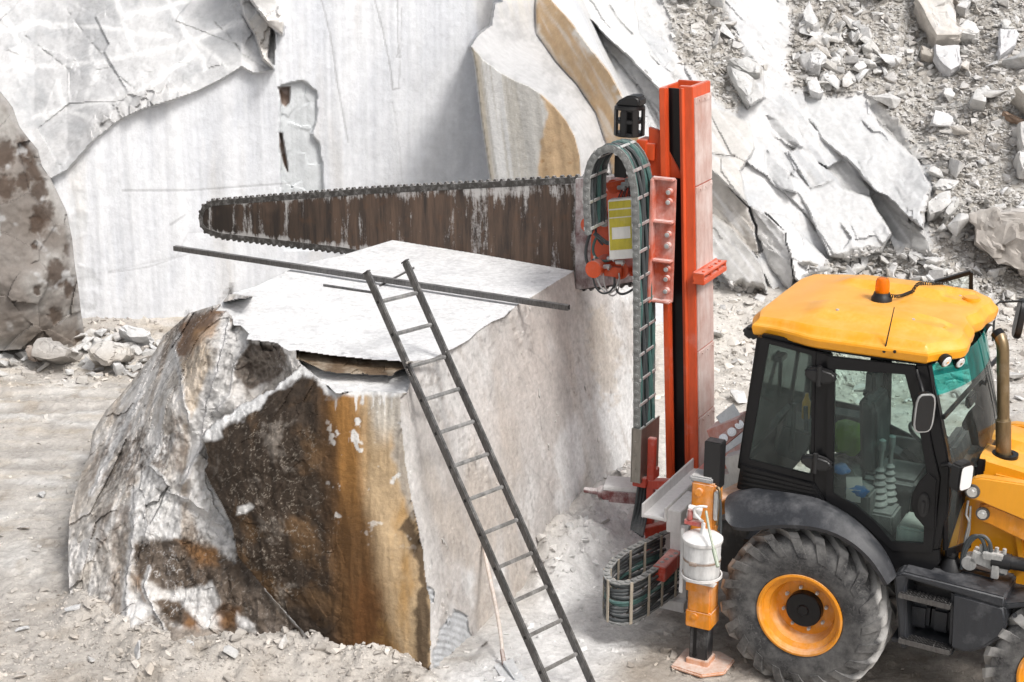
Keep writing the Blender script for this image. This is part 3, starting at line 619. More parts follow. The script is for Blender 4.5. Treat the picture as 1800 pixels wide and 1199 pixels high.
idx = RNG.choice(CRUB.size, 24000, p=(CRUB*(GY > -60)*(GY < 575)*(GX < 1880)).ravel()/(CRUB*(GY > -60)*(GY < 575)*(GX < 1880)).sum())
P = CP3.reshape(-1, 3)[idx]+RNG.normal(size=(24000, 3))*.012; S = np.clip(.036*(RNG.random(24000)+.008)**-.45, .036, .22)
tone = RNG.random(24000)[:, None]; gravel('slope_gravel', P, S, lerp(np.array([[.44, .41, .37]]), np.array([[.68, .67, .66]]), tone), M_RUBBLE)
n = 15000; gxp = RNG.uniform(-40, 1840, n*6); gyp = RNG.uniform(560, 1260, n*6); P = atZ(gxp, gyp, 0); d = fbm(np.stack([P[:, 0]*.9, P[:, 1]*.9, 0*gxp], -1), 4)
foot = ss(700, 620, gyp)*ss(330, 200, gxp)*3+ss(760, 560, gyp)*ss(1150, 1250, gxp)*4; berm = ss(70, 10, dline(gxp, gyp, [(150, 1100), (300, 1175), (600, 1170), (740, 1225)])[0])*2.4+ss(80, 10, dline(gxp, gyp, [(985, 985), (1040, 935), (1110, 890)])[0])*3
near = ss(1000, 1110, gyp)*ss(760, 600, gxp)*1.6; wt = np.clip(.25+d*1.3, .02, 1)+foot+berm+near; wt = wt*ss(0, 1, 1); sel = RNG.choice(n*6, n, replace=False, p=wt/wt.sum()); P = P[sel]; P[:, 2] = ground_h(P[:, 0], P[:, 1])
S = np.clip(.015*(RNG.random(n)+.004)**-.5, .015, .12)*(1+.9*np.clip(foot[sel], 0, 1)); P[:, 2] += S*.12
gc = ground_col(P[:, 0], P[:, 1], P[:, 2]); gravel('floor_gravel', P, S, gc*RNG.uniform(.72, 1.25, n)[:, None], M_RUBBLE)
# ================================================================== THE MARBLE BLOCK
ZT = 2.6
A_, B_, C_ = atZ(757, 1190, 0), atZ(1073, 880, 0), atZ(1008, 477, ZT)
nR = np.cross(B_-A_, C_-A_); nR /= np.linalg.norm(nR); nR = nR if nR[0] > 0 else -nR
SIL = [(600, 449), (690, 422), (850, 448), (1008, 476), (1012, 508), (1130, 489), (1133, 840), (1073, 880), (1030, 920), (993, 960), (970, 997), (950, 1015), (910, 1063), (890, 1093), (853, 1133), (833, 1143), (800, 1167), (777, 1189), (757, 1196),
       (710, 1172), (667, 1158), (600, 1156), (533, 1146), (467, 1136), (367, 1142), (290, 1141), (240, 1134), (213, 1126), (187, 1119), (180, 1092), (140, 1074), (123, 1050), (119, 1000), (121, 910), (132, 863), (143, 830), (157, 800), (163, 760), (187, 720), (213, 693), (240, 660), (273, 617), (287, 590), (313, 568), (333, 550), (390, 533), (403, 516), (450, 503), (533, 463)]
TOP = [(590, 430), (690, 398), (1030, 458), (1008, 476), (933, 523), (910, 535), (887, 557), (862, 568), (840, 582), (827, 597), (800, 612), (787, 617), (763, 630), (730, 634), (707, 636), (650, 632), (600, 627), (560, 622), (520, 616), (507, 617), (487, 604), (467, 601), (433, 597), (437, 587), (423, 573), (410, 572), (408, 557), (397, 546), (380, 546), (390, 532), (443, 521), (400, 515), (385, 500), (440, 480), (525, 445)]
LEDGE = [(520, 628), (545, 640), (570, 652), (600, 656), (650, 657), (690, 660), (700, 650), (712, 645), (722, 665), (716, 690), (690, 690), (640, 686), (590, 692), (572, 675), (548, 655), (530, 640)]
LFACE = [(520, 614), (560, 621), (600, 626), (650, 631), (712, 635), (716, 646), (700, 652), (690, 661), (650, 658), (600, 657), (570, 653), (545, 641), (520, 630)]
RIGHT = [(1008, 476), (1012, 508), (1140, 480), (1140, 850), (1073, 885), (970, 1005), (890, 1100), (800, 1175), (757, 1205), (757, 1133), (756, 1057), (748, 1017), (743, 967), (733, 917), (723, 877), (712, 810), (705, 740), (704, 700), (716, 690), (722, 665), (712, 640), (730, 634), (763, 630), (787, 617), (800, 612), (827, 597), (840, 582), (862, 568), (887, 557), (910, 535), (933, 523)]
MASS = [(533, 638), (510, 660), (480, 684), (460, 694), (430, 709), (398, 730), (375, 745), (362, 757), (356, 772), (366, 805), (360, 830), (376, 862), (392, 890), (404, 915), (412, 940), (416, 975), (436, 1000), (470, 1040), (510, 1085), (540, 1118), (560, 1160), (757, 1210), (757, 1057), (743, 967), (723, 877), (704, 740), (716, 690), (640, 686), (590, 692), (560, 665)]
def zY(x, y, z): return atZ(np.array(x, float), np.array(y, float), z)[..., 1]
def rY(x, y): return atP(np.array(x, float), np.array(y, float), A_, nR)[..., 1]
_lx = [(380, 546, 2.6), (410, 572, 2.55), (437, 590, 2.55), (467, 602, 2.55), (507, 618, 2.55), (313, 568, 2.2), (290, 592, 2.0), (240, 660, 1.55), (187, 720, 1.2), (157, 800, .9), (121, 910, .55), (119, 1000, .2), (123, 1050, 0), (180, 1092, 0), (213, 1126, 0), (290, 1141, 0), (400, 1142, 0), (533, 1146, 0)]
TL = TPS([(a, b) for a, b, c in _lx]+[(470, 650), (420, 640), (360, 760), (300, 700), (400, 690), (350, 850), (300, 950), (230, 900), (390, 950), (300, 1050), (440, 1050), (360, 600), (500, 640)],
         [float(zY(a, b, c)) for a, b, c in _lx]+[13.85, 13.9, 13.75, 14.05, 13.75, 13.45, 13.35, 13.75, 13.15, 13.10, 12.95, 14.0, 13.5])
_mx = [(590, 690), (640, 686), (700, 690)]
TM = TPS([(704, 700), (705, 740), (712, 810), (733, 917), (748, 1017), (757, 1133), (757, 1196), (640, 688), (590, 692), (560, 668), (533, 640), (460, 696), (398, 732), (358, 770), (365, 830), (404, 915), (416, 975), (470, 1040), (533, 1130), (600, 1156), (667, 1158), (480, 780), (450, 900), (560, 800), (560, 950), (640, 900), (640, 1050), (530, 1040), (690, 960)],
         [float(rY(*p)) for p in ((704, 700), (705, 740), (712, 810), (733, 917), (748, 1017), (757, 1133), (757, 1196))]+[float(zY(640, 688, 2.42)), float(zY(590, 692, 2.38)), float(zY(560, 668, 2.42)), float(zY(533, 640, 2.48)), 13.25, 13.3, 13.35, 13.2, 12.98, 12.92, 12.8, float(zY(533, 1142, 0))-.03, float(zY(600, 1156, 0)), float(zY(667, 1158, 0)), 12.85, 12.82, 12.72, 12.62, 12.45, 12.4, 12.65, 12.35])
def blockdep(x, y):
    YR = rY(x, y); YT = zY(x, y, ZT); P = atY(x, y, YR)
    w = 2.2*fbm(Pe_(x, y, 14), 3)
    sT = sdf(x+w*.45, y+w*.45, TOP); sR = sdf(x+w*.6, y, RIGHT); sL = sdf(x+w, y+w*.7, LEDGE); sF = sdf(x+w, y+w, LFACE); sM = sdf(x+2*w, y+2*w, MASS)
    # left, rough broken side
    Y0 = TL(x, y); Q = atY(x, y, Y0)
    f1, e1 = facet(Q*np.array([1.9, 1.6, .9])+.3*fbm(Q*1.7)[..., None]+3, 1.1); f2, e2 = facet(Q*np.array([4.2, 4, 2.6])+.3*fbm(Q*4)[..., None], 1.); f3, _ = facet(Q*13, 1.)
    gr = ridged(np.stack([Q[..., 0]*3.0+.6*fbm(Q*2), Q[..., 2]*.5, 0*x], -1), 4); fn = fbm(Q*16, 4); cr = fbm(Q*1.5+8, 5)
    YL = Y0-.065*f1-.03*f2*ss(-.1, .3, cr)-.07*gr-.30*fbm(Q*1.3+6, 5)-.07*fbm(Q*4, 4)-.014*f3*ss(0, .3, fbm(Q*2+2))-.014*fn
    CL = np.ones(x.shape+(3,))*np.array([.56, .52, .475]); CL = mixc(CL, (.72, .70, .68), ss(-.12, .3, cr+.25*f2+.25*gr)); CL = mixc(CL, (.42, .34, .265), ss(.08, .35, fbm(np.stack([Q[..., 0]*2.6, Q[..., 2]*.7, 0*x+3], -1), 5))*.7)
    crust = ss(.02, .28, fbm(Q*np.array([2.2, 2.2, 1.0])+31, 5)+.12*fn)*ss(230, 300, x+.0*y+80*ss(700, 800, y)); CL = mixc(CL, (.15, .115, .09), crust*.75*ss(-.35, .25, fbm(Q*22, 3)))
    def patch(C, poly, col, soft=8, amt=1., wob=12, thr=0.):
        s_ = sdf(x+wob*fbm(Pe_(x, y, 22)+2, 4), y+wob*fbm(Pe_(x, y, 22)+6, 4), poly); return mixc(C, col, ss(-soft, soft, s_)*amt*(1 if not thr else ss(-thr, thr, fbm(Q*7, 4))))
    CL = patch(CL, [(318, 570), (350, 550), (400, 545), (380, 562), (340, 600), (318, 640), (306, 610)], (.17, .09, .045), 5, .9)
    CL = patch(CL, [(340, 580), (385, 565), (372, 590), (340, 620), (325, 650)], (.40, .24, .12), 7, .7)
    CL = patch(CL, [(318, 640), (360, 600), (375, 640), (355, 720), (325, 760)], (.52, .42, .31), 12, .7)
    CL = patch(CL, [(408, 618), (440, 600), (490, 608), (508, 622), (500, 650), (470, 672), (432, 682), (412, 660), (402, 635)], (.13, .10, .08), 5, .95)
    CL = mixc(CL, (.33, .29, .25), ss(4, -1, 14*np.abs(fbm(Q*9+4, 4)))*ss(0, 8, sdf(x, y, [(408, 618), (440, 600), (490, 608), (508, 622), (500, 650), (470, 672), (432, 682), (412, 660), (402, 635)]))*.8)
    CL = patch(CL, [(215, 730), (250, 740), (250, 800), (268, 880), (225, 960), (180, 1000), (165, 930), (190, 850), (150, 860), (160, 810)], (.24, .20, .17), 14, .75, 16, .3)
    CL = patch(CL, [(300, 720), (330, 700), (345, 800), (325, 860), (300, 800)], (.20, .16, .13), 8, .8, 14, .25)
    CL = patch(CL, [(232, 955), (330, 940), (385, 975), (418, 975), (445, 1005), (490, 1060), (540, 1115), (566, 1165), (420, 1150), (400, 1110), (380, 1060), (330, 1050), (300, 1040), (235, 1010)], (.11, .08, .058), 7, .92, 12)
    CL = patch(CL, [(222, 1118), (300, 1098), (420, 1112), (540, 1122), (560, 1165), (210, 1150)], (.27, .22, .175), 6, .8, 10)
    CL = mixc(CL, (.38, .34, .30), ss(.03, 0, np.abs(fbm(Q*8+5, 4)))*ss(930, 980, y)*ss(230, 260, x)*.6)
    CL = patch(CL, [(320, 950), (385, 965), (380, 990), (345, 990)], (.27, .135, .05), 13, .8, 16)
    CL = patch(CL, [(233, 1015), (246, 1010), (262, 1060), (254, 1058)], (.30, .17, .08), 6, .7, 6)
    CL = patch(CL, [(268, 1055), (310, 1055), (350, 1095), (335, 1105), (290, 1085)], (.09, .055, .03), 4, .9, 6)
    CL = patch(CL, [(330, 1080), (352, 1098), (345, 1107), (325, 1100)], (.28, .135, .05), 9, .75, 9)
    CL = patch(CL, [(380, 1072), (420, 1075), (415, 1110), (385, 1100)], (.28, .14, .055), 13, .8, 12)
    CL = patch(CL, [(150, 1050), (165, 1055), (176, 1085), (158, 1078)], (.26, .13, .05), 3, .8, 3)
    for pol in ([(235, 860), (262, 815), (285, 835), (310, 870), (320, 945), (280, 945), (232, 950)], [(290, 1040), (340, 1035), (375, 1020), (386, 1060), (365, 1098), (345, 1075)], [(415, 1080), (445, 1095), (452, 1112), (415, 1112)], [(340, 820), (360, 840), (395, 900), (413, 940), (410, 990), (385, 965), (345, 930), (335, 880)], [(370, 650), (400, 690), (395, 735), (362, 757), (350, 800), (330, 830), (335, 740)], [(220, 1030), (245, 1050), (262, 1080), (228, 1105)], [(395, 550), (410, 575), (437, 590), (405, 650), (400, 690), (378, 680)]):
        CL = patch(CL, pol, (.735, .725, .715), 5, .9, 9)
    for pol in ([(290, 875), (322, 870), (318, 945), (285, 945)],): CL = mixc(CL, (.62, .61, .60), ss(-3, 3, sdf(x, y, pol))*.4)
    for q, hgt, wd in (([(246, 690), (240, 712), (215, 755), (178, 830), (160, 870)], .05, 9), ([(306, 606), (314, 650), (320, 700), (330, 740)], .06, 7), ([(398, 575), (384, 640), (362, 710), (352, 785), (322, 850)], .07, 9), ([(440, 592), (412, 640), (402, 690), (380, 720)], .06, 7), ([(235, 860), (232, 960), (218, 1040), (225, 1105)], .05, 10),
                       ([(300, 868), (340, 885), (378, 918), (412, 950), (446, 1008), (490, 1060), (536, 1112)], .05, 5), ([(285, 720), (280, 780), (262, 815), (290, 850)], .05, 8), ([(262, 1000), (250, 1030), (268, 1075), (290, 1110)], .04, 6)):
        d, s_, _ = dline(x+7*fbm(Pe_(x, y, 26), 3), y+7*fbm(Pe_(x, y, 26)+3, 3), q); YL = YL-hgt*ss(wd*2.2, 0, d)+.05*ss(40, 0, d)*(s_ < 0); CL = mixc(CL, (.74, .73, .725), ss(wd, wd*.2, d+4*fn)*.85)
    cx_ = np.abs(fbm(Q*8+41, 4)); CL = mixc(CL, (.76, .75, .74), ss(.035, .0, cx_)*ss(-.1, .2, fbm(Q*1.6+51, 3))*.6)
    CL = CL*(1-.45*ss(.05, .5, fbm(Q*20, 4)+.2)*ss(-.1, .3, crust+fbm(Q*2+71, 4)))[..., None]
    # dark weathered mass
    Y1 = TM(x, y); W = atY(x, y, Y1); g1, h1 = facet(W*np.array([1.6, 1.4, .8])+.3*fbm(W*1.5)[..., None]+11, 1.); g2, _ = facet(W*5+.3*fbm(W*4)[..., None], 1.); wn = fbm(W*15, 4)
    rough = ss(610, 560, x-(y-900)*.12)
    YM = Y1-.035*g1*rough-.012*g2*rough-.13*fbm(W*np.array([1.5, 1.5, 1.1])+2, 5)*rough-.03*fbm(W*6, 4)*rough-.012*wn*(.3+rough)-.03*ridged(np.stack([W[..., 0]*4, W[..., 2]*.6, 0*x], -1), 3)
    xx = x+10*fbm(Pe_(x, y, 60)+4, 4)+5*fbm(np.stack([x/9, y/70, 0*x], -1), 3)-(y-700)*.06
    CM = np.ones(x.shape+(3,))*np.array([.050, .036, .026]); CM = mixc(CM, (.115, .068, .034), ss(-.05, .35, fbm(W*2.2+4, 5))); CM = mixc(CM, (.31, .27, .225), ss(.0, .25, .05-np.abs(fbm(W*6+4, 5)))*.0+ss(.03, .0, np.abs(fbm(W*9+1, 4)))*ss(-.2, .2, fbm(W*1.2+9, 3))*.85)
    CM = mixc(CM, (.135, .068, .025), ss(545, 590, xx)*.9)
    CM = mixc(CM, (.33, .165, .05), ss(575, 596, xx)*ss(960, 800, y+18*fbm(W*2, 3))*.95)
    CM = mixc(CM, (.52, .385, .235), ss(612, 650, xx-.14*np.maximum(y-870, 0))*.95)
    CM = mixc(CM, (.46, .265, .09), ss(.0, .35, fbm(W*np.array([3, 3, 1.2])+14, 5))*ss(600, 630, xx)*.75)
    CM = mixc(CM, (.15, .066, .022), ss(.02, .3, fbm(W*np.array([2.4, 2.4, .7])+44, 4)+.1*ss(850, 1000, y))*ss(660, 600, xx-.08*(y-900))*ss(585, 600, xx)*ss(860, 930, y)*.9)
    CM = mixc(CM, (.53, .51, .47), ss(640, 662, xx)*ss(790, 740, y+22*fbm(W*3, 3))*.8)
    CM = patch(CM, [(697, 690), (716, 690), (716, 800), (730, 915), (722, 910), (705, 860), (690, 800)], (.50, .46, .41), 6, .8, 8)
    CM = patch(CM, [(744, 960), (756, 1060), (757, 1200), (732, 1180), (728, 1080), (738, 1030), (733, 985), (715, 940), (700, 930), (720, 905)], (.10, .068, .042), 4, .9, 10)
    CM = patch(CM, [(676, 1080), (690, 1120), (684, 1150), (672, 1120)], (.10, .06, .03), 3, .7, 8, .3)
    CM = mixc(CM, (.80, .79, .77), ss(.30, .38, fbm(W*6.5+3, 4))*ss(560, 600, x)*ss(1000, 850, y)*.9)
    dr = fbm(np.stack([x/7, y/45, 0*x+9], -1), 4); CM = mixc(CM, (.80, .79, .78), ss(.1, .3, dr-.0045*(y-700))*ss(575, 600, x)*ss(850, 720, y)*.85)
    CM = mixc(CM, (.36, .32, .28), ss(.18, .42, fbm(W*2.6+27, 5)+.25*wn)*rough*.45)
    CM = patch(CM, [(418, 892), (438, 884), (446, 890), (430, 902), (416, 905)], (.72, .71, .69), 3, .95, 4)
    crest = dline(x, y, [(590, 694), (565, 672), (533, 642), (500, 670), (460, 697), (398, 735), (362, 760)])[0]
    CM = mixc(CM, (.80, .80, .80), np.maximum(ss(13, 3, crest+26*fbm(W*4, 5)-1), ss(12, 0, sdf(x, y, LEDGE)*-1+8*fbm(W*8, 3)))*.95*ss(715, 690, x))
    CM = patch(CM, [(362, 757), (385, 742), (392, 770), (380, 775), (360, 775)], (.76, .76, .76), 4, .9, 6)
    # sawn right face
    u = (P-A_)@(np.cross([0, 0, 1], nR)); v = P[..., 2]; Fq = np.stack([u, v, 0*u], -1)
    a1 = fbm(Fq*np.array([1.1, .6, 1])+3, 5); a2 = fbm(np.stack([u*3+v*.6, v*.8, 0*u], -1), 5); a3 = fbm(Fq*14, 4); ch = fbm(Fq*7+3, 5)
    chipm = ss(.12, .3, fbm(Fq*np.array([1.6, 1., 1])+23, 5))
    a4 = fbm(np.stack([(u+v*.45)*5, v*.9, 0*u+6], -1), 5)
    YRR = YR-.03*a1-.05*chipm*ch-.016*a3*chipm-.014*a4-.03*ss(.1, .3, a4)*ch
    CR = np.ones(x.shape+(3,))*np.array([.55, .52, .50]); CR = mixc(CR, (.68, .665, .655), ss(-.1, .35, a1+.5*a2)); CR = mixc(CR, (.52, .455, .395), ss(.05, .38, fbm(Fq*np.array([1.3, .5, 1])+12, 5)+.3*a2)*.65)
    CR = CR*(1-.30*ss(.05, .4, a3)*ss(-.1, .3, a1+a2))[..., None]; CR = mixc(CR, (.45, .41, .37), chipm*ss(.0, .5, ch)*.4)
    CR = mixc(CR, (.78, .78, .78), ss(.14, .36, fbm(Fq*np.array([.9, .8, 1])+41, 5)+.001*(x-880)+.15*a2)*.9)
    CR = mixc(CR, (.53, .46, .385), ss(-8, 10, sdf(x+12*w, y+10*w, [(1030, 560), (1062, 530), (1090, 600), (1085, 690), (1055, 720), (1040, 640)]))*.55)
    CR = mixc(CR, (.52, .48, .45), ss(.12, .4, a4+.4*a3)*.55); CR = mixc(CR, (.62, .555, .515), ss(-60, 60, sdf(x, y, [(880, 570), (1010, 490), (1010, 620), (900, 800), (840, 760)])+60*a1)*.5)
    CR = mixc(CR, (.74, .73, .72), ss(40, 5, sR+14*a2)*ss(700, 760, y)*ss(800, 760, x)*.5)
    cl_ = ss(.30, .42, fbm(Fq*np.array([8, 5, 1])+60, 5))*ss(.0, .25, fbm(Fq*1.3+33, 3)); YRR = YRR-.03*cl_; CR = mixc(CR, (.70, .685, .665), cl_*.8); CR = CR*(1-.35*ss(.25, .45, fbm(Fq*np.array([14, 3, 1])+80, 4))*ss(.0, .3, fbm(Fq*1.7+93, 3)))[..., None]*1.06
    for pol in ([(760, 1150), (775, 1100), (800, 1072), (820, 1080), (830, 1120), (825, 1140), (800, 1165), (775, 1186), (760, 1190)], [(908, 1060), (922, 1030), (945, 1012), (950, 1016), (930, 1045)], [(748, 1030), (762, 1035), (765, 1060), (752, 1068)]):
        s_ = sdf(x+3*w, y+3*w, pol); m = ss(-1, 3, s_); rr = np.hypot(x-pol[0][0]-10, (y-pol[0][1]-40)); YRR = YRR+m*(.05+.010*np.sin(rr*.55+1.5*a2)); CR = mixc(CR, (.58, .60, .625), m*.9)
    for q, a in (([(915, 605), (945, 625), (970, 660)], .35), ([(860, 705), (868, 670)], .3), ([(930, 820), (960, 850), (975, 880)], .3)):
        d = dline(x+w, y, q)[0]; CR = mixc(CR, (.35, .33, .32), ss(2.5, .5, d)*a)
    CR = mixc(CR, (.33, .30, .28), ss(-2, 5, 1013-x)*ss(508, 500, y)*.0)
    # powdery sawn top
    Tq = atY(x, y, YT); tn = fbm(Tq*2.5, 5); CT = np.ones(x.shape+(3,))*np.array([.89, .89, .895]); CT = mixc(CT, (.80, .805, .82), ss(.1, .4, tn)*.5)
    YTT = YT-.02*fbm(Tq*1.1, 3)-.006*tn
    CT = mixc(CT, (.55, .55, .56), ss(.33, .43, fbm(Tq*7+3, 4))*ss(60, 10, sT)*.8)
    CT = mixc(CT, (.62, .63, .645), ss(-2, 2, sdf(x, y, [(403, 516), (443, 521), (392, 534)])))
    Y = np.where(sM > 0, YM, YL); C = np.where((sM > 0)[..., None], CM, CL)
    edge = ss(-9, 0, sM)*(sM <= 0); Y = Y+0*edge
    YLD = zY(x, y, 2.42)+.02*tn; mL = sL > 0; Y = np.where(mL, YLD, Y); C = np.where(mL[..., None], mixc(CT, (.62, .62, .63), ss(.0, .3, tn)*.5), C)
    YF_ = atP(x, y, atZ(560, 622, ZT), (.35, -1, .05))[..., 1]; mF = sF > 0
    Y = np.where(mF, np.maximum(zY(x, y, ZT), np.minimum(zY(x, y, 2.42), lerp(zY(x, y, ZT), zY(x, y, 2.42), .5)))-.03*g2, Y); C = np.where(mF[..., None], mixc(np.ones_like(C)*np.array([.20, .14, .09]), (.42, .35, .27), ss(-.1, .3, fbm(Tq*6, 4)))*1., C)
    mR = sR > 0; Y = np.where(mR, YRR, Y); C = np.where(mR[..., None], CR, C)
    mT = sT > 0; Y = np.where(mT, YTT, Y); C = np.where(mT[..., None], CT, C)
    return Y, C
M_BLOCK = rock_mat('block marble', 17, .7, .025, .36, .85)
me = shell('marble_block', SIL, blockdep, 1.6, 1.55, 6, sharp=32)
tag(link('marble_block', me, M_BLOCK), 'huge marble block with sawn white top and rust brown broken front', 'stone block')
# ================================================================== SMALL BUILDING KIT
class MB:
    """collects shaped, bevelled pieces and links them as ONE mesh"""
    def __init__(s): s.bm = bmesh.new()
    def add(s, b, bev=0, seg=1, smooth=False, M=None):
        if bev:
            es = [e for e in b.edges if len(e.link_faces) == 2 and e.calc_face_angle(0) > .5]
            if es: bmesh.ops.bevel(b, geom=es, offset=bev, segments=seg, affect='EDGES', clamp_overlap=True)
        if M is not None: b.transform(M)
        if smooth:
            for f in b.faces: f.smooth = True
        me = bpy.data.meshes.new('t'); b.to_mesh(me); b.free(); s.bm.from_mesh(me); bpy.data.meshes.remove(me); return s
    def box(s, c, d, rot=None, bev=.006, seg=2):
        b = bmesh.new(); bmesh.ops.create_cube(b, size=1); bmesh.ops.scale(b, vec=d, verts=b.verts)
        M = Matrix.Translation(c)
        if rot is not None: M = M @ (rot.to_4x4() if isinstance(rot, Matrix) else Matrix.Rotation(rot[2], 4, 'Z') @ Matrix.Rotation(rot[1], 4, 'Y') @ Matrix.Rotation(rot[0], 4, 'X'))
        return s.add(b, min(bev, min(d)*.3), seg, M=M)
    def beam(s, p0, p1, w, h, up=(0, 0, 1), bev=.005):
        p0, p1 = Vector(p0), Vector(p1); d = p1-p0; L = d.length; x = d/L; y = Vector(up).cross(x)
        if y.length < 1e-4: y = Vector((0, 1, 0)).cross(x)
        y.normalize(); z = x.cross(y); R = Matrix((x, y, z)).transposed()
        return s.box((p0+p1)/2, (L, w, h), R, bev)
    def prism(s, poly, a0, a1, axis='y', bev=.006, seg=2):
        """outline (u, v) pushed from a0 to a1 along an axis: y -> (x, z), x -> (y, z), z -> (x, y)"""
        f = {'y': lambda u, v, a: (u, a, v), 'x': lambda u, v, a: (a, u, v), 'z': lambda u, v, a: (u, v, a)}[axis]
        b = bmesh.new(); A = [b.verts.new(f(u, v, a0)) for u, v in poly]; B = [b.verts.new(f(u, v, a1)) for u, v in poly]; n = len(poly)
        b.faces.new(A); b.faces.new(B[::-1])
        for i in range(n): b.faces.new([A[i], B[i], B[(i+1) % n], A[(i+1) % n]])
        bmesh.ops.recalc_face_normals(b, faces=b.faces); return s.add(b, bev, seg)
    def frame(s, outer, inner, a0, a1, axis='y', bev=.004):
        f = {'y': lambda u, v, a: (u, a, v), 'x': lambda u, v, a: (a, u, v)}[axis]; n = len(outer); b = bmesh.new()
        O0 = [b.verts.new(f(u, v, a0)) for u, v in outer]; I0 = [b.verts.new(f(u, v, a0)) for u, v in inner]; O1 = [b.verts.new(f(u, v, a1)) for u, v in outer]; I1 = [b.verts.new(f(u, v, a1)) for u, v in inner]
        for i in range(n):
            j = (i+1) % n
            b.faces.new([O0[i], O0[j], I0[j], I0[i]]); b.faces.new([O1[i], I1[i], I1[j], O1[j]]); b.faces.new([O0[i], O1[i], O1[j], O0[j]]); b.faces.new([I0[i], I0[j], I1[j], I1[i]])
        bmesh.ops.recalc_face_normals(b, faces=b.faces); return s.add(b, bev, 2)
    def tube(s, pts, r, seg=10, cap=True):
        pts = [Vector(p) for p in pts]; b = bmesh.new(); rings = []; nrm = None
        for i, p in enumerate(pts):
            t = (pts[min(i+1, len(pts)-1)]-pts[max(i-1, 0)]).normalized()
            if nrm is None: nrm = t.orthogonal().normalized()
            nrm = (nrm-t*nrm.dot(t)); nrm = nrm.normalized() if nrm.length > 1e-6 else t.orthogonal().normalized(); bn = t.cross(nrm)
            rr = r[i] if hasattr(r, '__len__') else r
            rings.append([b.verts.new(p+(nrm*math.cos(k*2*math.pi/seg)+bn*math.sin(k*2*math.pi/seg))*rr) for k in range(seg)])
        for A, B in zip(rings[:-1], rings[1:]):
            for k in range(seg): b.faces.new([A[k], A[(k+1) % seg], B[(k+1) % seg], B[k]]).smooth = True
        if cap: b.faces.new(rings[0][::-1]); b.faces.new(rings[-1])
        return s.add(b)
    def cyl(s, p0, p1, r, r1=None, seg=20, bev=.003):
        p0, p1 = Vector(p0), Vector(p1); d = p1-p0; b = bmesh.new()
        bmesh.ops.create_cone(b, cap_ends=True, segments=seg, radius1=r, radius2=r if r1 is None else r1, depth=d.length)
        for f in b.faces: f.smooth = len(f.verts) == 4
        M = Matrix.Translation((p0+p1)/2) @ d.to_track_quat('Z', 'Y').to_matrix().to_4x4()
        if bev: bmesh.ops.bevel(b, geom=[e for e in b.edges if e.calc_face_angle(0) > .9], offset=bev, segments=2, affect='EDGES')
        return s.add(b, M=M)
    def lathe(s, prof, c=(0, 0, 0), axis='y', seg=48, smooth=True, sharp=()):
        """profile (radius, along axis)"""
        b = bmesh.new(); rings = []
        for r, a in prof:
            ring = []
            for k in range(seg):
                t = 2*math.pi*k/seg; u, v = r*math.cos(t), r*math.sin(t)
                ring.append(b.verts.new({'y': (c[0]+u, c[1]+a, c[2]+v), 'z': (c[0]+u, c[1]+v, c[2]+a), 'x': (c[0]+a, c[1]+u, c[2]+v)}[axis]))
            rings.append(ring)
        for A, B in zip(rings[:-1], rings[1:]):
            for k in range(seg): b.faces.new([A[k], A[(k+1) % seg], B[(k+1) % seg], B[k]]).smooth = smooth
        bmesh.ops.remove_doubles(b, verts=b.verts, dist=1e-5); bmesh.ops.recalc_face_normals(b, faces=b.faces); return s.add(b)
    def quadgrid(s, rows, thick=0, smooth=True):
        b = bmesh.new(); G = [[b.verts.new(p) for p in r] for r in rows]
        for i in range(len(G)-1):
            for j in range(len(G[0])-1): b.faces.new([G[i][j], G[i][j+1], G[i+1][j+1], G[i+1][j]]).smooth = smooth
        bmesh.ops.recalc_face_normals(b, faces=b.faces)
        if thick: bmesh.ops.solidify(b, geom=b.faces[:], thickness=thick)
        return s.add(b)
    def build(s, name, mat, parent=None, ang=35, sub=0):
        me = bpy.data.meshes.new(name); s.bm.to_mesh(me); s.bm.free()
        for p in me.polygons: p.use_smooth = True
        sharpen(me, ang); return link(name, me, mat, parent)
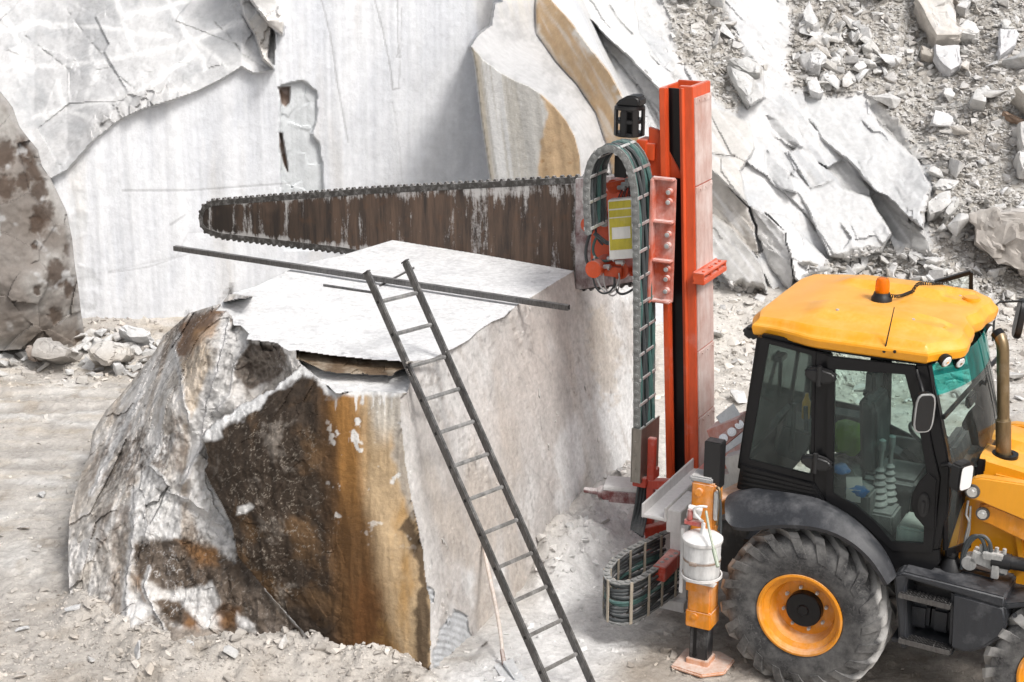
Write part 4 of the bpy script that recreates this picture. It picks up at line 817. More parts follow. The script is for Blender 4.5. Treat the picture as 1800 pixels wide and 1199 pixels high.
# ------------------------------------------------------------------ machine finishes
def dusty(name, col, rough=.45, dust=.3, dcol=(.66, .63, .60), metal=0, scale=3., top=.5, coat=0, bump=.0, grime=.25, spec=.5):
    m, nt, b, _ = new_mat(name); v = coords(nt)
    n1 = noise(nt, v, scale, 9, .68); n2 = noise(nt, coords(nt, (1, 1, .25)), scale*5, 6, .7)
    c = mixrgb(nt, 'MULTIPLY', 1., (*col,), ramp(nt, n2, [(.3, 1-grime), (.6, 1.)])) if grime else None
    geo = nd(nt, 'ShaderNodeNewGeometry'); sep = nd(nt, 'ShaderNodeSeparateXYZ', {0: geo.outputs['Normal']})
    up = nd(nt, 'ShaderNodeMapRange', {0: sep.outputs[2], 1: .2, 2: 1., 3: 0., 4: top})
    ad = nd(nt, 'ShaderNodeMath', {0: n1, 1: up.outputs[0]}, operation='ADD'); f0 = ramp(nt, ad.outputs[0], [(.62-dust*.5, 0), (.95-dust*.4, min(1, .35+dust))])
    fine = ramp(nt, n2, [(.35, .55), (.65, 1.)]); f = nd(nt, 'ShaderNodeMath', {0: f0, 1: fine}, operation='MULTIPLY').outputs[0]
    c = mixrgb(nt, 'MIX', f, c if c is not None else col, dcol); nt.links.new(c, b.inputs['Base Color'])
    rr = nd(nt, 'ShaderNodeMapRange', {0: f, 3: rough, 4: .9}); nt.links.new(rr.outputs[0], b.inputs['Roughness'])
    b.inputs['Metallic'].default_value = metal; b.inputs['Coat Weight'].default_value = coat; b.inputs['Coat Roughness'].default_value = .15; b.inputs['Specular IOR Level'].default_value = spec
    if metal:
        mm = nd(nt, 'ShaderNodeMapRange', {0: f, 3: metal, 4: 0.}); nt.links.new(mm.outputs[0], b.inputs['Metallic'])
    if bump:
        bp = nd(nt, 'ShaderNodeBump', {'Strength': bump, 'Distance': .004, 'Height': noise(nt, v, 90, 4, .6)}); nt.links.new(bp.outputs[0], b.inputs['Normal'])
    return m
M_ORANGE = dusty('red orange paint', (.62, .085, .022), .42, .12, top=.35, scale=2.5)
M_ODUST = dusty('red orange paint caked with marble dust', (.52, .085, .03), .55, .55, (.66, .60, .58), top=.35, scale=4)
M_YEL = dusty('machine yellow paint', (.78, .33, .012), .36, .06, (.84, .53, .22), top=.34, scale=5.5, coat=.2, grime=.05)
M_PANEL = dusty('pinkish steel panel under dust', (.46, .24, .19), .55, .85, (.60, .515, .49), metal=.2, top=.3, scale=3)
M_YELD = dusty('machine yellow paint, dusty', (.70, .26, .012), .42, .22, (.72, .60, .48), top=.3, scale=5, grime=.2)
M_BLK = dusty('black plastic', (.012, .012, .013), .42, -.05, (.35, .345, .34), top=.15, scale=4, bump=.3, grime=.2)
M_FEND = dusty('moulded grey black plastic', (.024, .026, .031), .48, .10, (.28, .28, .29), top=.16, scale=5, bump=.5, grime=.2)
M_BGL = dusty('black gloss frame', (.008, .008, .009), .28, -.25, (.3, .3, .3), top=.1, scale=3, grime=.1, spec=.3)
M_STEEL = dusty('worn steel', (.15, .145, .143), .38, .12, (.6, .59, .57), metal=.8, top=.25, scale=9, grime=.5)
M_GALV = dusty('zinc steel', (.55, .56, .56), .4, .2, (.74, .74, .73), metal=.7, top=.4, scale=7, grime=.2)
M_WHT = dusty('metal under white dust', (.62, .61, .60), .6, .5, (.76, .755, .75), top=.6, scale=5, grime=.15)
M_HOSE = dusty('black hose', (.045, .052, .055), .5, .12, (.4, .4, .4), top=.25, scale=8)
M_TEAL = dusty('teal striped hose', (.055, .125, .115), .5, .1, (.5, .5, .5), top=.2, scale=8)
M_LINK = dusty('cable chain link', (.20, .205, .20), .55, .25, (.5, .5, .49), top=.3, scale=10, grime=.3)
M_BRASS = dusty('brown tinted exhaust', (.24, .17, .09), .32, .12, (.5, .46, .40), metal=.65, scale=5, grime=.35)
M_CHROME = dusty('chrome', (.75, .75, .74), .18, .05, metal=1., scale=6, grime=.1)
M_SEAT = dusty('seat cloth', (.035, .036, .038), .9, .15, (.3, .3, .3), scale=5)
M_PAPER = dusty('paper', (.72, .68, .66), .8, 0, scale=6, grime=.05); M_BLUE = dusty('blue rubber', (.03, .18, .50), .4, .05, scale=6); M_GREEN = dusty('hi vis cloth', (.22, .42, .03), .8, .05, scale=6)
M_RED = dusty('red paint', (.44, .045, .022), .45, .15, scale=6, top=.3)
M_LYEL = dusty('yellow label', (.55, .46, .045), .55, .08, scale=6, top=.1); M_LWHT = dusty('white label', (.74, .73, .70), .5, .05, scale=6, grime=.1)
M_DRED = dusty('maroon paint under dust', (.14, .03, .03), .55, .42, (.76, .755, .75), top=.75, scale=7)
def tyre_mat():
    m, nt, b, _ = new_mat('dusty tyre rubber'); v = coords(nt)
    n1 = noise(nt, v, 5, 8, .7); n2 = noise(nt, v, 26, 6, .75, 1.5)
    f = ramp(nt, n1, [(.40, .04), (.68, .60)]); f2 = ramp(nt, n2, [(.50, 0), (.64, .40)])
    f = nd(nt, 'ShaderNodeMath', {0: f, 1: f2}, operation='MAXIMUM').outputs[0]
    at = nd(nt, 'ShaderNodeAttribute', attribute_name='Col').outputs[2]
    f = nd(nt, 'ShaderNodeMath', {0: f, 1: at}, operation='MULTIPLY', use_clamp=True).outputs[0]
    f = nd(nt, 'ShaderNodeMath', {0: f, 1: nd(nt, 'ShaderNodeMapRange', {0: at, 1: 1.0, 2: 2.0, 3: 0., 4: .8}).outputs[0]}, operation='ADD', use_clamp=True).outputs[0]
    c = mixrgb(nt, 'MIX', f, (.020, .020, .022), (.36, .35, .335)); nt.links.new(c, b.inputs['Base Color']); b.inputs['Roughness'].default_value = .75
    nt.links.new(nd(nt, 'ShaderNodeBump', {'Strength': .4, 'Distance': .004, 'Height': n2}).outputs[0], b.inputs['Normal']); return m
M_TYRE = tyre_mat()
def glass_mat(name, tint, dcol=(.62, .66, .64), dust=.10):
    m = bpy.data.materials.new(name); m.use_nodes = True; nt = m.node_tree; nt.nodes.clear(); out = nt.nodes.new('ShaderNodeOutputMaterial')
    tr = nd(nt, 'ShaderNodeBsdfTransparent', {0: (*tint, 1)}); gl = nd(nt, 'ShaderNodeBsdfGlossy', {0: (1, 1, 1, 1), 'Roughness': .03})
    lw = nd(nt, 'ShaderNodeFresnel', {'IOR': 1.22}); mx = nd(nt, 'ShaderNodeMixShader', {0: lw.outputs[0], 1: tr.outputs[0], 2: gl.outputs[0]})
    df = nd(nt, 'ShaderNodeBsdfDiffuse', {0: (*dcol, 1)}); n = noise(nt, coords(nt, (1, 1, .35)), 7, 8, .7, .6)
    mx2 = nd(nt, 'ShaderNodeMixShader', {0: ramp(nt, n, [(.35, dust*.25), (.75, dust)]), 1: mx.outputs[0], 2: df.outputs[0]})
    nt.links.new(mx2.outputs[0], out.inputs[0]); return m
M_GLASS = glass_mat('green tinted cab glass', (.83, .90, .875), dust=.055); M_SHADE = glass_mat('green sun band glass', (.18, .62, .57), (.01, .36, .32), dust=.42)
def lens_mat(name, col, tr=.6, em=0):
    m, nt, b, _ = new_mat(name); b.inputs['Base Color'].default_value = (*col, 1); b.inputs['Roughness'].default_value = .08; b.inputs['Transmission Weight'].default_value = tr; b.inputs['IOR'].default_value = 1.3; return m
M_AMBER = lens_mat('amber lens', (.95, .28, .01), .55); M_LENS = lens_mat('clear lamp glass', (.85, .86, .86), .2)
def bar_mat():
    """rust brown blade with stone slurry runs"""
    m, nt, b, _ = new_mat('rusty saw blade'); v = coords(nt); vs = coords(nt, (1, 1, .10))
    n1 = noise(nt, vs, 9, 8, .7); n2 = noise(nt, v, 6, 8, .7); n3 = noise(nt, coords(nt, (1, 1, .2)), 8, 7, .7)
    c = mixrgb(nt, 'MIX', ramp(nt, n1, [(.38, 0), (.62, 1)]), (.038, .028, .023), (.125, .080, .055))
    c = mixrgb(nt, 'MIX', ramp(nt, n2, [(.54, 0), (.78, .5)]), c, (.15, .07, .03))
    a = nd(nt, 'ShaderNodeAttribute', attribute_name='Col'); sp = nd(nt, 'ShaderNodeSeparateColor', {0: a.outputs[0]})
    c = mixrgb(nt, 'MIX', nd(nt, 'ShaderNodeMath', {0: sp.outputs[1], 1: .9}, operation='MULTIPLY').outputs[0], c, (.018, .013, .010))
    k = nd(nt, 'ShaderNodeMath', {0: n3, 1: sp.outputs[0]}, operation='ADD'); k2 = nd(nt, 'ShaderNodeMath', {0: k.outputs[0], 1: nd(nt, 'ShaderNodeMath', {0: noise(nt, v, 34, 5, .7), 1: .22}, operation='MULTIPLY').outputs[0]}, operation='ADD')
    c = mixrgb(nt, 'MIX', ramp(nt, k2.outputs[0], [(.70, 0), (.83, .85)]), c, (.56, .545, .53))
    nt.links.new(c, b.inputs['Base Color']); b.inputs['Roughness'].default_value = .7; b.inputs['Metallic'].default_value = .1
    nt.links.new(nd(nt, 'ShaderNodeBump', {'Strength': .5, 'Distance': .006, 'Height': k2.outputs[0]}).outputs[0], b.inputs['Normal']); return m
M_BAR = bar_mat()
# ------------------------------------------------------------------ machine axes
YAW = math.radians(27.31); TX, TY = 2.921, 13.016
TF = np.array([math.cos(YAW), -math.sin(YAW)]); TLf = np.array([math.sin(YAW), math.cos(YAW)])
def T(px, py, y):
    """photo pixel -> (forward, up) on the machine's lengthwise plane at y (left positive)"""
    n = np.array([TLf[0], TLf[1], 0]); w_ = atP(px, py, np.array([TX, TY, 0])+n*y, n); d = w_[:2]-[TX, TY]
    return float(d@TF), float(w_[2])
def Tx(px, py, x):
    """photo pixel -> (left, up) on the machine's crosswise plane at x"""
    n = np.array([TF[0], TF[1], 0]); w_ = atP(px, py, np.array([TX, TY, 0])+n*x, n); d = w_[:2]-[TX, TY]
    return float(d@TLf), float(w_[2])
def T3(px, py, y): a = T(px, py, y); return Vector((a[0], y, a[1]))
def TP(pts, y): return [T(a, b, y) for a, b in pts]
def w2t(p): d = np.array(p[:2])-[TX, TY]; return Vector((float(d@TF), float(d@TLf), float(p[2])))
def t2w(p): q = np.array([TX, TY])+TF*p[0]+TLf*p[1]; return Vector((q[0], q[1], p[2]))
# ================================================================== LADDER, BARS, SHOVEL
M_RUNG = dusty('bare worn rung', (.25, .245, .235), .35, .12, (.6, .59, .58), metal=.7, top=.35, scale=9, grime=.4)
def lad():
    E1 = Vector(atZ(716, 642, 2.66)); B1 = Vector(atZ(960, 1199, .32)); d = (E1-B1).normalized()
    def along(py, o=Vector((0, 0, 0))):
        return min(((abs(topix(np.array(B1+o+d*float(t)))[1]-py), t) for t in np.linspace(-.6, 6.5, 1421)))[1]
    L1 = B1+d*along(480); L0 = B1-d*(B1.z/d.z)
    best = (1e9,)
    for th in np.linspace(-.3, 1.5, 91):
        s0 = Vector((math.cos(th), math.sin(th), 0)); s0 = (s0-d*s0.dot(d)).normalized()
        for W in np.linspace(.25, .7, 46):
            qx, qy = topix(np.array(L1+s0*W)); e = (qx-714)**2+(qy-464)**2
            if e < best[0]: best = (e, s0, W)
    side, W = best[1], best[2]
    root = empty('ladder', L0, 0, 'grey metal ladder leaning on the front edge of the marble block', 'ladder')
    nrm = d.cross(side).normalized()
    Lt = (L1-L0).length
    for k in (0, 1):
        m = MB(); m.beam(side*W*k, side*W*k+d*(Lt+.02*k), .036, .075, nrm, .008)
        m.beam(side*W*k+d*(Lt+.02*k), side*W*k+d*(Lt+.02*k+.012), .042, .08, nrm, .004); m.build('side_rail', M_STEEL, root)
    n = 13; t_top = along(531)+(B1.z/d.z)
    for i in range(n+1):
        t = t_top-i*.305
        if t < .1: break
        m = MB(); m.beam(d*t+side*.018, d*t+side*(W-.018), .034, .034, nrm, .009); m.build('rung', M_RUNG, root)
        for k in (0, 1):
            m = MB(); c = d*t+side*(W*k+(-.0185 if k == 0 else .0185)); m.beam(c-side*.0015, c+side*.0015, .026, .026, nrm, .004); m.build('rung_end', M_BGL, root)
lad()
p0 = Vector(atZ(307, 436, 2.66)); p1 = Vector(atZ(1000, 541, 2.66))
m = MB(); L = (p1-p0).length; d = (p1-p0).normalized(); q = Vector((0, 0, 1)).cross(d)
root = empty('steel_tube', p0, 0, 'long square steel tube lying across the white top of the block', 'steel tube')
for o, a, b in ((Vector((0, 0, .024)), .05, .004), (Vector((0, 0, -.024)), .05, .004), (q*.023, .004, .044), (q*-.023, .004, .044)): m.beam(o, d*L+o, a, b, (0, 0, 1), .0012)
m.build('tube_wall', M_STEEL, root)
def rod(a, b, r, lab):
    p = Vector(atZ(*a, ZT+r)); q_ = Vector(atZ(*b, ZT+r)); o = MB().tube([Vector(), (q_-p)*.33, (q_-p)*.66, q_-p], r, 8).build('metal_rod', M_STEEL); o.location = p; tag(o, lab, 'rod')
rod((569, 501), (655, 514), .013, 'thin rod left of the ladder on the white top of the block'); rod((668, 502), (727, 471), .012, 'thin rod crossing behind the ladder top on the white block')
# shovel
tip = Vector(atZ(868, 1200, .03)); soc = Vector(atZ(885, 1160, .10)); top = Vector(atP(852, 955, A_+nR*.03, nR))
root = empty('shovel', soc, 0, 'shovel with a whitish wooden handle leaning on the sawn side of the block', 'shovel')
m = MB(); h = top-soc; m.tube([h*t+Vector((.012*math.sin(t*5), 0, 0)) for t in np.linspace(.05, 1, 9)], [.016]*2+[.018]*5+[.017, .015], 10); m.build('handle', dusty('grey wood', (.50, .40, .33), .8, .35, (.70, .66, .63), top=.3, scale=8), root)
m = MB(); m.tube([Vector((0, 0, 0))-h.normalized()*.04, h.normalized()*.10], [.021, .019], 10); m.build('socket', dusty('brown ferrule', (.16, .08, .06), .7, .2, scale=9), root)
bl = [Vector(atZ(a, b, z))-soc for a, b, z in ((872, 1168, .06), (902, 1157, .06), (905, 1168, .05), (938, 1215, .005), (898, 1218, .005), (869, 1172, .05))]
b = bmesh.new(); b.faces.new([b.verts.new(p) for p in bl]); bmesh.ops.subdivide_edges(b, edges=b.edges[:], cuts=2); bmesh.ops.solidify(b, geom=b.faces[:], thickness=.004)
m = MB(); m.add(b); m.tube([-h.normalized()*.02, (bl[3]+bl[4])*.30], [.02, .008], 8); m.build('blade', dusty('dusty shovel blade', (.50, .52, .54), .5, .3, (.76, .76, .76), metal=.5, top=.3, scale=9), root)

# ================================================================== CHAIN SAW RIG
RIG = empty('chain_saw_rig', t2w((-1.98, 1.08, 0)), -YAW, 'orange quarry chain saw on a tall mast with its rusty blade over the block', 'stone saw')
ro = Vector((-1.98, 1.08, 0))
def rb(m, name, mat, parent=None, ang=35):
    if name in ('mast', 'mast_groove', 'cover_plate', 'flange'): m.bm.transform(Matrix(((1, 0, -.05, .05*ZT_), (0, 1, 0, 0), (0, 0, 1, 0), (0, 0, 0, 1))))
    m.bm.transform(Matrix.Translation(-ro)); return m.build(name, mat, parent or RIG, ang)
X0, X1, Y0_, Y1_ = -2.19, -1.855, .83, 1.29; ZT_, ZB_ = T(1200, 163, .83)[1]+.06, .42
# mast: near corner post, grooved face, dusty side plates, flanges
m = MB()
m.prism([(X1-.135, Y0_), (X1, Y0_), (X1, Y1_), (X1-.05, Y1_), (X1-.05, Y0_+.06), (X1-.135, Y0_+.06)], ZB_, ZT_, 'z', .006)
m.prism([(X0, Y0_-.0), (X0+.06, Y0_-.0), (X0+.06, Y0_+.10), (X0+.03, Y0_+.10), (X0+.03, Y1_), (X0, Y1_)], ZB_, ZT_-.03, 'z', .006)
m.box(((X0+X1)/2, Y1_-.02, (ZB_+ZT_)/2), (X1-X0-.04, .03, ZT_-ZB_-.02)); m.tube([(X1-.10, Y0_-.004, ZB_+.02), (X1-.10, Y0_-.004, ZT_-.02)], .018, 8)
m.box((X0+.06, Y0_+.04, (ZB_+ZT_)/2), (.03, .03, ZT_-ZB_-.06)); m.box(((X0+X1)/2, (Y0_+Y1_)/2, ZB_+.02), (X1-X0+.2, .7, .04)); rb(m, 'mast', M_ORANGE)
m = MB(); m.box(((X0+X1)/2, Y0_+.10, (ZB_+ZT_)/2), (X1-X0-.06, .02, ZT_-ZB_-.08), bev=.002); rb(m, 'mast_groove', M_BGL)
zs = [ZB_+.1, T(1240, 740, .83)[1], T(1225, 620, .83)[1], T(1225, 482, .83)[1], T(1225, 330, .83)[1], ZT_-.10]
for a, b_ in zip(zs[:-1], zs[1:]):
    m = MB(); m.box((X1+.006, (Y0_+Y1_)/2+.008, (a+b_)/2), (.012, .425, b_-a-.012), bev=.003); m.box((X1+.011, (Y0_+Y1_)/2+.008, b_-.035), (.014, .41, .06), bev=.004)
    for t in (-.14, 0, .14): m.cyl((X1+.014, (Y0_+Y1_)/2+.03+t, b_-.035), (X1+.026, (Y0_+Y1_)/2+.03+t, b_-.035), .012, seg=6, bev=0)
    rb(m, 'cover_plate', M_PANEL)
zf = T(1215, 487, .83)[1]; m = MB(); m.box((X1+.06, (Y0_+Y1_)/2, zf-.02), (.12, .62, .05)); m.box((X1+.06, (Y0_+Y1_)/2, zf+.05), (.12, .62, .02), bev=.003); m.box((X1+.012, (Y0_+Y1_)/2, zf+.02), (.022, .62, .10))
for t in (-.30, -.10, .10, .30): m.box((X1+.06, (Y0_+Y1_)/2+t, zf+.02), (.11, .018, .08), bev=.003)
for t in (-.22, -.05, .0, .12, .22): m.cyl((X1+.08, (Y0_+Y1_)/2+t, zf-.045), (X1+.08, (Y0_+Y1_)/2+t, zf+.075), .014, seg=6, bev=0)
rb(m, 'flange', M_ORANGE)
# carriage plate with bolts on the grooved face
yc = .74; P_ = TP([(1149, 312), (1187, 322), (1190, 535), (1155, 533)], yc); z0c, z1c = P_[2][1], P_[0][1]; xa, xb_ = P_[0][0]+.0, P_[1][0]
m = MB(); m.box(((xa+xb_)/2, yc+.03, (z0c+z1c)/2), (xb_-xa, .03, z1c-z0c), bev=.008); m.box((xa+.015, yc-.03, (z0c+z1c)/2), (.03, .12, z1c-z0c), bev=.006)
for t in (0, .34, .655, .985): m.box(((xa+xb_)/2, yc-.02, lerp(z1c, z0c, t)), (xb_-xa, .09, .025), bev=.008)
for t in (.1, .18, .44, .53, .72, .80, .9):
    zz = lerp(z1c, z0c, t); m.cyl(((xa+xb_)/2+.055, yc+.02, zz), ((xa+xb_)/2+.055, yc-.03, zz), .032, seg=14)
m.box(((xa+xb_)/2-.12, yc+.1, (z0c+z1c)/2), (.16, .14, z1c-z0c-.1)); rb(m, 'carriage', M_ODUST)
for t in (.1, .18, .44, .53, .72, .80, .9):
    m = MB(); zz = lerp(z1c, z0c, t); m.cyl(((xa+xb_)/2+.055, yc-.028, zz), ((xa+xb_)/2+.055, yc-.045, zz), .022, seg=10); m.cyl(((xa+xb_)/2+.055, yc-.045, zz), ((xa+xb_)/2+.055, yc-.047, zz), .010, seg=8, bev=0); rb(m, 'bolt', M_GALV)
m = MB(); a = T(1135, 245, .95); m.box((a[0], .95, a[1]-.20), (.10, .22, .42)); m.box((a[0]+.07, .90, a[1]-.1), (.12, .10, .16)); m.prism([(xa-.1, z1c-.02), (xb_+.02, z1c-.02), (X0-.03, z1c+.42), (X0-.12, z1c+.44), (xa-.12, z1c+.2)], .90, .95); rb(m, 'carriage_arm', M_ORANGE)
# motor cover on top of the carriage
a = T(1106, 238, .95); mc = Vector((a[0], .95, a[1])); m = MB()
for k, (z_, r_) in enumerate(((.0, .145), (.125, .145), (.25, .15))):
    m.prism([(mc.x+r_*math.cos(t)*(1.0 if abs(math.cos(t)) < .8 else .97), mc.y+r_*math.sin(t)) for t in np.linspace(0, 2*math.pi, 17)[:-1]], mc.z+z_, mc.z+z_+.035, 'z', .008)
for t in np.linspace(0, 2*math.pi, 9)[:-1]: m.box((mc.x+.138*math.cos(t), mc.y+.138*math.sin(t), mc.z+.13), (.022, .06, .25), (0, 0, t))
m.box((mc.x, mc.y, mc.z+.12), (.14, .14, .22)); m.prism([(mc.x-.13, mc.z+.28), (mc.x+.13, mc.z+.28), (mc.x+.13, mc.z+.37), (mc.x+.08, mc.z+.39), (mc.x, mc.z+.385), (mc.x-.08, mc.z+.34)], mc.y-.09, mc.y+.10, bev=.02, seg=3)
rb(m, 'motor_cover', M_BLK)
m = MB(); a = T(1095, 290, .80); m.box((a[0], .80, a[1]), (.12, .14, .22)); rb(m, 'motor_bracket', M_BLK)
# --- the saw blade
BA = np.array([.65, 16.04+.13]); bd_ = np.array([-1.99, 1.33]); bd_ /= np.linalg.norm(bd_); bn = np.array([-bd_[1], bd_[0], 0]); BP = np.array([BA[0], BA[1], 0])
def bq(px, py): w_ = atP(px, py, BP, bn); return float((w_[:2]-BA)@bd_), float(w_[2])
tipo = [bq(x, y) for x, y in ((1112, 305), (1024, 310), (860, 319), (640, 331), (500, 342), (400, 350), (374, 352), (358, 361), (352, 378), (354, 396), (364, 409), (390, 418), (500, 431), (600, 443), (800, 476), (1014, 509), (1112, 500))]
def ins(poly, k):
    p = np.array(poly); n = len(p); out = []
    for i in range(n):
        a, b, c = p[i-1], p[i], p[(i+1) % n]; e1 = (b-a)/np.linalg.norm(b-a); e2 = (c-b)/np.linalg.norm(c-b); nn = np.array([-(e1+e2)[1], (e1+e2)[0]]); nn /= np.linalg.norm(nn)+1e-9; out.append(b+nn*k)
    return [tuple(q) for q in out]
ar = sum(tipo[i-1][0]*tipo[i][1]-tipo[i][0]*tipo[i-1][1] for i in range(len(tipo))); sg = 1 if ar > 0 else -1
def bw(u, v, off): return Vector((BA[0]+bd_[0]*u+bn[0]*off, BA[1]+bd_[1]*u+bn[1]*off, v))
def blade_mesh(name, outer, th, mat, res=0):
    b = bmesh.new()
    if res:
        us = [p[0] for p in outer]; vs = [p[1] for p in outer]; pts = [Vector(p) for p in outer]
        for u in np.arange(min(us)+.01, max(us), .03):
            for v in np.arange(min(vs)+.01, max(vs), .03):
                if sdf(np.array([u*100]), np.array([v*100]), np.array(outer)*100)[0] > 1.0: pts.append(Vector((u, v)))
        n = len(outer); vv, ee, ff, *_ = delaunay_2d_cdt(pts, [], [list(range(n))], 1, 1e-5)
        for off in (-th/2, th/2):
            V = [b.verts.new(bw(p[0], p[1], off)) for p in vv]
            for f in ff: b.faces.new([V[i] for i in (f if off < 0 else f[::-1])])
        bmesh.ops.recalc_face_normals(b, faces=b.faces)
    A = [b.verts.new(bw(u, v, -th/2)) for u, v in outer]; B = [b.verts.new(bw(u, v, th/2)) for u, v in outer]; n = len(outer)
    for i in range(n): b.faces.new([A[i], B[i], B[(i+1) % n], A[(i+1) % n]])
    if not res: b.faces.new(A); b.faces.new(B[::-1])
    bmesh.ops.recalc_face_normals(b, faces=b.faces); me = bpy.data.meshes.new(name); b.to_mesh(me); b.free()
    return me
me = blade_mesh('saw_blade', ins(tipo, .055*sg), .05, M_BAR, 1)
V = np.array([v.co[:] for v in me.vertices]); uu = (V[:, :2]-BA)@bd_; px_, py_ = topix(V)
ca = np.ones((len(V), 4), np.float32); hh = .0+.2*ss(998, 1016, px_)+.13*ss(.05, .0, np.abs(np.mod(px_, 1e9)-1e9))
for cx, wd_, am in ((520, 3, .1), (1012, 8, .1), (975, 8, .10), (504, 4, .2), (440, 5, .2), (885, 6, .1), (610, 3, .12), (430, 4, .2), (455, 5, .16), (410, 3, .15), (700, 8, .08), (840, 10, .10), (368, 8, .14)): hh = np.maximum(hh, am*np.exp(-((px_-cx)/wd_)**2))
frac = (py_-interp(px_, [(350, 352), (640, 331), (1024, 310)]))/(interp(px_, [(350, 410), (600, 443), (1014, 509)])-interp(px_, [(350, 352), (640, 331), (1024, 310)]))
hh = hh+.12*ss(.22, .10, frac)+.16*ss(.80, .90, frac); dk = ss(430, 370, px_)*.6+.55*ss(640, 430, px_)*ss(.2, .6, fbm(V*3, 4)+.5)+.8*ss(.15, .08, frac)*ss(.0, .2, fbm(V*5)+.1)
rust = np.exp(-((px_-968)/12)**2)*ss(480, 340, py_)*.0
ca[:, 0] = np.clip(hh, 0, 1); ca[:, 1] = np.clip(dk, 0, 1); at = me.color_attributes.new('Col', 'FLOAT_COLOR', 'POINT'); at.data.foreach_set('color', ca.ravel())
RM = Matrix.Rotation(YAW, 4, 'Z') @ Matrix.Translation(-Vector(t2w((ro.x, ro.y, 0))))      # world -> rig axes
me.transform(RM); link('saw_blade', me, M_BAR, RIG)
# cutting chain round the rim: guide strip plus teeth
chain = ins(tipo, .03*sg)
b = bmesh.new(); n = len(tipo)
for off in (-1, 1): pass
m = MB(); O_, I_ = tipo, ins(tipo, .065*sg)
for i in range(n-1):
    q8 = [bw(*O_[i], -.028), bw(*O_[i+1], -.028), bw(*I_[i+1], -.028), bw(*I_[i], -.028), bw(*O_[i], .028), bw(*O_[i+1], .028), bw(*I_[i+1], .028), bw(*I_[i], .028)]
    b = bmesh.new(); v = [b.verts.new(p) for p in q8]
    for f in ((0, 1, 2, 3), (7, 6, 5, 4), (0, 4, 5, 1), (2, 6, 7, 3)): b.faces.new([v[k] for k in f])
    bmesh.ops.recalc_face_normals(b, faces=b.faces); m.add(b)
acc = 0
for i in range(n-1):
    a, c = np.array(tipo[i]), np.array(tipo[i+1]); L = np.linalg.norm(c-a); e = (c-a)/L; out = np.array([e[1], -e[0]])*sg; t = acc
    while t < L:
        p = a+e*t; k = 1 if int((t-acc)/.085) % 2 else -1
        pr = [(p-e*.022-out*.01), (p+e*.022-out*.01), (p+e*.020+out*.010), (p+e*.008+out*.024), (p-e*.012+out*.022), (p-e*.020+out*.004)]
        b = bmesh.new(); A = [b.verts.new(bw(q[0], q[1], -.020+.006*k)) for q in pr]; B = [b.verts.new(bw(q[0], q[1], .020+.006*k)) for q in pr]
        b.faces.new(A); b.faces.new(B[::-1])
        for q in range(6): b.faces.new([A[q], B[q], B[(q+1) % 6], A[(q+1) % 6]])
        bmesh.ops.recalc_face_normals(b, faces=b.faces); m.add(b); t += .094
    acc = t-L
m.bm.transform(RM); m.build('saw_chain', dusty('dusty chain steel', (.07, .065, .06), .5, .30, (.62, .61, .60), metal=.5, top=.3, scale=14), RIG, 30)
# white root of the blade and the drive behind the hoses
m = MB(); rp = [bq(x, y) for x, y in ((1016, 312), (1125, 304), (1128, 492), (1016, 508))]; b = bmesh.new()
A = [b.verts.new(bw(u, v, -.05)) for u, v in rp]; B = [b.verts.new(bw(u, v, .06)) for u, v in rp]; b.faces.new(A); b.faces.new(B[::-1])
for i in range(4): b.faces.new([A[i], B[i], B[(i+1) % 4], A[(i+1) % 4]])
bmesh.ops.recalc_face_normals(b, faces=b.faces); m.add(b, .01); m.bm.transform(RM); m.build('blade_clamp', dusty('maroon clamp under slurry', (.13, .05, .05), .6, .62, (.70, .69, .68), top=.2, scale=6), RIG)
yh = .98
m = MB()
for (px, py, r, dd, yy) in ((1040, 392, .075, .25, 1.05), (1050, 470, .085, .22, .8), (1095, 470, .10, .25, .95), (1085, 325, .07, .2, 1.0)):
    a = T(px, py, yy); m.cyl((a[0], yy-.1, a[1]), (a[0], yy+dd, a[1]), r, seg=22); m.box((a[0]+.12, yy+.08, a[1]-.03), (.26, .14, .10))
a = T(1052, 385, .86); m.box((a[0], .86, a[1]), (.24, .05, .09), (0, -.35, 0)); a = T(1085, 322, .9); m.box((a[0], .9, a[1]), (.28, .06, .05), (0, -.25, 0)); a = T(1075, 400, 1.15); m.box((a[0]+.05, 1.15, a[1]), (.5, .1, .75)); rb(m, 'drive_unit', M_ORANGE)
for (px, py, yy) in ((1075, 455, .78), (1090, 462, .76), (1066, 470, .78), (1100, 325, .85), (1107, 318, .85), (1093, 331, .85)):
    m = MB(); a = T(px, py, yy); m.cyl((a[0]-.04, yy, a[1]), (a[0]+.05, yy-.02, a[1]+.02), .022, seg=8); m.cyl((a[0]+.02, yy, a[1]), (a[0]+.035, yy, a[1]), .03, seg=6); rb(m, 'hose_fitting', M_GALV)
def bez(a, b, c, d, n=14):
    a, b, c, d = map(Vector, (a, b, c, d)); return [a*(1-t)**3+b*3*t*(1-t)**2+c*3*t*t*(1-t)+d*t**3 for t in np.linspace(0, 1, n)]
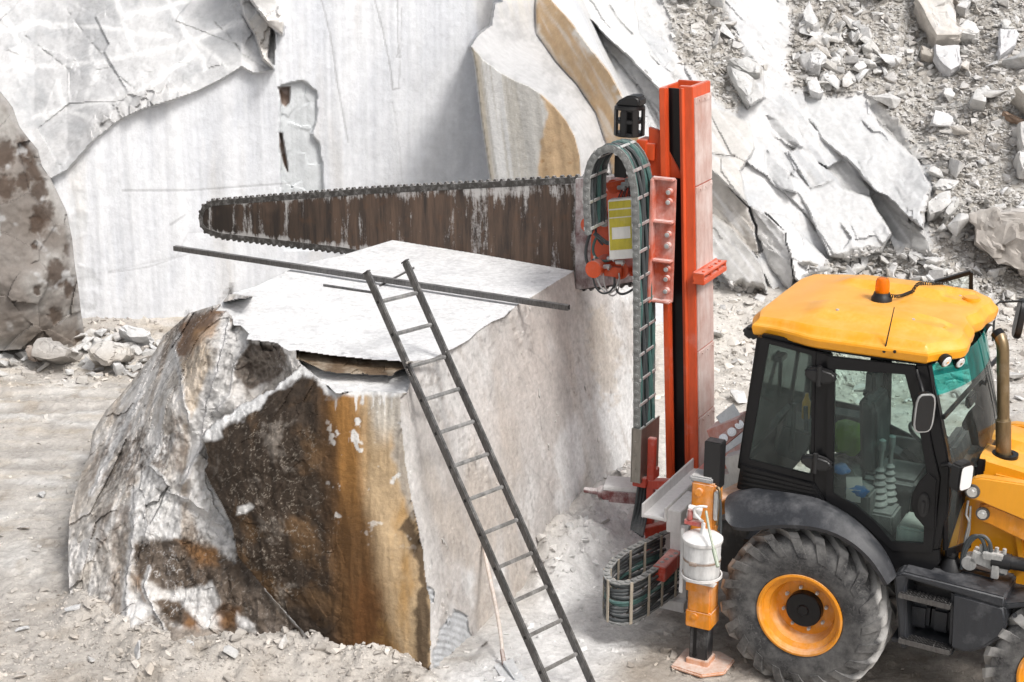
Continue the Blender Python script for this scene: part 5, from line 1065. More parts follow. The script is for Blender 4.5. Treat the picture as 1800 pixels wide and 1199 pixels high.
for pts, y_, r_, mt in (([(1043, 400), (1020, 440), (1030, 480), (1050, 470)], .80, .016, M_HOSE), ([(1045, 410), (1080, 440), (1060, 420), (1095, 430)], .78, .022, M_HOSE), ([(1052, 412), (1025, 450), (1060, 480), (1095, 440)], .82, .014, M_TEAL), ([(1042, 455), (1035, 540), (1085, 520), (1080, 490)], .74, .010, M_HOSE), ([(1045, 450), (1040, 500), (1075, 545), (1088, 490)], .76, .009, M_GALV),
                       ([(1080, 488), (1080, 545), (1120, 500), (1125, 500)], .78, .012, M_HOSE), ([(1060, 470), (1060, 540), (1095, 530), (1088, 480)], .8, .008, M_GALV), ([(1062, 375), (1040, 390), (1045, 420), (1060, 430)], .84, .012, M_HOSE)):
    m = MB(); m.tube(bez(*[T3(x, y, y_) for x, y in pts], 20), r_, 8); rb(m, 'loose_hose', mt)
for i in range(8):
    m = MB(); x = 1084+i*3.3; m.tube(bez(T3(1100+i*2, 322-i, .86), T3(x+4, 340, .84), T3(x, 355, .82), T3(x-1, 372, .80), 10), .0065, 6); rb(m, 'signal_wire', M_RED if i % 3 == 1 else M_HOSE)
# label box
yb = .66; q_ = TP([(1068, 352), (1111, 348), (1114, 454), (1071, 457)], yb); m = MB(); m.prism(q_, yb, yb+.10, bev=.006); bx_ = rb(m, 'label_box', M_LWHT)
m = MB(); f_ = lambda u, v: (lerp(lerp(q_[0][0], q_[1][0], u), lerp(q_[3][0], q_[2][0], u), v), lerp(lerp(q_[0][1], q_[1][1], u), lerp(q_[3][1], q_[2][1], u), v))
for v0, v1 in ((.03, .15), (.175, .29), (.31, .46), (.66, .84)): m.prism([f_(.05, v0), f_(.95, v0), f_(.95, v1), f_(.05, v1)], yb-.004, yb, bev=0)
m.prism([f_(.05, .46), f_(.14, .46), f_(.14, .66), f_(.05, .66)], yb-.004, yb, bev=0); m.prism([f_(.9, .46), f_(.95, .46), f_(.95, .66), f_(.9, .66)], yb-.004, yb, bev=0); rb(m, 'yellow_sticker', M_LYEL)
# --- hanging cable chain
yk0, yk1 = .42, .80
xr = T(1119, 520, yk0)[0]; 
path = [T(1119, 770, yk0), T(1119, 700, yk0), T(1119, 560, yk0), T(1118, 430, yk0), T(1116, 350, yk0), T(1112, 315, yk0), T(1104, 285, yk0), T(1092, 265, yk0), T(1076, 256, yk0), T(1058, 260, yk0), T(1044, 271, yk0), T(1035, 287, yk0), T(1031, 305, yk0), T(1030, 340, yk0), T(1031, 370, yk0), T(1033, 402, yk0)]
def resample(p, step):
    p = np.array(p, float); d = np.r_[0, np.cumsum(np.linalg.norm(np.diff(p, axis=0), axis=1))]; n = int(d[-1]/step); s_ = np.linspace(0, d[-1], n+1)
    return np.stack([np.interp(s_, d, p[:, k]) for k in range(p.shape[1])], -1)
def smooth_path(p, it=3):
    p = np.array(p, float)
    for _ in range(it): q = p.copy(); q[1:-1] = (p[:-2]+2*p[1:-1]+p[2:])/4; p = q
    return p
def cable_chain(path2, lift, y0, y1, hw, parent, build, link_step=.082, rung_every=3, hoses=9, rung_mat=M_GALV, teal=.3):
    """path2 in a plane; lift(u, v, w) -> 3D with w across the chain"""
    p = smooth_path(resample(path2, link_step)); n = len(p); t = np.gradient(p, axis=0); t /= np.linalg.norm(t, axis=1)[:, None]; nn = np.stack([-t[:, 1], t[:, 0]], -1)
    for w, wd in ((y0, 1), (y1, -1)):
        m = MB()
        for i in range(n):
            a, b_ = p[i]-t[i]*link_step*.58, p[i]+t[i]*link_step*.58; th = .010; o = .004*(i % 2)*wd
            k = 8; ring = [(a+nn[i]*hw*math.sin(q)-t[i]*hw*.35*math.cos(q)) for q in np.linspace(-math.pi/2, math.pi/2, k)]+[(b_+nn[i]*hw*math.sin(q)+t[i]*hw*.35*math.cos(q)) for q in np.linspace(math.pi/2, -math.pi/2, k)]
            b = bmesh.new(); A = [b.verts.new(lift(q[0], q[1], w+o)) for q in ring]; B = [b.verts.new(lift(q[0], q[1], w+o+th*wd)) for q in ring]; b.faces.new(A); b.faces.new(B[::-1])
            for q in range(2*k): b.faces.new([A[q], B[q], B[(q+1) % (2*k)], A[(q+1) % (2*k)]])
            bmesh.ops.recalc_face_normals(b, faces=b.faces); m.add(b)
            c0, c1 = Vector(lift(*(p[i]+t[i]*link_step*.5), w)), Vector(lift(*(p[i]+t[i]*link_step*.5), w-.012*wd)); m.cyl(c0, c1, .024, seg=12); m.cyl(c1, c1+(c1-c0)*.3, .009, seg=8, bev=0)
        build(m, 'chain_side', M_LINK, parent)
    for s_ in (1, -1):
        for i in range(1, n, rung_every):
            m = MB(); c = p[i]+nn[i]*s_*hw*.98; a, b_ = Vector(lift(*c, y0-.004)), Vector(lift(*c, y1+.004)); up = Vector(lift(*(c+nn[i]), y0))-Vector(lift(*c, y0)); m.beam(a, b_, .030, .012, up, .003); build(m, 'cross_bar', rung_mat, parent)
    R2 = random.Random(3)
    for h in range(hoses):
        w = lerp(y0, y1, (h+1)/(hoses+1)); lay = (-.5, .45)[h % 2]*hw*(.5 if hoses > 10 else 1)
        pts = [Vector(lift(*(p[i]+nn[i]*(lay+.010*math.sin(i*.7+h*2))), w+.006*math.sin(i*.5+h))) for i in range(0, n)]
        m = MB(); m.tube(pts, (y1-y0)/(hoses+1)*.56, 8); build(m, 'hose', M_TEAL if R2.random() < teal else M_HOSE, parent)
cable_chain(path, lambda u, v, w: (u, w, v), yk0, yk1, .036, None, lambda m, n, mt, p: rb(m, n, mt, p), .082, 3, 9)
q_ = TP([(1113, 752), (1127, 750), (1129, 850), (1116, 850)], yk0-.02); zt, zb = q_[0][1], q_[2][1]; xm = (q_[0][0]+q_[1][0])/2
m = MB(); m.box((xm-.045, (yk0+yk1)/2, (zt+zb)/2), (.008, yk1-yk0+.08, zt-zb), bev=.002); m.box((xm, yk0-.03, (zt+zb)/2), (.10, .008, zt-zb), bev=.002); m.box((xm+.05, (yk0+yk1)/2, (zt+zb)/2), (.008, yk1-yk0+.08, zt-zb), bev=.002)
for t in (.25, .5, .75): m.cyl((xm-.01, yk0-.034, lerp(zt, zb, t)), (xm-.01, yk0-.042, lerp(zt, zb, t)), .012, seg=8, bev=0)
rb(m, 'chain_channel', dusty('stainless channel', (.30, .285, .26), .35, .05, metal=.9, scale=4, grime=.3))
# red stand carrying the channel
m = MB(); m.box((xm+.02, (yk0+yk1)/2, zb-.01), (.14, .36, .10), (0, 0, 0)); m.box((xm+.12, .5, .72), (.075, .06, 1.3)); m.beam((xm+.1, .5, zb-.03), (-1.62, .55, zb+.02), .09, .09); m.beam((-1.62, .55, zb+.02), (-1.5, 1.0, zb+.22), .08, .08); m.beam((xm+.1, .4, .42), (-1.6, .75, .52), .08, .10); rb(m, 'chain_stand', M_RED)
for i in range(6):
    m = MB(); a = Vector((xm+.02+.018*(i % 3), .46+.05*i*.5, zb+.05)); m.tube(bez(a, a+Vector((-.05+.03*i*.4, 0, -.5)), Vector((xm-.04+.025*i, .45, .55)), Vector((xm-.02+.03*i, .38-.02*i, .42)), 14), .017, 8); rb(m, 'hose', M_HOSE)
# --- lower, lying cable chain
c0 = w2t(atZ(1115, 1000, .66)); 
def lowp(px, py): v = w2t(atZ(px, py, .68)); return (v.x, v.y)
lp = [lowp(*p) for p in ((1168, 936), (1130, 952), (1100, 968), (1078, 985), (1066, 1000), (1064, 1012), (1072, 1022), (1090, 1027), (1112, 1023), (1135, 1010), (1160, 992), (1192, 972))]
zz0 = .68-.40
cable_chain(lp, lambda u, v, w: (u, v, w), zz0, .68, .032, None, lambda m, n, mt, p: rb(m, n, mt, p), .075, 3, 13, dusty('tan chain bar', (.42, .37, .30), .5, .1, scale=6), .12)
# --- cross rail under white dust, plates
zr = 1.05; pr = w2t(atZ(1160, 905, zr)); 
m = MB(); xr0 = -1.60
yr0 = w2t(atZ(1158, 900, zr)).y; 
for dx, h_ in ((-.12, .14), (.10, .14)): m.box((xr0+dx, (yr0+1.45)/2, zr-.02), (.02, 1.45-yr0, h_))
m.box((xr0-.01, (yr0+1.45)/2, zr-.07), (.22, 1.45-yr0, .03)); m.box((xr0+.17, (yr0+.1)/2+.02, zr-.09), (.14, .5, .22)); rb(m, 'cross_rail', M_WHT)
m = MB(); m.box((xr0+.22, yr0+.06, zr-.50), (.16, .03, .78)); m.box((xr0+.30, yr0+.10, zr-.50), (.025, .12, .78)); m.box((xr0+.16, yr0+.0, zr-.88), (.34, .10, .10)); rb(m, 'rail_bracket', M_WHT)
m = MB(); m.box((-1.40, .2, .62), (.12, 2.0, .14)); rb(m, 'rear_frame', M_RED)
# --- white dusted support arm reaching left under the blade
a0 = w2t(atZ(1027, 861, .68)); a1 = w2t(atZ(1052, 864, .68)); a2 = w2t(atZ(1245, 880, .68)); m = MB(); dirr = (a2-a1).normalized()
m.cyl(a0, a1, .028, .035, 14); m.cyl(a1, a1+dirr*.1, .06, .075, 16); m.beam(a1+dirr*.05, a2, .17, .10); side_ = Vector((0, 0, 1)).cross(dirr); m.beam(a1+dirr*.12-side_*.1, a2-side_*.1, .02, .12); rb(m, 'support_arm', M_DRED)
m = MB(); m.beam(a1+dirr*.06+Vector((0, 0, .075))+side_*.06, a2+Vector((0, 0, .075))+side_*.06, .30, .04); rb(m, 'arm_cover', M_WHT)
# --- control console beside the cab
def panel(m, pts, d0, n, th):
    n = np.array(n, float); n /= np.linalg.norm(n); P = [Vector(atP(x, y, t2w(d0), n)) for x, y in pts]; P = [w2t(p) for p in P]; nn = (P[1]-P[0]).cross(P[2]-P[1]).normalized(); b = bmesh.new()
    A = [b.verts.new(p) for p in P]; B = [b.verts.new(p+nn*th) for p in P]; b.faces.new(A); b.faces.new(B[::-1])
    for i in range(len(P)): b.faces.new([A[i], B[i], B[(i+1) % len(P)], A[(i+1) % len(P)]])
    bmesh.ops.recalc_face_normals(b, faces=b.faces); m.add(b, .004)
d0 = T3(1287, 762, .15); NP = (-.3, -.8, .5)
m = MB(); panel(m, [(1262, 768), (1303, 735), (1311, 753), (1272, 786)], d0, NP, .03); panel(m, [(1275, 797), (1311, 773), (1311, 800), (1278, 822)], d0, NP, .03); m.box(d0+Vector((-.02, .16, -.12)), (.34, .26, .40), (0, -.5, 0)); rb(m, 'console', M_ODUST)
m = MB(); panel(m, [(1271, 787), (1311, 754), (1311, 773), (1275, 797)], d0, NP, .04); panel(m, [(1258, 733), (1289, 709), (1309, 740), (1274, 757)], d0+Vector((0, .12, .02)), NP, .012); m.box(T3(1282, 835, .25), (.55, .5, .14), (0, -.45, 0)); m.box(T3(1300, 810, -.05), (.22, .16, .16), (0, -.45, 0)); rb(m, 'console_cover', M_GALV)
for k, (px, py) in enumerate(((1272, 771), (1287, 760), (1300, 747))):
    nw = np.array(NP)/np.linalg.norm(NP); p = w2t(Vector(atP(px, py, t2w(d0), nw))); m = MB(); n_ = (w2t(t2w(d0)+Vector(nw))-d0).normalized(); m.cyl(p, p+n_*.02, .042, seg=20); m.cyl(p+n_*.018, p+n_*.026, .030, seg=16); rb(m, 'gauge', M_CHROME)
# ================================================================== BACKHOE LOADER
TR = empty('backhoe_loader', Vector((TX, TY, 0)), -YAW, 'yellow backhoe loader with a black glazed cab and a big dusty rear tyre', 'tractor')
def tb(m, name, mat, parent=None, ang=35):
    o = m.build(name, mat, parent or TR, ang); return o
def pz(pts, y): return TP(pts, y)
YD = -.90
# ---- cab structure
m = MB(); 
def both(fn):
    for s_ in (1, -1): fn(s_)
def pr(pts, y0, y1, bev=.008):
    q = pz(pts, YD)
    m.prism(q, y0, y1, bev=bev); m.prism(q, -y0, -y1, bev=bev)
pr([(1434, 617), (1460, 624), (1457, 700), (1456, 880), (1430, 872), (1431, 740)], -.905, -.82)
pr([(1608, 640), (1631, 640), (1646, 700), (1664, 790), (1670, 826), (1667, 900), (1651, 968), (1634, 968), (1648, 880), (1651, 840), (1638, 785), (1622, 705)], -.90, -.80, .014)
pr([(1500, 905), (1545, 945), (1570, 968), (1652, 966), (1652, 990), (1636, 1003), (1575, 1003), (1558, 984), (1528, 932)], -.91, -.70, .012)
pr([(1304, 812), (1432, 848), (1452, 880), (1445, 890), (1380, 868), (1296, 858)], -.93, -.78, .01)
m.box((.25, 0, 1.08), (1.75, 1.62, .10)); m.box((.62, .0, 1.22), (.9, 1.70, .05)); m.box((-.62, 0, 1.60), (.08, 1.66, .50)); m.box((-.5, 0, 2.95), (.10, 1.66, .06)); m.box((.82, 0, 2.95), (.08, 1.70, .07)); m.box((.2, 0, 3.01), (1.35, 1.66, .05)); m.beam((-.53, -.85, 2.97), (.83, -.85, 2.97), .05, .07); m.beam((-.53, .85, 2.97), (.83, .85, 2.97), .05, .07)
for s_ in (1, -1): m.beam((-.645, s_*.86, 1.80), (-.53, s_*.86, 2.98), .075, .07)
for k in range(5):
    a, b = T3(1308-k*2, 822+k*8.5, -.93), T3(1428+k*3, 853+k*7, -.93); m.beam(a, b, .035, .022, (0, 1, 0), .008)
tb(m, 'cab_frame', M_BGL)
# quarter window, door, their glass
def window(name, outer, inner, y, s_, frame_mat=M_BGL, th=.03, glass=M_GLASS):
    o, i = pz(outer, YD), pz(inner, YD); m = MB(); m.frame(o, i, s_*y, s_*(y+th)); f = tb(m, name, frame_mat)
    m = MB(); m.prism([((a[0]+(a[0]-sum(q[0] for q in i)/len(i))*.02), a[1]+(a[1]-sum(q[1] for q in i)/len(i))*.02) for a in i], s_*(y+th*.55), s_*(y+th*.55+.004), bev=0); tb(m, 'pane', glass, f); return f
qo = [(1337, 593), (1436, 617), (1434, 640), (1431, 850), (1300, 813)]; qi = [(1353, 604), (1428, 624), (1429, 642), (1425, 833), (1317, 806)]
do = [(1456, 625), (1609, 642), (1623, 702), (1640, 788), (1653, 840), (1640, 970), (1570, 967), (1545, 944), (1502, 906), (1453, 878)]
di = [(1469, 648), (1592, 657), (1605, 706), (1619, 764), (1630, 828), (1624, 953), (1569, 950), (1540, 917), (1506, 887), (1466, 866)]
for s_ in (-1, 1):
    window('quarter_window', qo, qi, .885, s_)
    dr = window('door', do, di, .89, s_, th=.035)
    m = MB(); q = pz([(1634, 826), (1616, 845), (1605, 865), (1603, 885), (1610, 905), (1628, 926), (1646, 930), (1650, 840)], YD); m.prism(q, s_*.885, s_*.94, bev=.012); tb(m, 'latch_panel', M_BGL, dr)
    m = MB(); c = T(1626, 884, YD); m.prism([(c[0]+.045*math.cos(t), c[1]+.105*math.sin(t)) for t in np.linspace(0, 6.283, 21)[:-1]], s_*.93, s_*.965, bev=.01); m.box((c[0], s_*.972, c[1]-.01), (.03, .02, .10), bev=.008); tb(m, 'door_handle', M_BLK, dr)
    for (px, py, dy) in ((1444, 657, 0), (1437, 810, 0)):
        c = T(px, py, YD); m = MB(); m.prism([(c[0]-.14, c[1]+.01), (c[0]-.11, c[1]+.05), (c[0]+.0, c[1]+.065), (c[0]+.11, c[1]+.045), (c[0]+.15, c[1]-.0), (c[0]+.11, c[1]-.05), (c[0], c[1]-.075), (c[0]-.10, c[1]-.04)], s_*.90, s_*.975, bev=.02, seg=3); m.cyl((c[0], s_*.965, c[1]-.085), (c[0], s_*.965, c[1]+.085), .022, seg=12); tb(m, 'hinge', M_BLK, dr)
# rear glass, windscreen with sun band
m = MB(); m.quadgrid([[(-.63, -.80, 1.86), (-.63, .80, 1.86)], [(-.525, -.80, 2.92), (-.525, .80, 2.92)]], .004); tb(m, 'rear_window', M_GLASS)
m = MB(); m.box((-.60, .0, 1.86), (.06, 1.66, .07)); m.box((-.585, .3, 2.35), (.04, .04, 1.05), (0, .10, 0)); a = T3(1373, 628, -.3); m.box(a, (.06, .16, .05)); m.beam(a, a+Vector((.0, 0, -.35)), .03, .03); tb(m, 'rear_wiper', M_BLK)
def wsx(z): return float(np.interp(z, [1.30, 2.22, 2.96], [1.10, 1.01, .84]))
def ws(z0, z1, y0=-.88, y1=.88, n=14, k=8, o=0):
    return [[(wsx(z)+.24*(1-(abs(y)/.9)**2.2)*np.interp(z, [1.3, 2.9], [1.05, .85])+o, y, z) for y in np.linspace(y0, y1, n)] for z in np.linspace(z0, z1, k)]
m = MB(); m.quadgrid(ws(1.42, 2.70)); wsc = tb(m, 'windscreen', M_GLASS)
m = MB(); m.quadgrid(ws(2.70, 2.95)); tb(m, 'sun_band', M_SHADE, wsc)
m = MB(); m.quadgrid(ws(1.36, 1.42, o=.004), .02); m.quadgrid(ws(1.42, 2.95, -.90, -.865, 2, 14, .004), .02); m.quadgrid(ws(1.42, 2.95, .865, .90, 2, 14, .004), .02); m.quadgrid(ws(1.42, 2.02, -.50, .50, 8, 4, .01), .02); tb(m, 'windscreen_seal', M_BGL, wsc)
m = MB(); m.beam((1.22, .10, 2.05), (1.19, .50, 2.62), .02, .03); m.beam((1.235, .30, 2.10), (1.10, .62, 2.80), .012, .02); tb(m, 'wiper', M_BLK, wsc)
# ---- roof: moulded yellow shell
def roof():
    def edge_front(y): ay = abs(y); return 1.03-.20*ss(.62, .95, ay)**1.0*1.0-.055*ss(.20, .0, ay)+.03*ss(.35, .5, ay)*ss(.8, .6, ay)
    def edge_rear(y): return -.70+.10*ss(.5, .95, abs(y))
    hw = .93; ny, nx = 61, 71; top = []; 
    V, Fc = [], []
    ys_ = np.sin(np.linspace(-math.pi/2, math.pi/2, ny))*hw
    def zt(x, y, u):
        ay = abs(y); z = 3.12+.085*(1-(ay/hw)**2.6)*ss(0, .35, u)*ss(1, .62, u)**.6
        z += .05*ss(.40, .30, ay)*0-.035*ss(.36, .28, ay)*ss(.16, .5, u)*ss(1.0, .75, u)
        z += .035*ss(.30, .40, ay)*ss(.72, .60, ay)*ss(.22, .34, u)*ss(.98, .86, u)
        for cx, cy, rx, ry, dz in ((.78, .47, .12, .09, -.045), (.78, -.47, .13, .07, -.025)):
            z += dz*ss(1.4, .75, max(abs(x-cx)/rx, abs(y-cy)/ry))
        return z
    roof.zt = zt
    def halfw(u): return 1-.13*ss(.40, .0, u)**1.0
    G = []
    for i in range(nx):
        u = i/(nx-1); row = []
        for j in range(ny):
            y = ys_[j]*halfw(u); x = lerp(edge_rear(y), edge_front(y), u); z = zt(x, y, u)
            e = max(abs(ys_[j])/hw, abs(2*u-1)); z -= .055*ss(.93, 1.0, e)
            row.append((x, y, z))
        G.append(row)
    b = bmesh.new(); R = [[b.verts.new(p) for p in r] for r in G]
    for i in range(nx-1):
        for j in range(ny-1): b.faces.new([R[i][j], R[i][j+1], R[i+1][j+1], R[i+1][j]])
    rim = [R[0][j] for j in range(ny)]+[R[i][-1] for i in range(1, nx)]+[R[-1][j] for j in range(ny-2, -1, -1)]+[R[i][0] for i in range(nx-2, 0, -1)]
    prev = rim; c = Vector((.17, 0, 0))
    for dz, k in ((-.012, 1.012), (-.03, 1.016), (-.085, 1.003), (-.098, .988), (-.085, .94)):
        ring = []
        for v in rim:
            p = Vector((c.x+(v.co.x-c.x)*k, v.co.y*k, v.co.z+dz-(.02 if dz < -.1 else 0)*0)); ring.append(b.verts.new(p))
        for q in range(len(rim)): b.faces.new([prev[q], prev[(q+1) % len(rim)], ring[(q+1) % len(rim)], ring[q]])
        prev = ring
    bmesh.ops.recalc_face_normals(b, faces=b.faces)
    m = MB(); m.add(b); return tb(m, 'roof', M_YEL, ang=24)
RF = roof()
for (cx, cy) in ((.90, .47), (.83, -.50)):
    m = MB(); m.cyl((cx-.03, cy, 3.10), (cx-.03, cy, 3.166), .075, seg=24, bev=.008); tb(m, 'round_cover', M_YEL, RF)
for (px, py, y) in ((1573, 494, .62), (1688, 518, .52), (1470, 578, -.60), (1603, 594, -.55)):
    p = T3(px, py, y); p.z = roof.zt(p.x, p.y, (p.x+.7)/1.73); m = MB(); m.cyl(p-Vector((0, 0, .03)), p+Vector((0, 0, .008)), .015, seg=8); tb(m, 'roof_bolt', M_GALV, RF)
m = MB(); m.prism([(-.74, 2.95), (-.66, 2.90), (-.58, 2.94), (-.60, 3.02), (-.72, 3.01)], -.78, -.60, bev=.02); tb(m, 'rear_lamp_pod', M_BLK); m = MB(); m.prism([(-.74, 2.95), (-.66, 2.90), (-.58, 2.94), (-.60, 3.02), (-.72, 3.01)], .78, .60, bev=.02); tb(m, 'rear_lamp_pod', M_BLK)
# beacon with its coiled lead, aerial
bc = T3(1548, 548, 0.0); bc.z = float(roof.zt(bc.x, 0, (bc.x+.7)/1.73))+.015
m = MB(); m.lathe([(0, -.02), (.088, -.02), (.086, .012), (.074, .03), (.066, .055), (0, .055)], bc, 'z', 32); be = tb(m, 'beacon', M_BLK)
m = MB(); m.lathe([(0, .055), (.058, .055), (.060, .10), (.056, .155), (.045, .178), (0, .184)], bc, 'z', 32); tb(m, 'beacon_lens', M_AMBER, be)
m = MB(); m.cyl(bc+Vector((0, 0, .05)), bc+Vector((0, 0, .12)), .022, seg=12); m.box(bc+Vector((.0, .0, .13)), (.05, .01, .05)); tb(m, 'reflector', dusty('orange reflector', (.75, .22, .01), .3, 0, metal=.3), be)
cp = [bc+Vector((.07, -.01, .02)), bc+Vector((.18, .0, .0))]; e2 = T3(1668, 500, .62); e1 = T3(1636, 512, .48); p_ = bez(cp[0], cp[1]+Vector((.02, .05, -.01)), e1+Vector((-.18, -.10, .01)), e1, 40); p_ += bez(e1, e1+Vector((.05, .06, .01)), e2-Vector((.05, 0, 0)), e2, 12)[1:]
pp = np.array([v[:] for v in p_]); dd = np.r_[0, np.cumsum(np.linalg.norm(np.diff(pp, axis=0), axis=1))]; L = dd[-1]; n = int(L/.0028); s_ = np.linspace(0, L, n); P = np.stack([np.interp(s_, dd, pp[:, k]) for k in range(3)], -1); tn = np.gradient(P, axis=0); tn /= np.linalg.norm(tn, axis=1)[:, None]
a_ = np.cross(tn, [0, 0, 1.]); a_ /= np.linalg.norm(a_, axis=1)[:, None]; b_ = np.cross(tn, a_); ph = s_/.021*2*math.pi; P[:, 2] = np.where(P[:, 0] < .92, np.maximum(P[:, 2], [float(roof.zt(q[0], q[1], (q[0]+.7)/1.73)) for q in P]), P[:, 2]); P = P+(a_*np.cos(ph)[:, None]+b_*np.sin(ph)[:, None])*.0125+np.array([0, 0, .018])
m = MB(); m.tube([Vector(q) for q in P], .0042, 5); tb(m, 'coiled_cable', M_BLK, be)
ab = T3(1555, 617, -.925); m = MB(); m.cyl(ab+Vector((0, .0, -.005)), ab+Vector((0, -.012, .012)), .018, seg=12); at_ = T3(1572, 540, -.925); m.tube([ab, ab+(at_-ab)*.15, at_], [.010, .006, .0035], 8); tb(m, 'aerial', M_BLK)
m = MB(); q = T3(1573, 618, -.948); m.cyl(q, q+Vector((0, -.012, 0)), .013, seg=10); tb(m, 'roof_plug', M_BLK, RF)
# work lamps
for (px, py, y, r) in ((1662, 634, -.80, .058), (1686, 636, -.56, .056), (1736, 580, .42, .058), (1745, 556, .80, .05)):
    p = T3(px, py, y); dv = Vector((.80, -.45, -.35)).normalized() if y < 0 else Vector((.9, -.2, -.3)).normalized()
    m = MB(); m.cyl(p-dv*.07, p+dv*.015, r*.75, r, 24, .004); m.cyl(p-dv*.10, p-dv*.06, r*.4, r*.72, 16, 0); m.beam(p-dv*.05, p-dv*.05+Vector((-.05, 0, .10)), .03, .02); o = tb(m, 'work_lamp', M_BLK)
    m = MB(); m.cyl(p+dv*.012, p+dv*.024, r*.82, r*.70, 24, .002); tb(m, 'lamp_lens', M_LENS, o); m = MB(); m.cyl(p+dv*.010, p+dv*.014, r*.86, r*.86, 24, 0); m.cyl(p+dv*.02, p+dv*.028, .012, seg=10, bev=0); tb(m, 'lamp_reflector', M_CHROME, o)
# ---- mirrors
m = MB(); c = T3(1623, 724, -1.06); ax = Vector((.55, -.80, -.1)).normalized(); sd_ = Vector((0, 0, 1)).cross(ax).normalized(); upv = ax.cross(sd_)
def plate(m, c, ax, w, h, th, r=.35, k=24):
    b = bmesh.new(); ring = []
    sd2 = Vector((0, 0, 1)).cross(ax).normalized(); up2 = ax.cross(sd2)
    for t in np.linspace(0, 2*math.pi, k+1)[:-1]:
        cx, sx = math.cos(t), math.sin(t); f = (abs(cx)**(2/r*.35+2)+abs(sx)**(2/r*.35+2))**(-1/(2/r*.35+2)); ring.append(sd2*w/2*cx*f+up2*h/2*sx*f)
    A = [b.verts.new(c+q-ax*th/2) for q in ring]; B = [b.verts.new(c+q+ax*th/2) for q in ring]; b.faces.new(A[::-1]); b.faces.new(B)
    for i in range(k): b.faces.new([A[i], A[(i+1) % k], B[(i+1) % k], B[i]])
    bmesh.ops.recalc_face_normals(b, faces=b.faces); m.add(b, .012, 2)
plate(m, c, ax, .16, .33, .07); m.tube(bez(c-ax*.02, c-ax*.1+Vector((0, .05, .02)), T3(1622, 700, -.92), T3(1618, 690, -.90)), .012, 8); m.tube(bez(c+upv*.1-ax*.03, c+upv*.2-ax*.06, T3(1613, 665, -.93), T3(1612, 650, -.90)), .012, 8); mi = tb(m, 'mirror', M_BLK)
m = MB(); plate(m, c-ax*.036, ax, .135, .30, .004); tb(m, 'mirror_glass', M_CHROME, mi); m = MB(); plate(m, c+ax*.025, ax, .168, .338, .012); tb(m, 'mirror_rim', M_GALV, mi)
c = T3(1792, 560, 1.15); m = MB(); ax2 = Vector((.93, .3, -.1)).normalized(); plate(m, c, ax2, .20, .36, .06); m.tube([T3(1745, 600, .92), T3(1748, 560, 1.0), T3(1752, 535, 1.05), T3(1757, 531, 1.08), T3(1800, 529, 1.12), c+Vector((0, 0, .16))], .010, 8); tb(m, 'mirror', M_BLK)
# opened left rear window standing proud of the roof
wpts = [T3(1640, 500, .95), T3(1702, 478, 1.10), T3(1708, 480, 1.12), T3(1714, 512, 1.12)]
m = MB(); w0, w1, w2 = Vector((.12, .92, 2.95)), Vector((.42, 1.06, 3.17)), Vector((.78, 1.10, 3.20)); w3 = Vector((.80, .96, 2.3)); w4 = Vector((.15, .92, 2.3))
w1 = T3(1642, 497, 1.02); w2 = T3(1707, 478, 1.08); w3 = T3(1716, 530, 1.10)-Vector((0, 0, .6)); w4 = w1-Vector((.0, .06, .85))
for a, b in ((w1, w2), (w2, w3), (w3, w4), (w4, w1)): m.beam(a, b, .035, .06, (w2-w1).cross(w3-w2))
o = tb(m, 'open_window', M_BGL); b = bmesh.new(); b.faces.new([b.verts.new(p) for p in (w1, w2, w3, w4)]); m = MB(); m.add(b); tb(m, 'pane', M_GLASS, o)
# ---- fender
up = TP([(1288, 866), (1320, 857), (1350, 860), (1395, 867), (1430, 873), (1453, 884), (1490, 904), (1520, 928), (1547, 957), (1566, 988), (1571, 1006)], -.94)
lo = TP([(1275, 912), (1285, 926), (1310, 929), (1350, 923), (1390, 922), (1433, 926), (1467, 936), (1500, 954), (1527, 978), (1545, 1002), (1560, 1028)], -1.20)
def fender(s_):
    rows = []
    for a, b in zip(resample(smooth_path(up, 1), .06), resample(smooth_path(lo, 1), .06)) if False else zip(np.array([np.interp(np.linspace(0, 10, 41), range(11), [p[k] for p in up]) for k in (0, 1)]).T, np.array([np.interp(np.linspace(0, 10, 41), range(11), [p[k] for p in lo]) for k in (0, 1)]).T):
        r = []; nrm = np.array([a[0]-.05, a[1]-.69]); nrm /= np.linalg.norm(nrm)
        r.append((a[0]-nrm[0]*.06, s_*.70, a[1]-nrm[1]*.04))
        for t in np.linspace(0, 1, 9):
            y = lerp(.93, 1.20, t**.9); p = lerp(np.array(a), np.array(b), t)+nrm*(.055*math.sin(math.pi*min(1, t*1.05)))
            r.append((p[0], s_*y, p[1]))
        p = np.array(b)-nrm*.035; r.append((p[0], s_*1.19, p[1])); p = np.array(b)-nrm*.03; r.append((p[0], s_*1.13, p[1])); p = np.array(a)-nrm*.09; r.append((p[0], s_*.70, p[1]))
        rows.append(r)
    m = MB(); m.quadgrid([[Vector(p) for p in r] for r in smooth3(rows)]); m.bm.faces.ensure_lookup_table()
    for r in (rows[0], rows[-1]):
        b = bmesh.new(); b.faces.new([b.verts.new(p) for p in r]); m.add(b)
    return tb(m, 'fender', M_FEND, ang=50)
def smooth3(rows, it=3):
    A = np.array(rows)
    for _ in range(it): B = A.copy(); B[1:-1] = (A[:-2]+2*A[1:-1]+A[2:])/4; A = B
    return A.tolist()
fender(-1); fender(1)
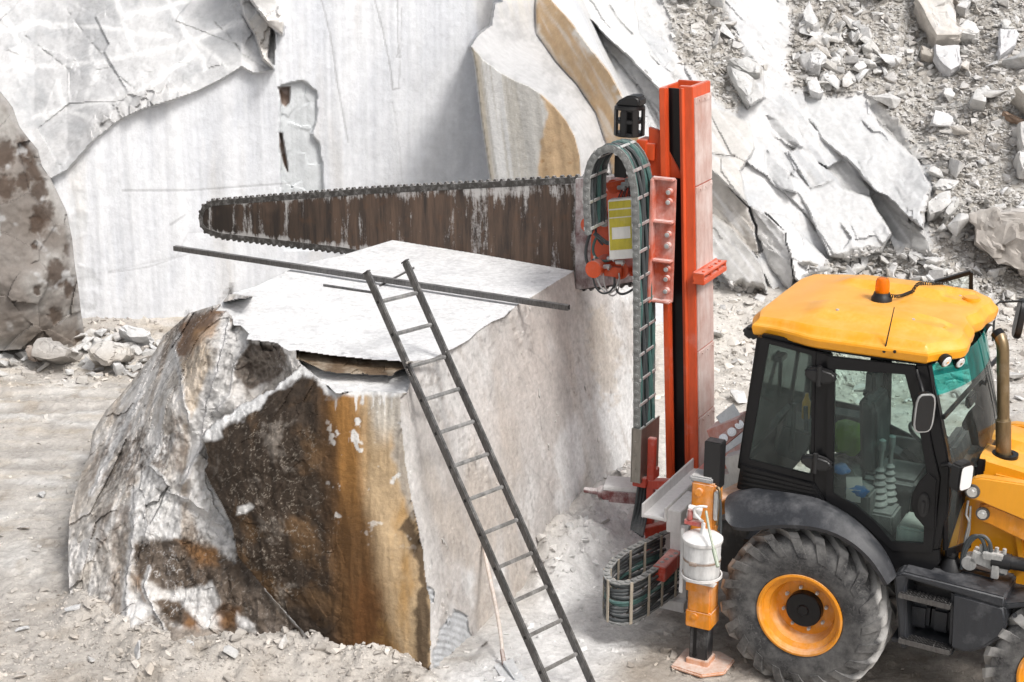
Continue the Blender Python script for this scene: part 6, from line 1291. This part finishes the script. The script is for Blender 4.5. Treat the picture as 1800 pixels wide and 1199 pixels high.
# ---- wheels
def wheel(cx, cy, R, W, rr, nl, s_, dust=1.):
    """cy = outer face; s_ = -1 right side"""
    c = Vector((cx, cy, R)); i_ = -s_
    pf = [(rr, .035), (rr+.02, .012), (rr+.06, .004), (rr+(R-rr)*.45, -.012), (rr+(R-rr)*.68, .0), (R*.925, .035), (R*.955, .07), (R*.962, W*.5), (R*.955, W-.07), (R*.925, W-.035), (rr+(R-rr)*.5, W+.01), (rr+.02, W-.02), (rr, W-.05)]
    m = MB(); m.lathe([(r, a*i_) for r, a in pf], c, 'y', 72)
    def lug(th0, half):
        b = bmesh.new(); rows = []
        for t in np.linspace(0, 1, 9):
            # from just past the centre line out over the shoulder and down the sidewall
            if t < .72: a = W*.54-(W*.54-.045)*t/.72; r = R*.945; hgt = .064
            else: u = (t-.72)/.28; a = .045-.045*u; r = R*.945-(R*.17)*u; hgt = .050-.034*u
            if half: a = W-a
            th = th0+.42*(1-t)*(1 if t < .72 else 1)-.05*max(0, t-.72)
            wd = .068+.024*t
            er = hgt if t < .72 else hgt
            row = []
            for dth, k in ((-wd/2-.012, 0), (-wd/2, 1), (wd/2, 1), (wd/2+.012, 0)):
                out = Vector((math.cos(th+dth/R), 0, math.sin(th+dth/R))); side = Vector((0, (s_ if not half else -s_), 0))
                nr = out if t < .6 else (out*(1-(t-.6)/.4)+side*((t-.6)/.4)).normalized()
                p = c+out*r+Vector((0, a*i_, 0))+nr*(er*k-.012*(1-k)); row.append(b.verts.new(p))
            rows.append(row)
        for A, B in zip(rows[:-1], rows[1:]):
            for q in range(3): b.faces.new([A[q], A[q+1], B[q+1], B[q]])
        b.faces.new(rows[0]); b.faces.new(rows[-1][::-1]); bmesh.ops.recalc_face_normals(b, faces=b.faces); return b
    for k in range(nl): m.add(lug(2*math.pi*k/nl, False)); m.add(lug(2*math.pi*(k+.5)/nl, True))
    wo = empty('wheel', (0, 0, 0)); wo.parent = TR
    me = bpy.data.meshes.new('tyre'); m.bm.to_mesh(me); m.bm.free()
    V = np.array([v.co[:] for v in me.vertices])-np.array(c); r = np.hypot(V[:, 0], V[:, 2]); g = lerp(.55, .95, ss(R*.72, R*.93, r))+1.3*ss(R*.985, R*1.015, r)
    ca = np.ones((len(V), 4), np.float32); ca[:, :3] = g[:, None]*dust; at = me.color_attributes.new('Col', 'FLOAT_COLOR', 'POINT'); at.data.foreach_set('color', ca.ravel())
    for p in me.polygons: p.use_smooth = True
    sharpen(me, 30); link('tyre', me, M_TYRE, wo)
    d = i_; m = MB(); m.lathe([(rr+.012, .02*d), (rr+.014, .0*d), (rr-.004, -.004*d), (rr-.022, .01*d), (rr-.03, .05*d), (rr*.80, .075*d), (rr*.77, .15*d), (rr*.71, .195*d), (rr*.45, .185*d), (0, .185*d)], c, 'y', 64); tb(m, 'rim', M_YELD, wo, 40)
    m = MB(); m.lathe([(0, .115*d), (rr*.41, .115*d), (rr*.435, .125*d), (rr*.44, .19*d)], c, 'y', 40); m.lathe([(0, .10*d), (rr*.12, .10*d), (rr*.15, .118*d)], c, 'y', 24); tb(m, 'hub', M_BGL, wo)
    for k in range(8):
        t = 2*math.pi*(k+.3)/8; p = c+Vector((rr*.53*math.cos(t), .185*d, rr*.53*math.sin(t))); m = MB(); m.cyl(p, p+Vector((0, -.03*d, 0)), .016, seg=6, bev=.002); m.cyl(p+Vector((0, -.028*d, 0)), p+Vector((0, -.045*d, 0)), .009, seg=8, bev=0); tb(m, 'wheel_nut', M_GALV, wo)
    return wo
wheel(0, -1.15, .695, .46, .355, 20, -1); wheel(0, 1.15, .695, .46, .355, 20, 1)
wheel(2.09, -1.08, .57, .36, .31, 18, -1, 1.25); wheel(2.09, 1.08, .57, .36, .31, 18, 1, 1.25)
m = MB(); m.cyl((0, -.75, .70), (0, .75, .70), .14, seg=20); m.box((0, 0, .72), (.5, .5, .45)); m.cyl((2.09, -.8, .57), (2.09, .8, .57), .09, seg=16); m.box((.9, 0, .80), (3.0, .55, .36)); m.box((-.85, 0, .85), (.5, .9, .5)); m.box((2.2, 0, .62), (.4, .3, .3)); tb(m, 'chassis', dusty('dark chassis', (.03, .03, .03), .6, .25, (.35, .33, .3), scale=5))
# ---- step box / tank
yo = -1.07
def q2(*pts, y=yo): return TP(pts, y)
xl = .735; xr_ = 1.62
m = MB()
m.prism([(.735, 1.19), (.80, 1.24), (.86, 1.24), (.845, 1.10), (.90, .56), (.82, .57), (.80, .8)], yo, -.50, bev=.02, seg=3)
m.prism([(.735, 1.19), (.80, 1.245), (1.62, 1.20), (1.62, 1.10), (1.25, 1.145), (.80, 1.19)], yo, -.45, bev=.018, seg=3)
m.prism([(1.20, 1.16), (1.62, 1.12), (1.66, .98), (1.62, .84), (1.50, .72), (1.37, .64), (1.22, .655)], yo, -.45, bev=.03, seg=3)
m.box((1.02, -.70, .90), (.45, .05, .62)); m.box((1.0, -.80, .60), (.50, .45, .04)); m.box((.93, -.84, .80), (.17, .14, .22), bev=.03); m.box((1.11, -.84, .80), (.16, .14, .22), bev=.03)
for k in range(3): m.box((1.33+.07*k*0, -.80+.10*k, 1.222-.004*k), (.30, .012, .012), (0, .055, 0))
tb(m, 'step_box', M_FEND)
for (zz, x0, x1) in ((1.075, .80, 1.21), (.675, .83, 1.24)):
    m = MB(); xs_ = np.linspace(x0, x1, 4)
    for yy in (-1.105, -1.07, -1.035, -1.0): m.prism([(x0, zz-.03), (x1, zz-.045)]+[(x, zz-.012+(.012 if k % 2 else 0)-.015*(x-x0)/(x1-x0)) for k, x in enumerate(np.linspace(x1, x0, 27))], yy-.004, yy+.004, bev=0)
    for x in xs_: m.box((x, -1.05, zz-.03-.012*(x-x0)/(x1-x0)), (.008, .12, .035), bev=.002)
    m.box(((x0+x1)/2, -1.108, zz-.032), (x1-x0, .006, .045), (0, .035, 0), bev=.002); m.box(((x0+x1)/2, -1.05, zz-.045), (x1-x0, .12, .004), (0, .035, 0), bev=0); tb(m, 'step_tread', M_STEEL)
f = Vector((1.13, -.78, 1.225)); m = MB(); m.lathe([(.10, 0), (.085, .05), (.06, .09), (.055, .10), (0, .10)], f, 'z', 24); m.lathe([(0, .10), (.05, .10), (.055, .12), (.05, .15), (0, .155)], f, 'z', 10); m.box(f+Vector((0, 0, .165)), (.05, .015, .02)); tb(m, 'filler_cap', M_BLK)
m = MB(); m.prism([(1.46, .70), (1.48, .96), (1.60, 1.12), (1.86, 1.20), (2.2, 1.20), (2.2, 1.16), (1.86, 1.16), (1.64, 1.08), (1.53, .94), (1.51, .70)], -1.02, -.70, bev=.01); m.box((1.62, -.6, 1.02), (.3, .3, .2)); m.cyl((1.70, -1.03, 1.05), (1.70, -1.045, 1.05), .02, seg=10); tb(m, 'front_guard', M_FEND)
# ---- hood
def hoodsec(x):
    zt = float(np.interp(x, [1.1, 1.6, 2.3, 2.9], [2.12, 2.05, 1.90, 1.70])); return [(-.47, zt-.62), (-.47, zt-.17), (-.455, zt-.03), (-.43, zt+.0), (-.16, zt+.005), (-.14, zt+.0), (-.10, zt-.05), (.02, zt-.05), (.06, zt+.02), (.10, zt+.03), (.36, zt+.03), (.45, zt-.02), (.48, zt-.15), (.48, zt-.62)]
m = MB(); m.quadgrid([[Vector((x, y, z)) for y, z in hoodsec(x)] for x in np.linspace(1.22, 2.9, 12)], .02, smooth=True); m.prism([(y, z-.004) for y, z in hoodsec(2.9)], 2.86, 2.9, 'x', bev=.02)
m.box((1.55, -.452, 1.90), (.42, .05, .16), (0, .07, 0), bev=.02); tb(m, 'hood', M_YEL, ang=30)
m = MB(); m.box((1.24, -.02, 1.93), (.06, .90, .30)); m.box((1.7, 0, 1.5), (1.2, .8, .7)); tb(m, 'engine_bay', M_BGL)
e0 = T3(1764, 812, -.28); e1_ = T3(1763, 605, -.28); dirv = (e1_-e0).normalized()
m = MB(); m.tube([e0-dirv*.1, e0+dirv*.36], .062, 24); m.tube([e0+dirv*.34, e0+dirv*.38], [.062, .05], 24); m.tube([e0+dirv*.36, e1_-dirv*.05, e1_+Vector((-.005, .0, .0)), e1_+Vector((-.03, .02, .05)), e1_+Vector((-.065, .045, .075))], .05, 24, False); ex = tb(m, 'exhaust_pipe', M_BRASS)
m = MB(); q = e1_+Vector((-.03, .02, .05)); m.cyl(q, e1_+Vector((-.0655, .045, .0755)), .0515, .053, 24, 0); tb(m, 'exhaust_mouth', M_BGL, ex)
m = MB(); hz = T3(1764, 806, -.28); m.lathe([(.062, 0), (.105, 0), (.105, -.05), (.062, -.05)], (hz.x+.01, hz.y, 2.098), 'z', 28); tb(m, 'exhaust_collar', M_BGL, ex)
# ---- loader tower, arms, ram
m = MB(); q = TP([(1698, 872), (1712, 850), (1735, 860), (1800, 930), (1830, 1010), (1830, 1060), (1772, 1020), (1700, 1000), (1662, 982), (1676, 965), (1686, 930)], -.58); m.prism(q, -.60, -.55, bev=.008); m.prism(q, .55, .60, bev=.008)
q = TP([(1690, 895), (1697, 880), (1680, 985), (1662, 982)], -.60); m.prism(q, -.66, -.55, bev=.006)
a, b = T3(1790, 935, -.61), T3(1800, 1000, -.61); m.beam(a, b, .07, .05); m.box((1.5, 0, 1.25), (.25, 1.2, .25)); tb(m, 'loader_tower', M_YEL)
def armpart(name, pts, y0, y1, mat=M_YEL, bev=.012):
    q = TP(pts, y0); m = MB(); m.prism(q, -y0, -y1, bev=bev, seg=3); tb(m, name, mat); m = MB(); m.prism(q, y0, y1, bev=bev, seg=3); return tb(m, name, mat)
la = armpart('loader_arm', [(1700, 868), (1700, 852), (1710, 842), (1725, 840), (1800, 851), (1960, 880), (2040, 960), (2050, 1060), (2000, 1050), (1960, 960), (1800, 915), (1722, 882), (1708, 878)], -.74, -.64)
ll = armpart('lift_ram_cover', [(1716, 906), (1718, 894), (1730, 888), (1742, 888), (1800, 912), (1920, 985), (1915, 1010), (1800, 952), (1738, 922), (1724, 918)], -.70, -.63, M_YELD)
for (px, py, y, r) in ((1710, 863, -.74, .052), (1728, 902, -.70, .048), (1707, 984, -.66, .038)):
    for s_ in (1, -1):
        p = T3(px, py, y); p.y *= s_; k = Vector((0, -s_, 0)); m = MB(); m.cyl(p, p+k*.02, r*1.15, seg=24); tb(m, 'pin_boss', M_STEEL); m = MB(); m.cyl(p+k*.015, p+k*.035, r*.8, seg=24); m.cyl(p+k*.03, p+k*.05, r*.45, seg=6); m.box(p+k*.045, (r*.9, .012, .018)); tb(m, 'pivot_pin', M_CHROME)
m = MB(); c = T3(1742, 985, -.80); m.box(c, (.30, .12, .10), (0, .2, 0)); m.box(c+Vector((.02, -.03, .06)), (.16, .10, .06)); m.box(c+Vector((.05, -.05, -.06)), (.06, .06, .12)); m.cyl(c+Vector((-.16, -.06, -.04)), c+Vector((-.16, .06, -.04)), .06, seg=18)
for k in range(4): m.cyl(c+Vector((-.08+.06*k, -.02, .05)), c+Vector((-.08+.06*k, -.02, .13)), .018, seg=6)
tb(m, 'valve_block', dusty('dusty valve steel', (.42, .42, .41), .5, .3, (.66, .65, .63), metal=.4, scale=8, grime=.4))
m = MB(); a, b = T3(1755, 985, -.82), T3(1900, 1010, -.82); m.cyl(a, b, .055, seg=20); m.cyl(a-(b-a).normalized()*.05, a+(b-a).normalized()*.10, .065, seg=20); tb(m, 'lift_ram', M_BLK)
for pts in ([(1690, 990), (1695, 930), (1730, 930), (1732, 968)], [(1690, 1000), (1700, 920), (1745, 935), (1742, 970)], [(1770, 985), (1775, 1010), (1760, 1015), (1750, 1000)]):
    m = MB(); m.tube(bez(*[T3(x, y, -.84) for x, y in pts]), .016, 8); tb(m, 'hydraulic_hose', M_HOSE)
m = MB(); m.tube([T3(1702, 880, -.68), T3(1698, 905, -.69), T3(1704, 917, -.69), T3(1697, 945, -.68), T3(1692, 985, -.68)], .010, 8); m.tube([T3(1706, 890, -.68), T3(1704, 930, -.68), T3(1697, 960, -.68)], .010, 8); tb(m, 'steel_pipe', M_GALV)
# head lamp on its stalk
c = T3(1690, 836, -.98); axl = Vector((.82, -.45, -.05)).normalized(); m = MB(); plate(m, c, axl, .17, .24, .10, .2); m.tube([T3(1655, 818, -.90), T3(1668, 816, -.93), c-axl*.05+Vector((0, 0, .02))], .018, 10); m.cyl(c-axl*.07-Vector((0, 0, .02)), c-axl*.04-Vector((0, 0, .02)), .035, seg=14); hl = tb(m, 'headlight', M_BLK)
m = MB(); plate(m, c+axl*.047, axl, .145, .21, .012, .2); tb(m, 'headlight_lens', M_LENS, hl)
# left hand grab rail
m = MB(); m.tube([Vector((1.35, .95, 2.9)), Vector((1.40, .98, 2.45)), Vector((1.42, 1.0, 2.2)), Vector((1.44, 1.0, 1.5))], .02, 10); m.tube([Vector((1.40, .98, 2.42)), Vector((1.50, .98, 2.38)), Vector((1.60, .98, 2.42)), Vector((1.75, .98, 2.42))], .022, 10); tb(m, 'grab_rail', M_BLK)
# bucket beyond the frame
m = MB(); m.prism([(3.0, .5), (3.05, 1.15), (3.5, 1.25), (3.52, 1.2), (3.15, 1.1), (3.12, .58), (3.75, .50), (3.75, .47)], -1.15, 1.15, bev=.01); tb(m, 'bucket', M_YELD)
# ---- cab interior
m = MB(); m.box((.45, .0, 1.62), (.50, .50, .14), bev=.05, seg=3); m.box((.45, 0, 1.40), (.36, .36, .34)); tb(m, 'seat', M_SEAT)
m = MB(); m.prism([(.20, 1.66), (.14, 2.30), (.16, 2.36), (.24, 2.36), (.30, 2.28), (.34, 1.70)], -.24, .24, bev=.05, seg=3); m.prism([(.16, 2.37), (.16, 2.58), (.24, 2.58), (.26, 2.37)], -.14, .14, bev=.03); tb(m, 'seat_back', M_SEAT)
st = Vector((.72, .02, 2.02)); R_ = Matrix.Rotation(.45, 4, 'Y'); b = bmesh.new()
m = MB(); ring = [st+(R_ @ Vector((.20*math.cos(t), .20*math.sin(t), 0))) for t in np.linspace(0, 2*math.pi, 33)]; m.tube(ring, .017, 8, False)
for t in (0.5, 2.6, 4.7): m.beam(st, st+(R_ @ Vector((.19*math.cos(t), .19*math.sin(t), 0))), .02, .02)
m.cyl(st-Vector((0, 0, .03)), st+Vector((0, 0, .03)), .05, seg=14); stw = tb(m, 'steering_wheel', M_BLK); m = MB(); m.beam(st, (.95, .02, 1.2), .10, .12); m.box((.93, .05, 1.95), (.14, .55, .22), (0, -.3, 0), bev=.04); m.box((1.0, .0, 1.55), (.12, .9, .6)); tb(m, 'dashboard', M_SEAT)
for (px, py, y) in ((1543, 845, -.35), (1560, 838, -.25)):
    p = T3(px, py+45, y); m = MB(); prof = [(.075-.004*k+(.012 if k % 2 else -.008), .03*k) for k in range(12)]; m.lathe([(0, 0)]+prof+[(.02, .36), (.018, .5), (.03, .52), (.03, .60), (0, .62)], p, 'z', 18); tb(m, 'lever_boot', dusty('grey rubber boot', (.13, .135, .135), .7, .2, (.45, .45, .44), scale=8))
m = MB(); p = T3(1590, 920, -.6); m.box((.80, -.62, 1.36), (.26, .36, .30), bev=.02); tb(m, 'tool_box', dusty('pale box', (.42, .46, .44), .6, .2, scale=5))
m = MB(); m.box((.28, -.45, 1.50), (.22, .34, .30), bev=.02); m.box((.42, -.35, 1.35), (.30, .30, .22), bev=.02); tb(m, 'side_console', dusty('grey console', (.10, .105, .105), .7, .25, (.4, .4, .4), scale=6))
m = MB(); m.box((-.42, -.20, 1.92), (.26, .50, .28), (0, .3, .3), bev=.02); m.box((-.30, .3, 1.75), (.2, .3, .35), (0, -.2, 0), bev=.03); m.box((-.50, -.35, 2.12), (.05, .24, .16), (.2, .5, 0)); m.cyl((-.35, -.45, 1.85), (-.35, -.45, 2.3), .02, seg=10); m.cyl((-.25, -.35, 1.85), (-.28, -.35, 2.25), .02, seg=10); m.box((-.15, .62, 1.75), (.5, .2, .3)); tb(m, 'rear_controls', dusty('dark controls', (.03, .034, .036), .55, .2, (.3, .32, .32), scale=6))
m = MB(); p = T3(1616, 730, .2); m.box((.45, .84, 1.42), (1.1, .04, .5)); tb(m, 'left_trim', M_SEAT)
m = MB(); m.beam((.98, -.84, 2.52), (1.12, .80, 2.62), .03, .035); m.box((1.08, -.3, 2.52), (.05, .22, .10), bev=.02); tb(m, 'sun_visor_rail', M_BLK)
# bits lying in the cab (each its own thing)
def thing(m, name, mat, lab, cat):
    me_o = m.build(name, mat, None); me_o.matrix_world = Matrix.Translation((TX, TY, 0)) @ Matrix.Rotation(-YAW, 4, 'Z'); return tag(me_o, lab, cat)
m = MB(); p = T3(1502, 855, -.74); m.box(p, (.13, .02, .17), (.1, -.1, .2), bev=.001); m.box(p+Vector((.0, -.012, -.08)), (.12, .004, .13), (.3, .0, .1), bev=.001); thing(m, 'paper_sheet', M_PAPER, 'folded white paper propped behind the lower door glass of the cab', 'paper')
for (px, py, s_, lab) in ((1508, 862, 1, 'blue rubber glove lying low behind the door glass, under the paper'), (1475, 824, .9, 'blue rubber glove at the left edge of the door glass, above the paper')):
    p = T3(px, py, -.72); b = bmesh.new(); bmesh.ops.create_icosphere(b, subdivisions=3, radius=.085*s_)
    for v in b.verts: v.co = Vector((v.co.x*1.1, v.co.y*.6, v.co.z*.65))*(1+.35*float(perlin_(np.array([[v.co.x*16+px, v.co.y*16, v.co.z*16]], np.float32))[0]))+p
    m = MB(); m.add(b); thing(m, 'rubber_glove', M_BLUE, lab, 'glove')
p = T3(1490, 770, .35); b = bmesh.new(); bmesh.ops.create_icosphere(b, subdivisions=3, radius=.16)
for v in b.verts: v.co = Vector((v.co.x*1.0, v.co.y*.6, v.co.z*1.0))*(1+.4*float(perlin_(np.array([[v.co.x*9, v.co.y*9+3, v.co.z*9]], np.float32))[0]))+p
m = MB(); m.add(b); thing(m, 'safety_vest', M_GREEN, 'bright green vest bundled beyond the seat inside the cab', 'vest')
m = MB(); m.lathe([(0, 0), (.035, 0), (.037, .02), (.037, .15), (.015, .2), (.015, .23), (0, .235)], T3(1416, 735, -.2), 'z', 16); thing(m, 'drink_bottle', dusty('orange bottle', (.55, .30, .03), .3, .05), 'orange bottle standing behind the rear side window of the cab', 'bottle')
# ================================================================== STABILISER LEG AND PAIL
lx, ly = -.86, -1.12; s0 = T(1238, 850, ly-.1); s1 = T(1238, 1090, ly-.1)
m = MB(); m.box((lx, ly, (s0[1]+s1[1])/2), (.21, .20, s0[1]-s1[1]), bev=.015, seg=2); m.box((lx, ly, s1[1]-.01), (.23, .22, .16), bev=.01); m.box((lx-.02, ly-.105, s1[1]+.30), (.20, .02, .10)); m.cyl((lx-.03, ly-.10, s0[1]-.08), (lx-.03, ly-.13, s0[1]-.08), .035, seg=16); m.cyl((lx-.03, ly-.11, s1[1]+.02), (lx-.03, ly-.125, s1[1]+.02), .03, seg=16); m.beam((lx, ly+.1, s0[1]-.3), (lx+.3, -.2, s0[1]-.25), .14, .14); sl = tb(m, 'stabiliser_sleeve', dusty('yellow paint smeared with dust', (.72, .25, .012), .45, .36, (.62, .58, .54), top=.3, scale=3.5))
m = MB(); m.box((lx+.0, ly, .45), (.165, .155, .85), bev=.012); tb(m, 'stabiliser_leg', dusty('black leg with grey dust', (.02, .02, .022), .35, .22, (.45, .45, .45), top=.2, scale=5, grime=.3))
m = MB(); m.box((lx-.03, ly-.0785, .33), (.03, .004, .42), bev=.001); m.cyl((lx-.03, ly-.076, .13), (lx-.03, ly-.081, .13), .022, seg=14, bev=0); tb(m, 'leg_slot', M_BGL)
m = MB(); m.prism([(lx-.20, ly-.20), (lx+.10, ly-.24), (lx+.26, ly-.10), (lx+.26, ly+.16), (lx+.10, ly+.24), (lx-.20, ly+.16)], .015, .05, 'z', bev=.012); m.box((lx, ly, .07), (.20, .19, .06)); tb(m, 'foot_plate', dusty('orange foot plate', (.60, .20, .04), .6, .55, (.62, .57, .53), top=.45, scale=5))
t0_ = T(1242, 785, ly-.05); t1_ = T(1242, 860, ly-.05); m = MB(); m.box((lx+.055, ly, (t0_[1]+s0[1])/2), (.15, .12, t0_[1]-s0[1]+.1), bev=.008); tb(m, 'stabiliser_box', M_BLK)
m = MB(); m.box((lx-.03, ly, s0[1]+.02), (.20, .19, .05), bev=.012); tb(m, 'sleeve_cap', dusty('grey cap', (.25, .26, .27), .6, .35, scale=6))
for k in range(3):
    m = MB(); m.tube(bez((lx+.12, ly-.10, s0[1]-.02), (lx+.17, ly-.14, s0[1]+.05), (lx+.18, ly-.13, s0[1]-.2-.05*k), (lx+.13+.02*k, ly-.1, s0[1]-.35-.05*k)), .011, 8); tb(m, 'hydraulic_hose', M_HOSE if k else M_BRASS)
m = MB(); m.box((lx+.125, ly-.09, s0[1]-.18), (.05, .06, .26), bev=.01); tb(m, 'check_valve', M_GALV)
pc = T3(1233, 1005, -1.36); pc.y = -1.36
pt = T(1233, 944, -1.36)[1]; ph_ = pt-pc.z
m = MB(); m.lathe([(.165, 0), (.175, 0), (.175, .022), (.165, .022), (.165, 0)], (pc.x, pc.y, pc.z-.03), 'y' if False else 'z', 36); m.beam((pc.x-.17, pc.y+.06, pc.z-.02), (pc.x-.17, ly, pc.z-.02), .03, .03); m.beam((pc.x-.19, pc.y+.03, pc.z-.25), (pc.x-.19, pc.y+.03, pc.z+.35), .03, .012); m.box((pc.x-.05, ly-.10, pc.z-.17), (.26, .08, .012)); m.beam((pc.x+.05, pc.y+.15, pc.z-.02), (pc.x+.05, ly, pc.z-.02), .03, .03); tb(m, 'pail_ring', M_WHT)
rt = empty('grease_pail', t2w(pc), -YAW, 'dusty white grease pail with a clamped lid hanging on the stabiliser', 'pail')
m = MB(); m.lathe([(0, -.045), (.140, -.045), (.150, -.03), (.154, .03), (.154, ph_*.45), (.157, ph_*.47), (.154, ph_*.49), (.156, ph_-.03), (.156, ph_)], (0, 0, 0), 'z', 40); m.build('pail_body', dusty('white enamel, dusty', (.60, .60, .595), .45, .25, (.68, .66, .64), top=.3, scale=5, grime=.3), rt)
m = MB(); m.lathe([(.164, ph_-.035), (.170, ph_-.02), (.170, ph_), (.150, ph_+.015), (.10, ph_+.032), (.03, ph_+.042), (.022, ph_+.075), (0, ph_+.075)], (0, 0, 0), 'z', 40); m.cyl((0, 0, ph_+.06), (0, 0, ph_+.13), .018, seg=10); m.build('lid', M_WHT, rt)
m = MB(); m.lathe([(.154, ph_*.38), (.158, ph_*.38), (.158, ph_*.44), (.154, ph_*.44)], (0, 0, 0), 'z', 40); m.box((-.02, -.16, ph_*.41), (.07, .02, .035)); m.build('clamp_band', dusty('rusty band', (.30, .22, .17), .6, .4, metal=.3, scale=9), rt)
a = Vector((-.0, -.0, ph_+.14)); m = MB(); m.tube([a+Vector((.02, 0, .10)), a+Vector((.10, -.12, -.02)), a+Vector((.17, -.20, -.13))], .011, 8); m.tube([a+Vector((.17, -.20, -.13)), a+Vector((.24, -.28, -.24))], [.018, .015], 10); m.build('dispensing_hose', dusty('green grey hose', (.25, .33, .22), .5, .25, scale=9), rt)
m = MB(); m.tube(bez(a, a+Vector((-.12, 0, .06)), a+Vector((-.10, -.05, .16)), a+Vector((.03, 0, .14)), 12), .011, 8); m.box(a+Vector((-.1, .05, .05)), (.12, .07, .09), (0, .2, .3)); m.build('pump_head', M_WHT, rt)
m = MB(); m.box(a+Vector((-.10, .02, -.03)), (.14, .06, .045), (0, .1, .2)); m.cyl(a+Vector((-.12, 0, 0)), a+Vector((-.115, 0, .09)), .024, seg=12); m.build('pump_handle', dusty('dusty red handle', (.38, .05, .04), .5, .4, scale=6), rt)
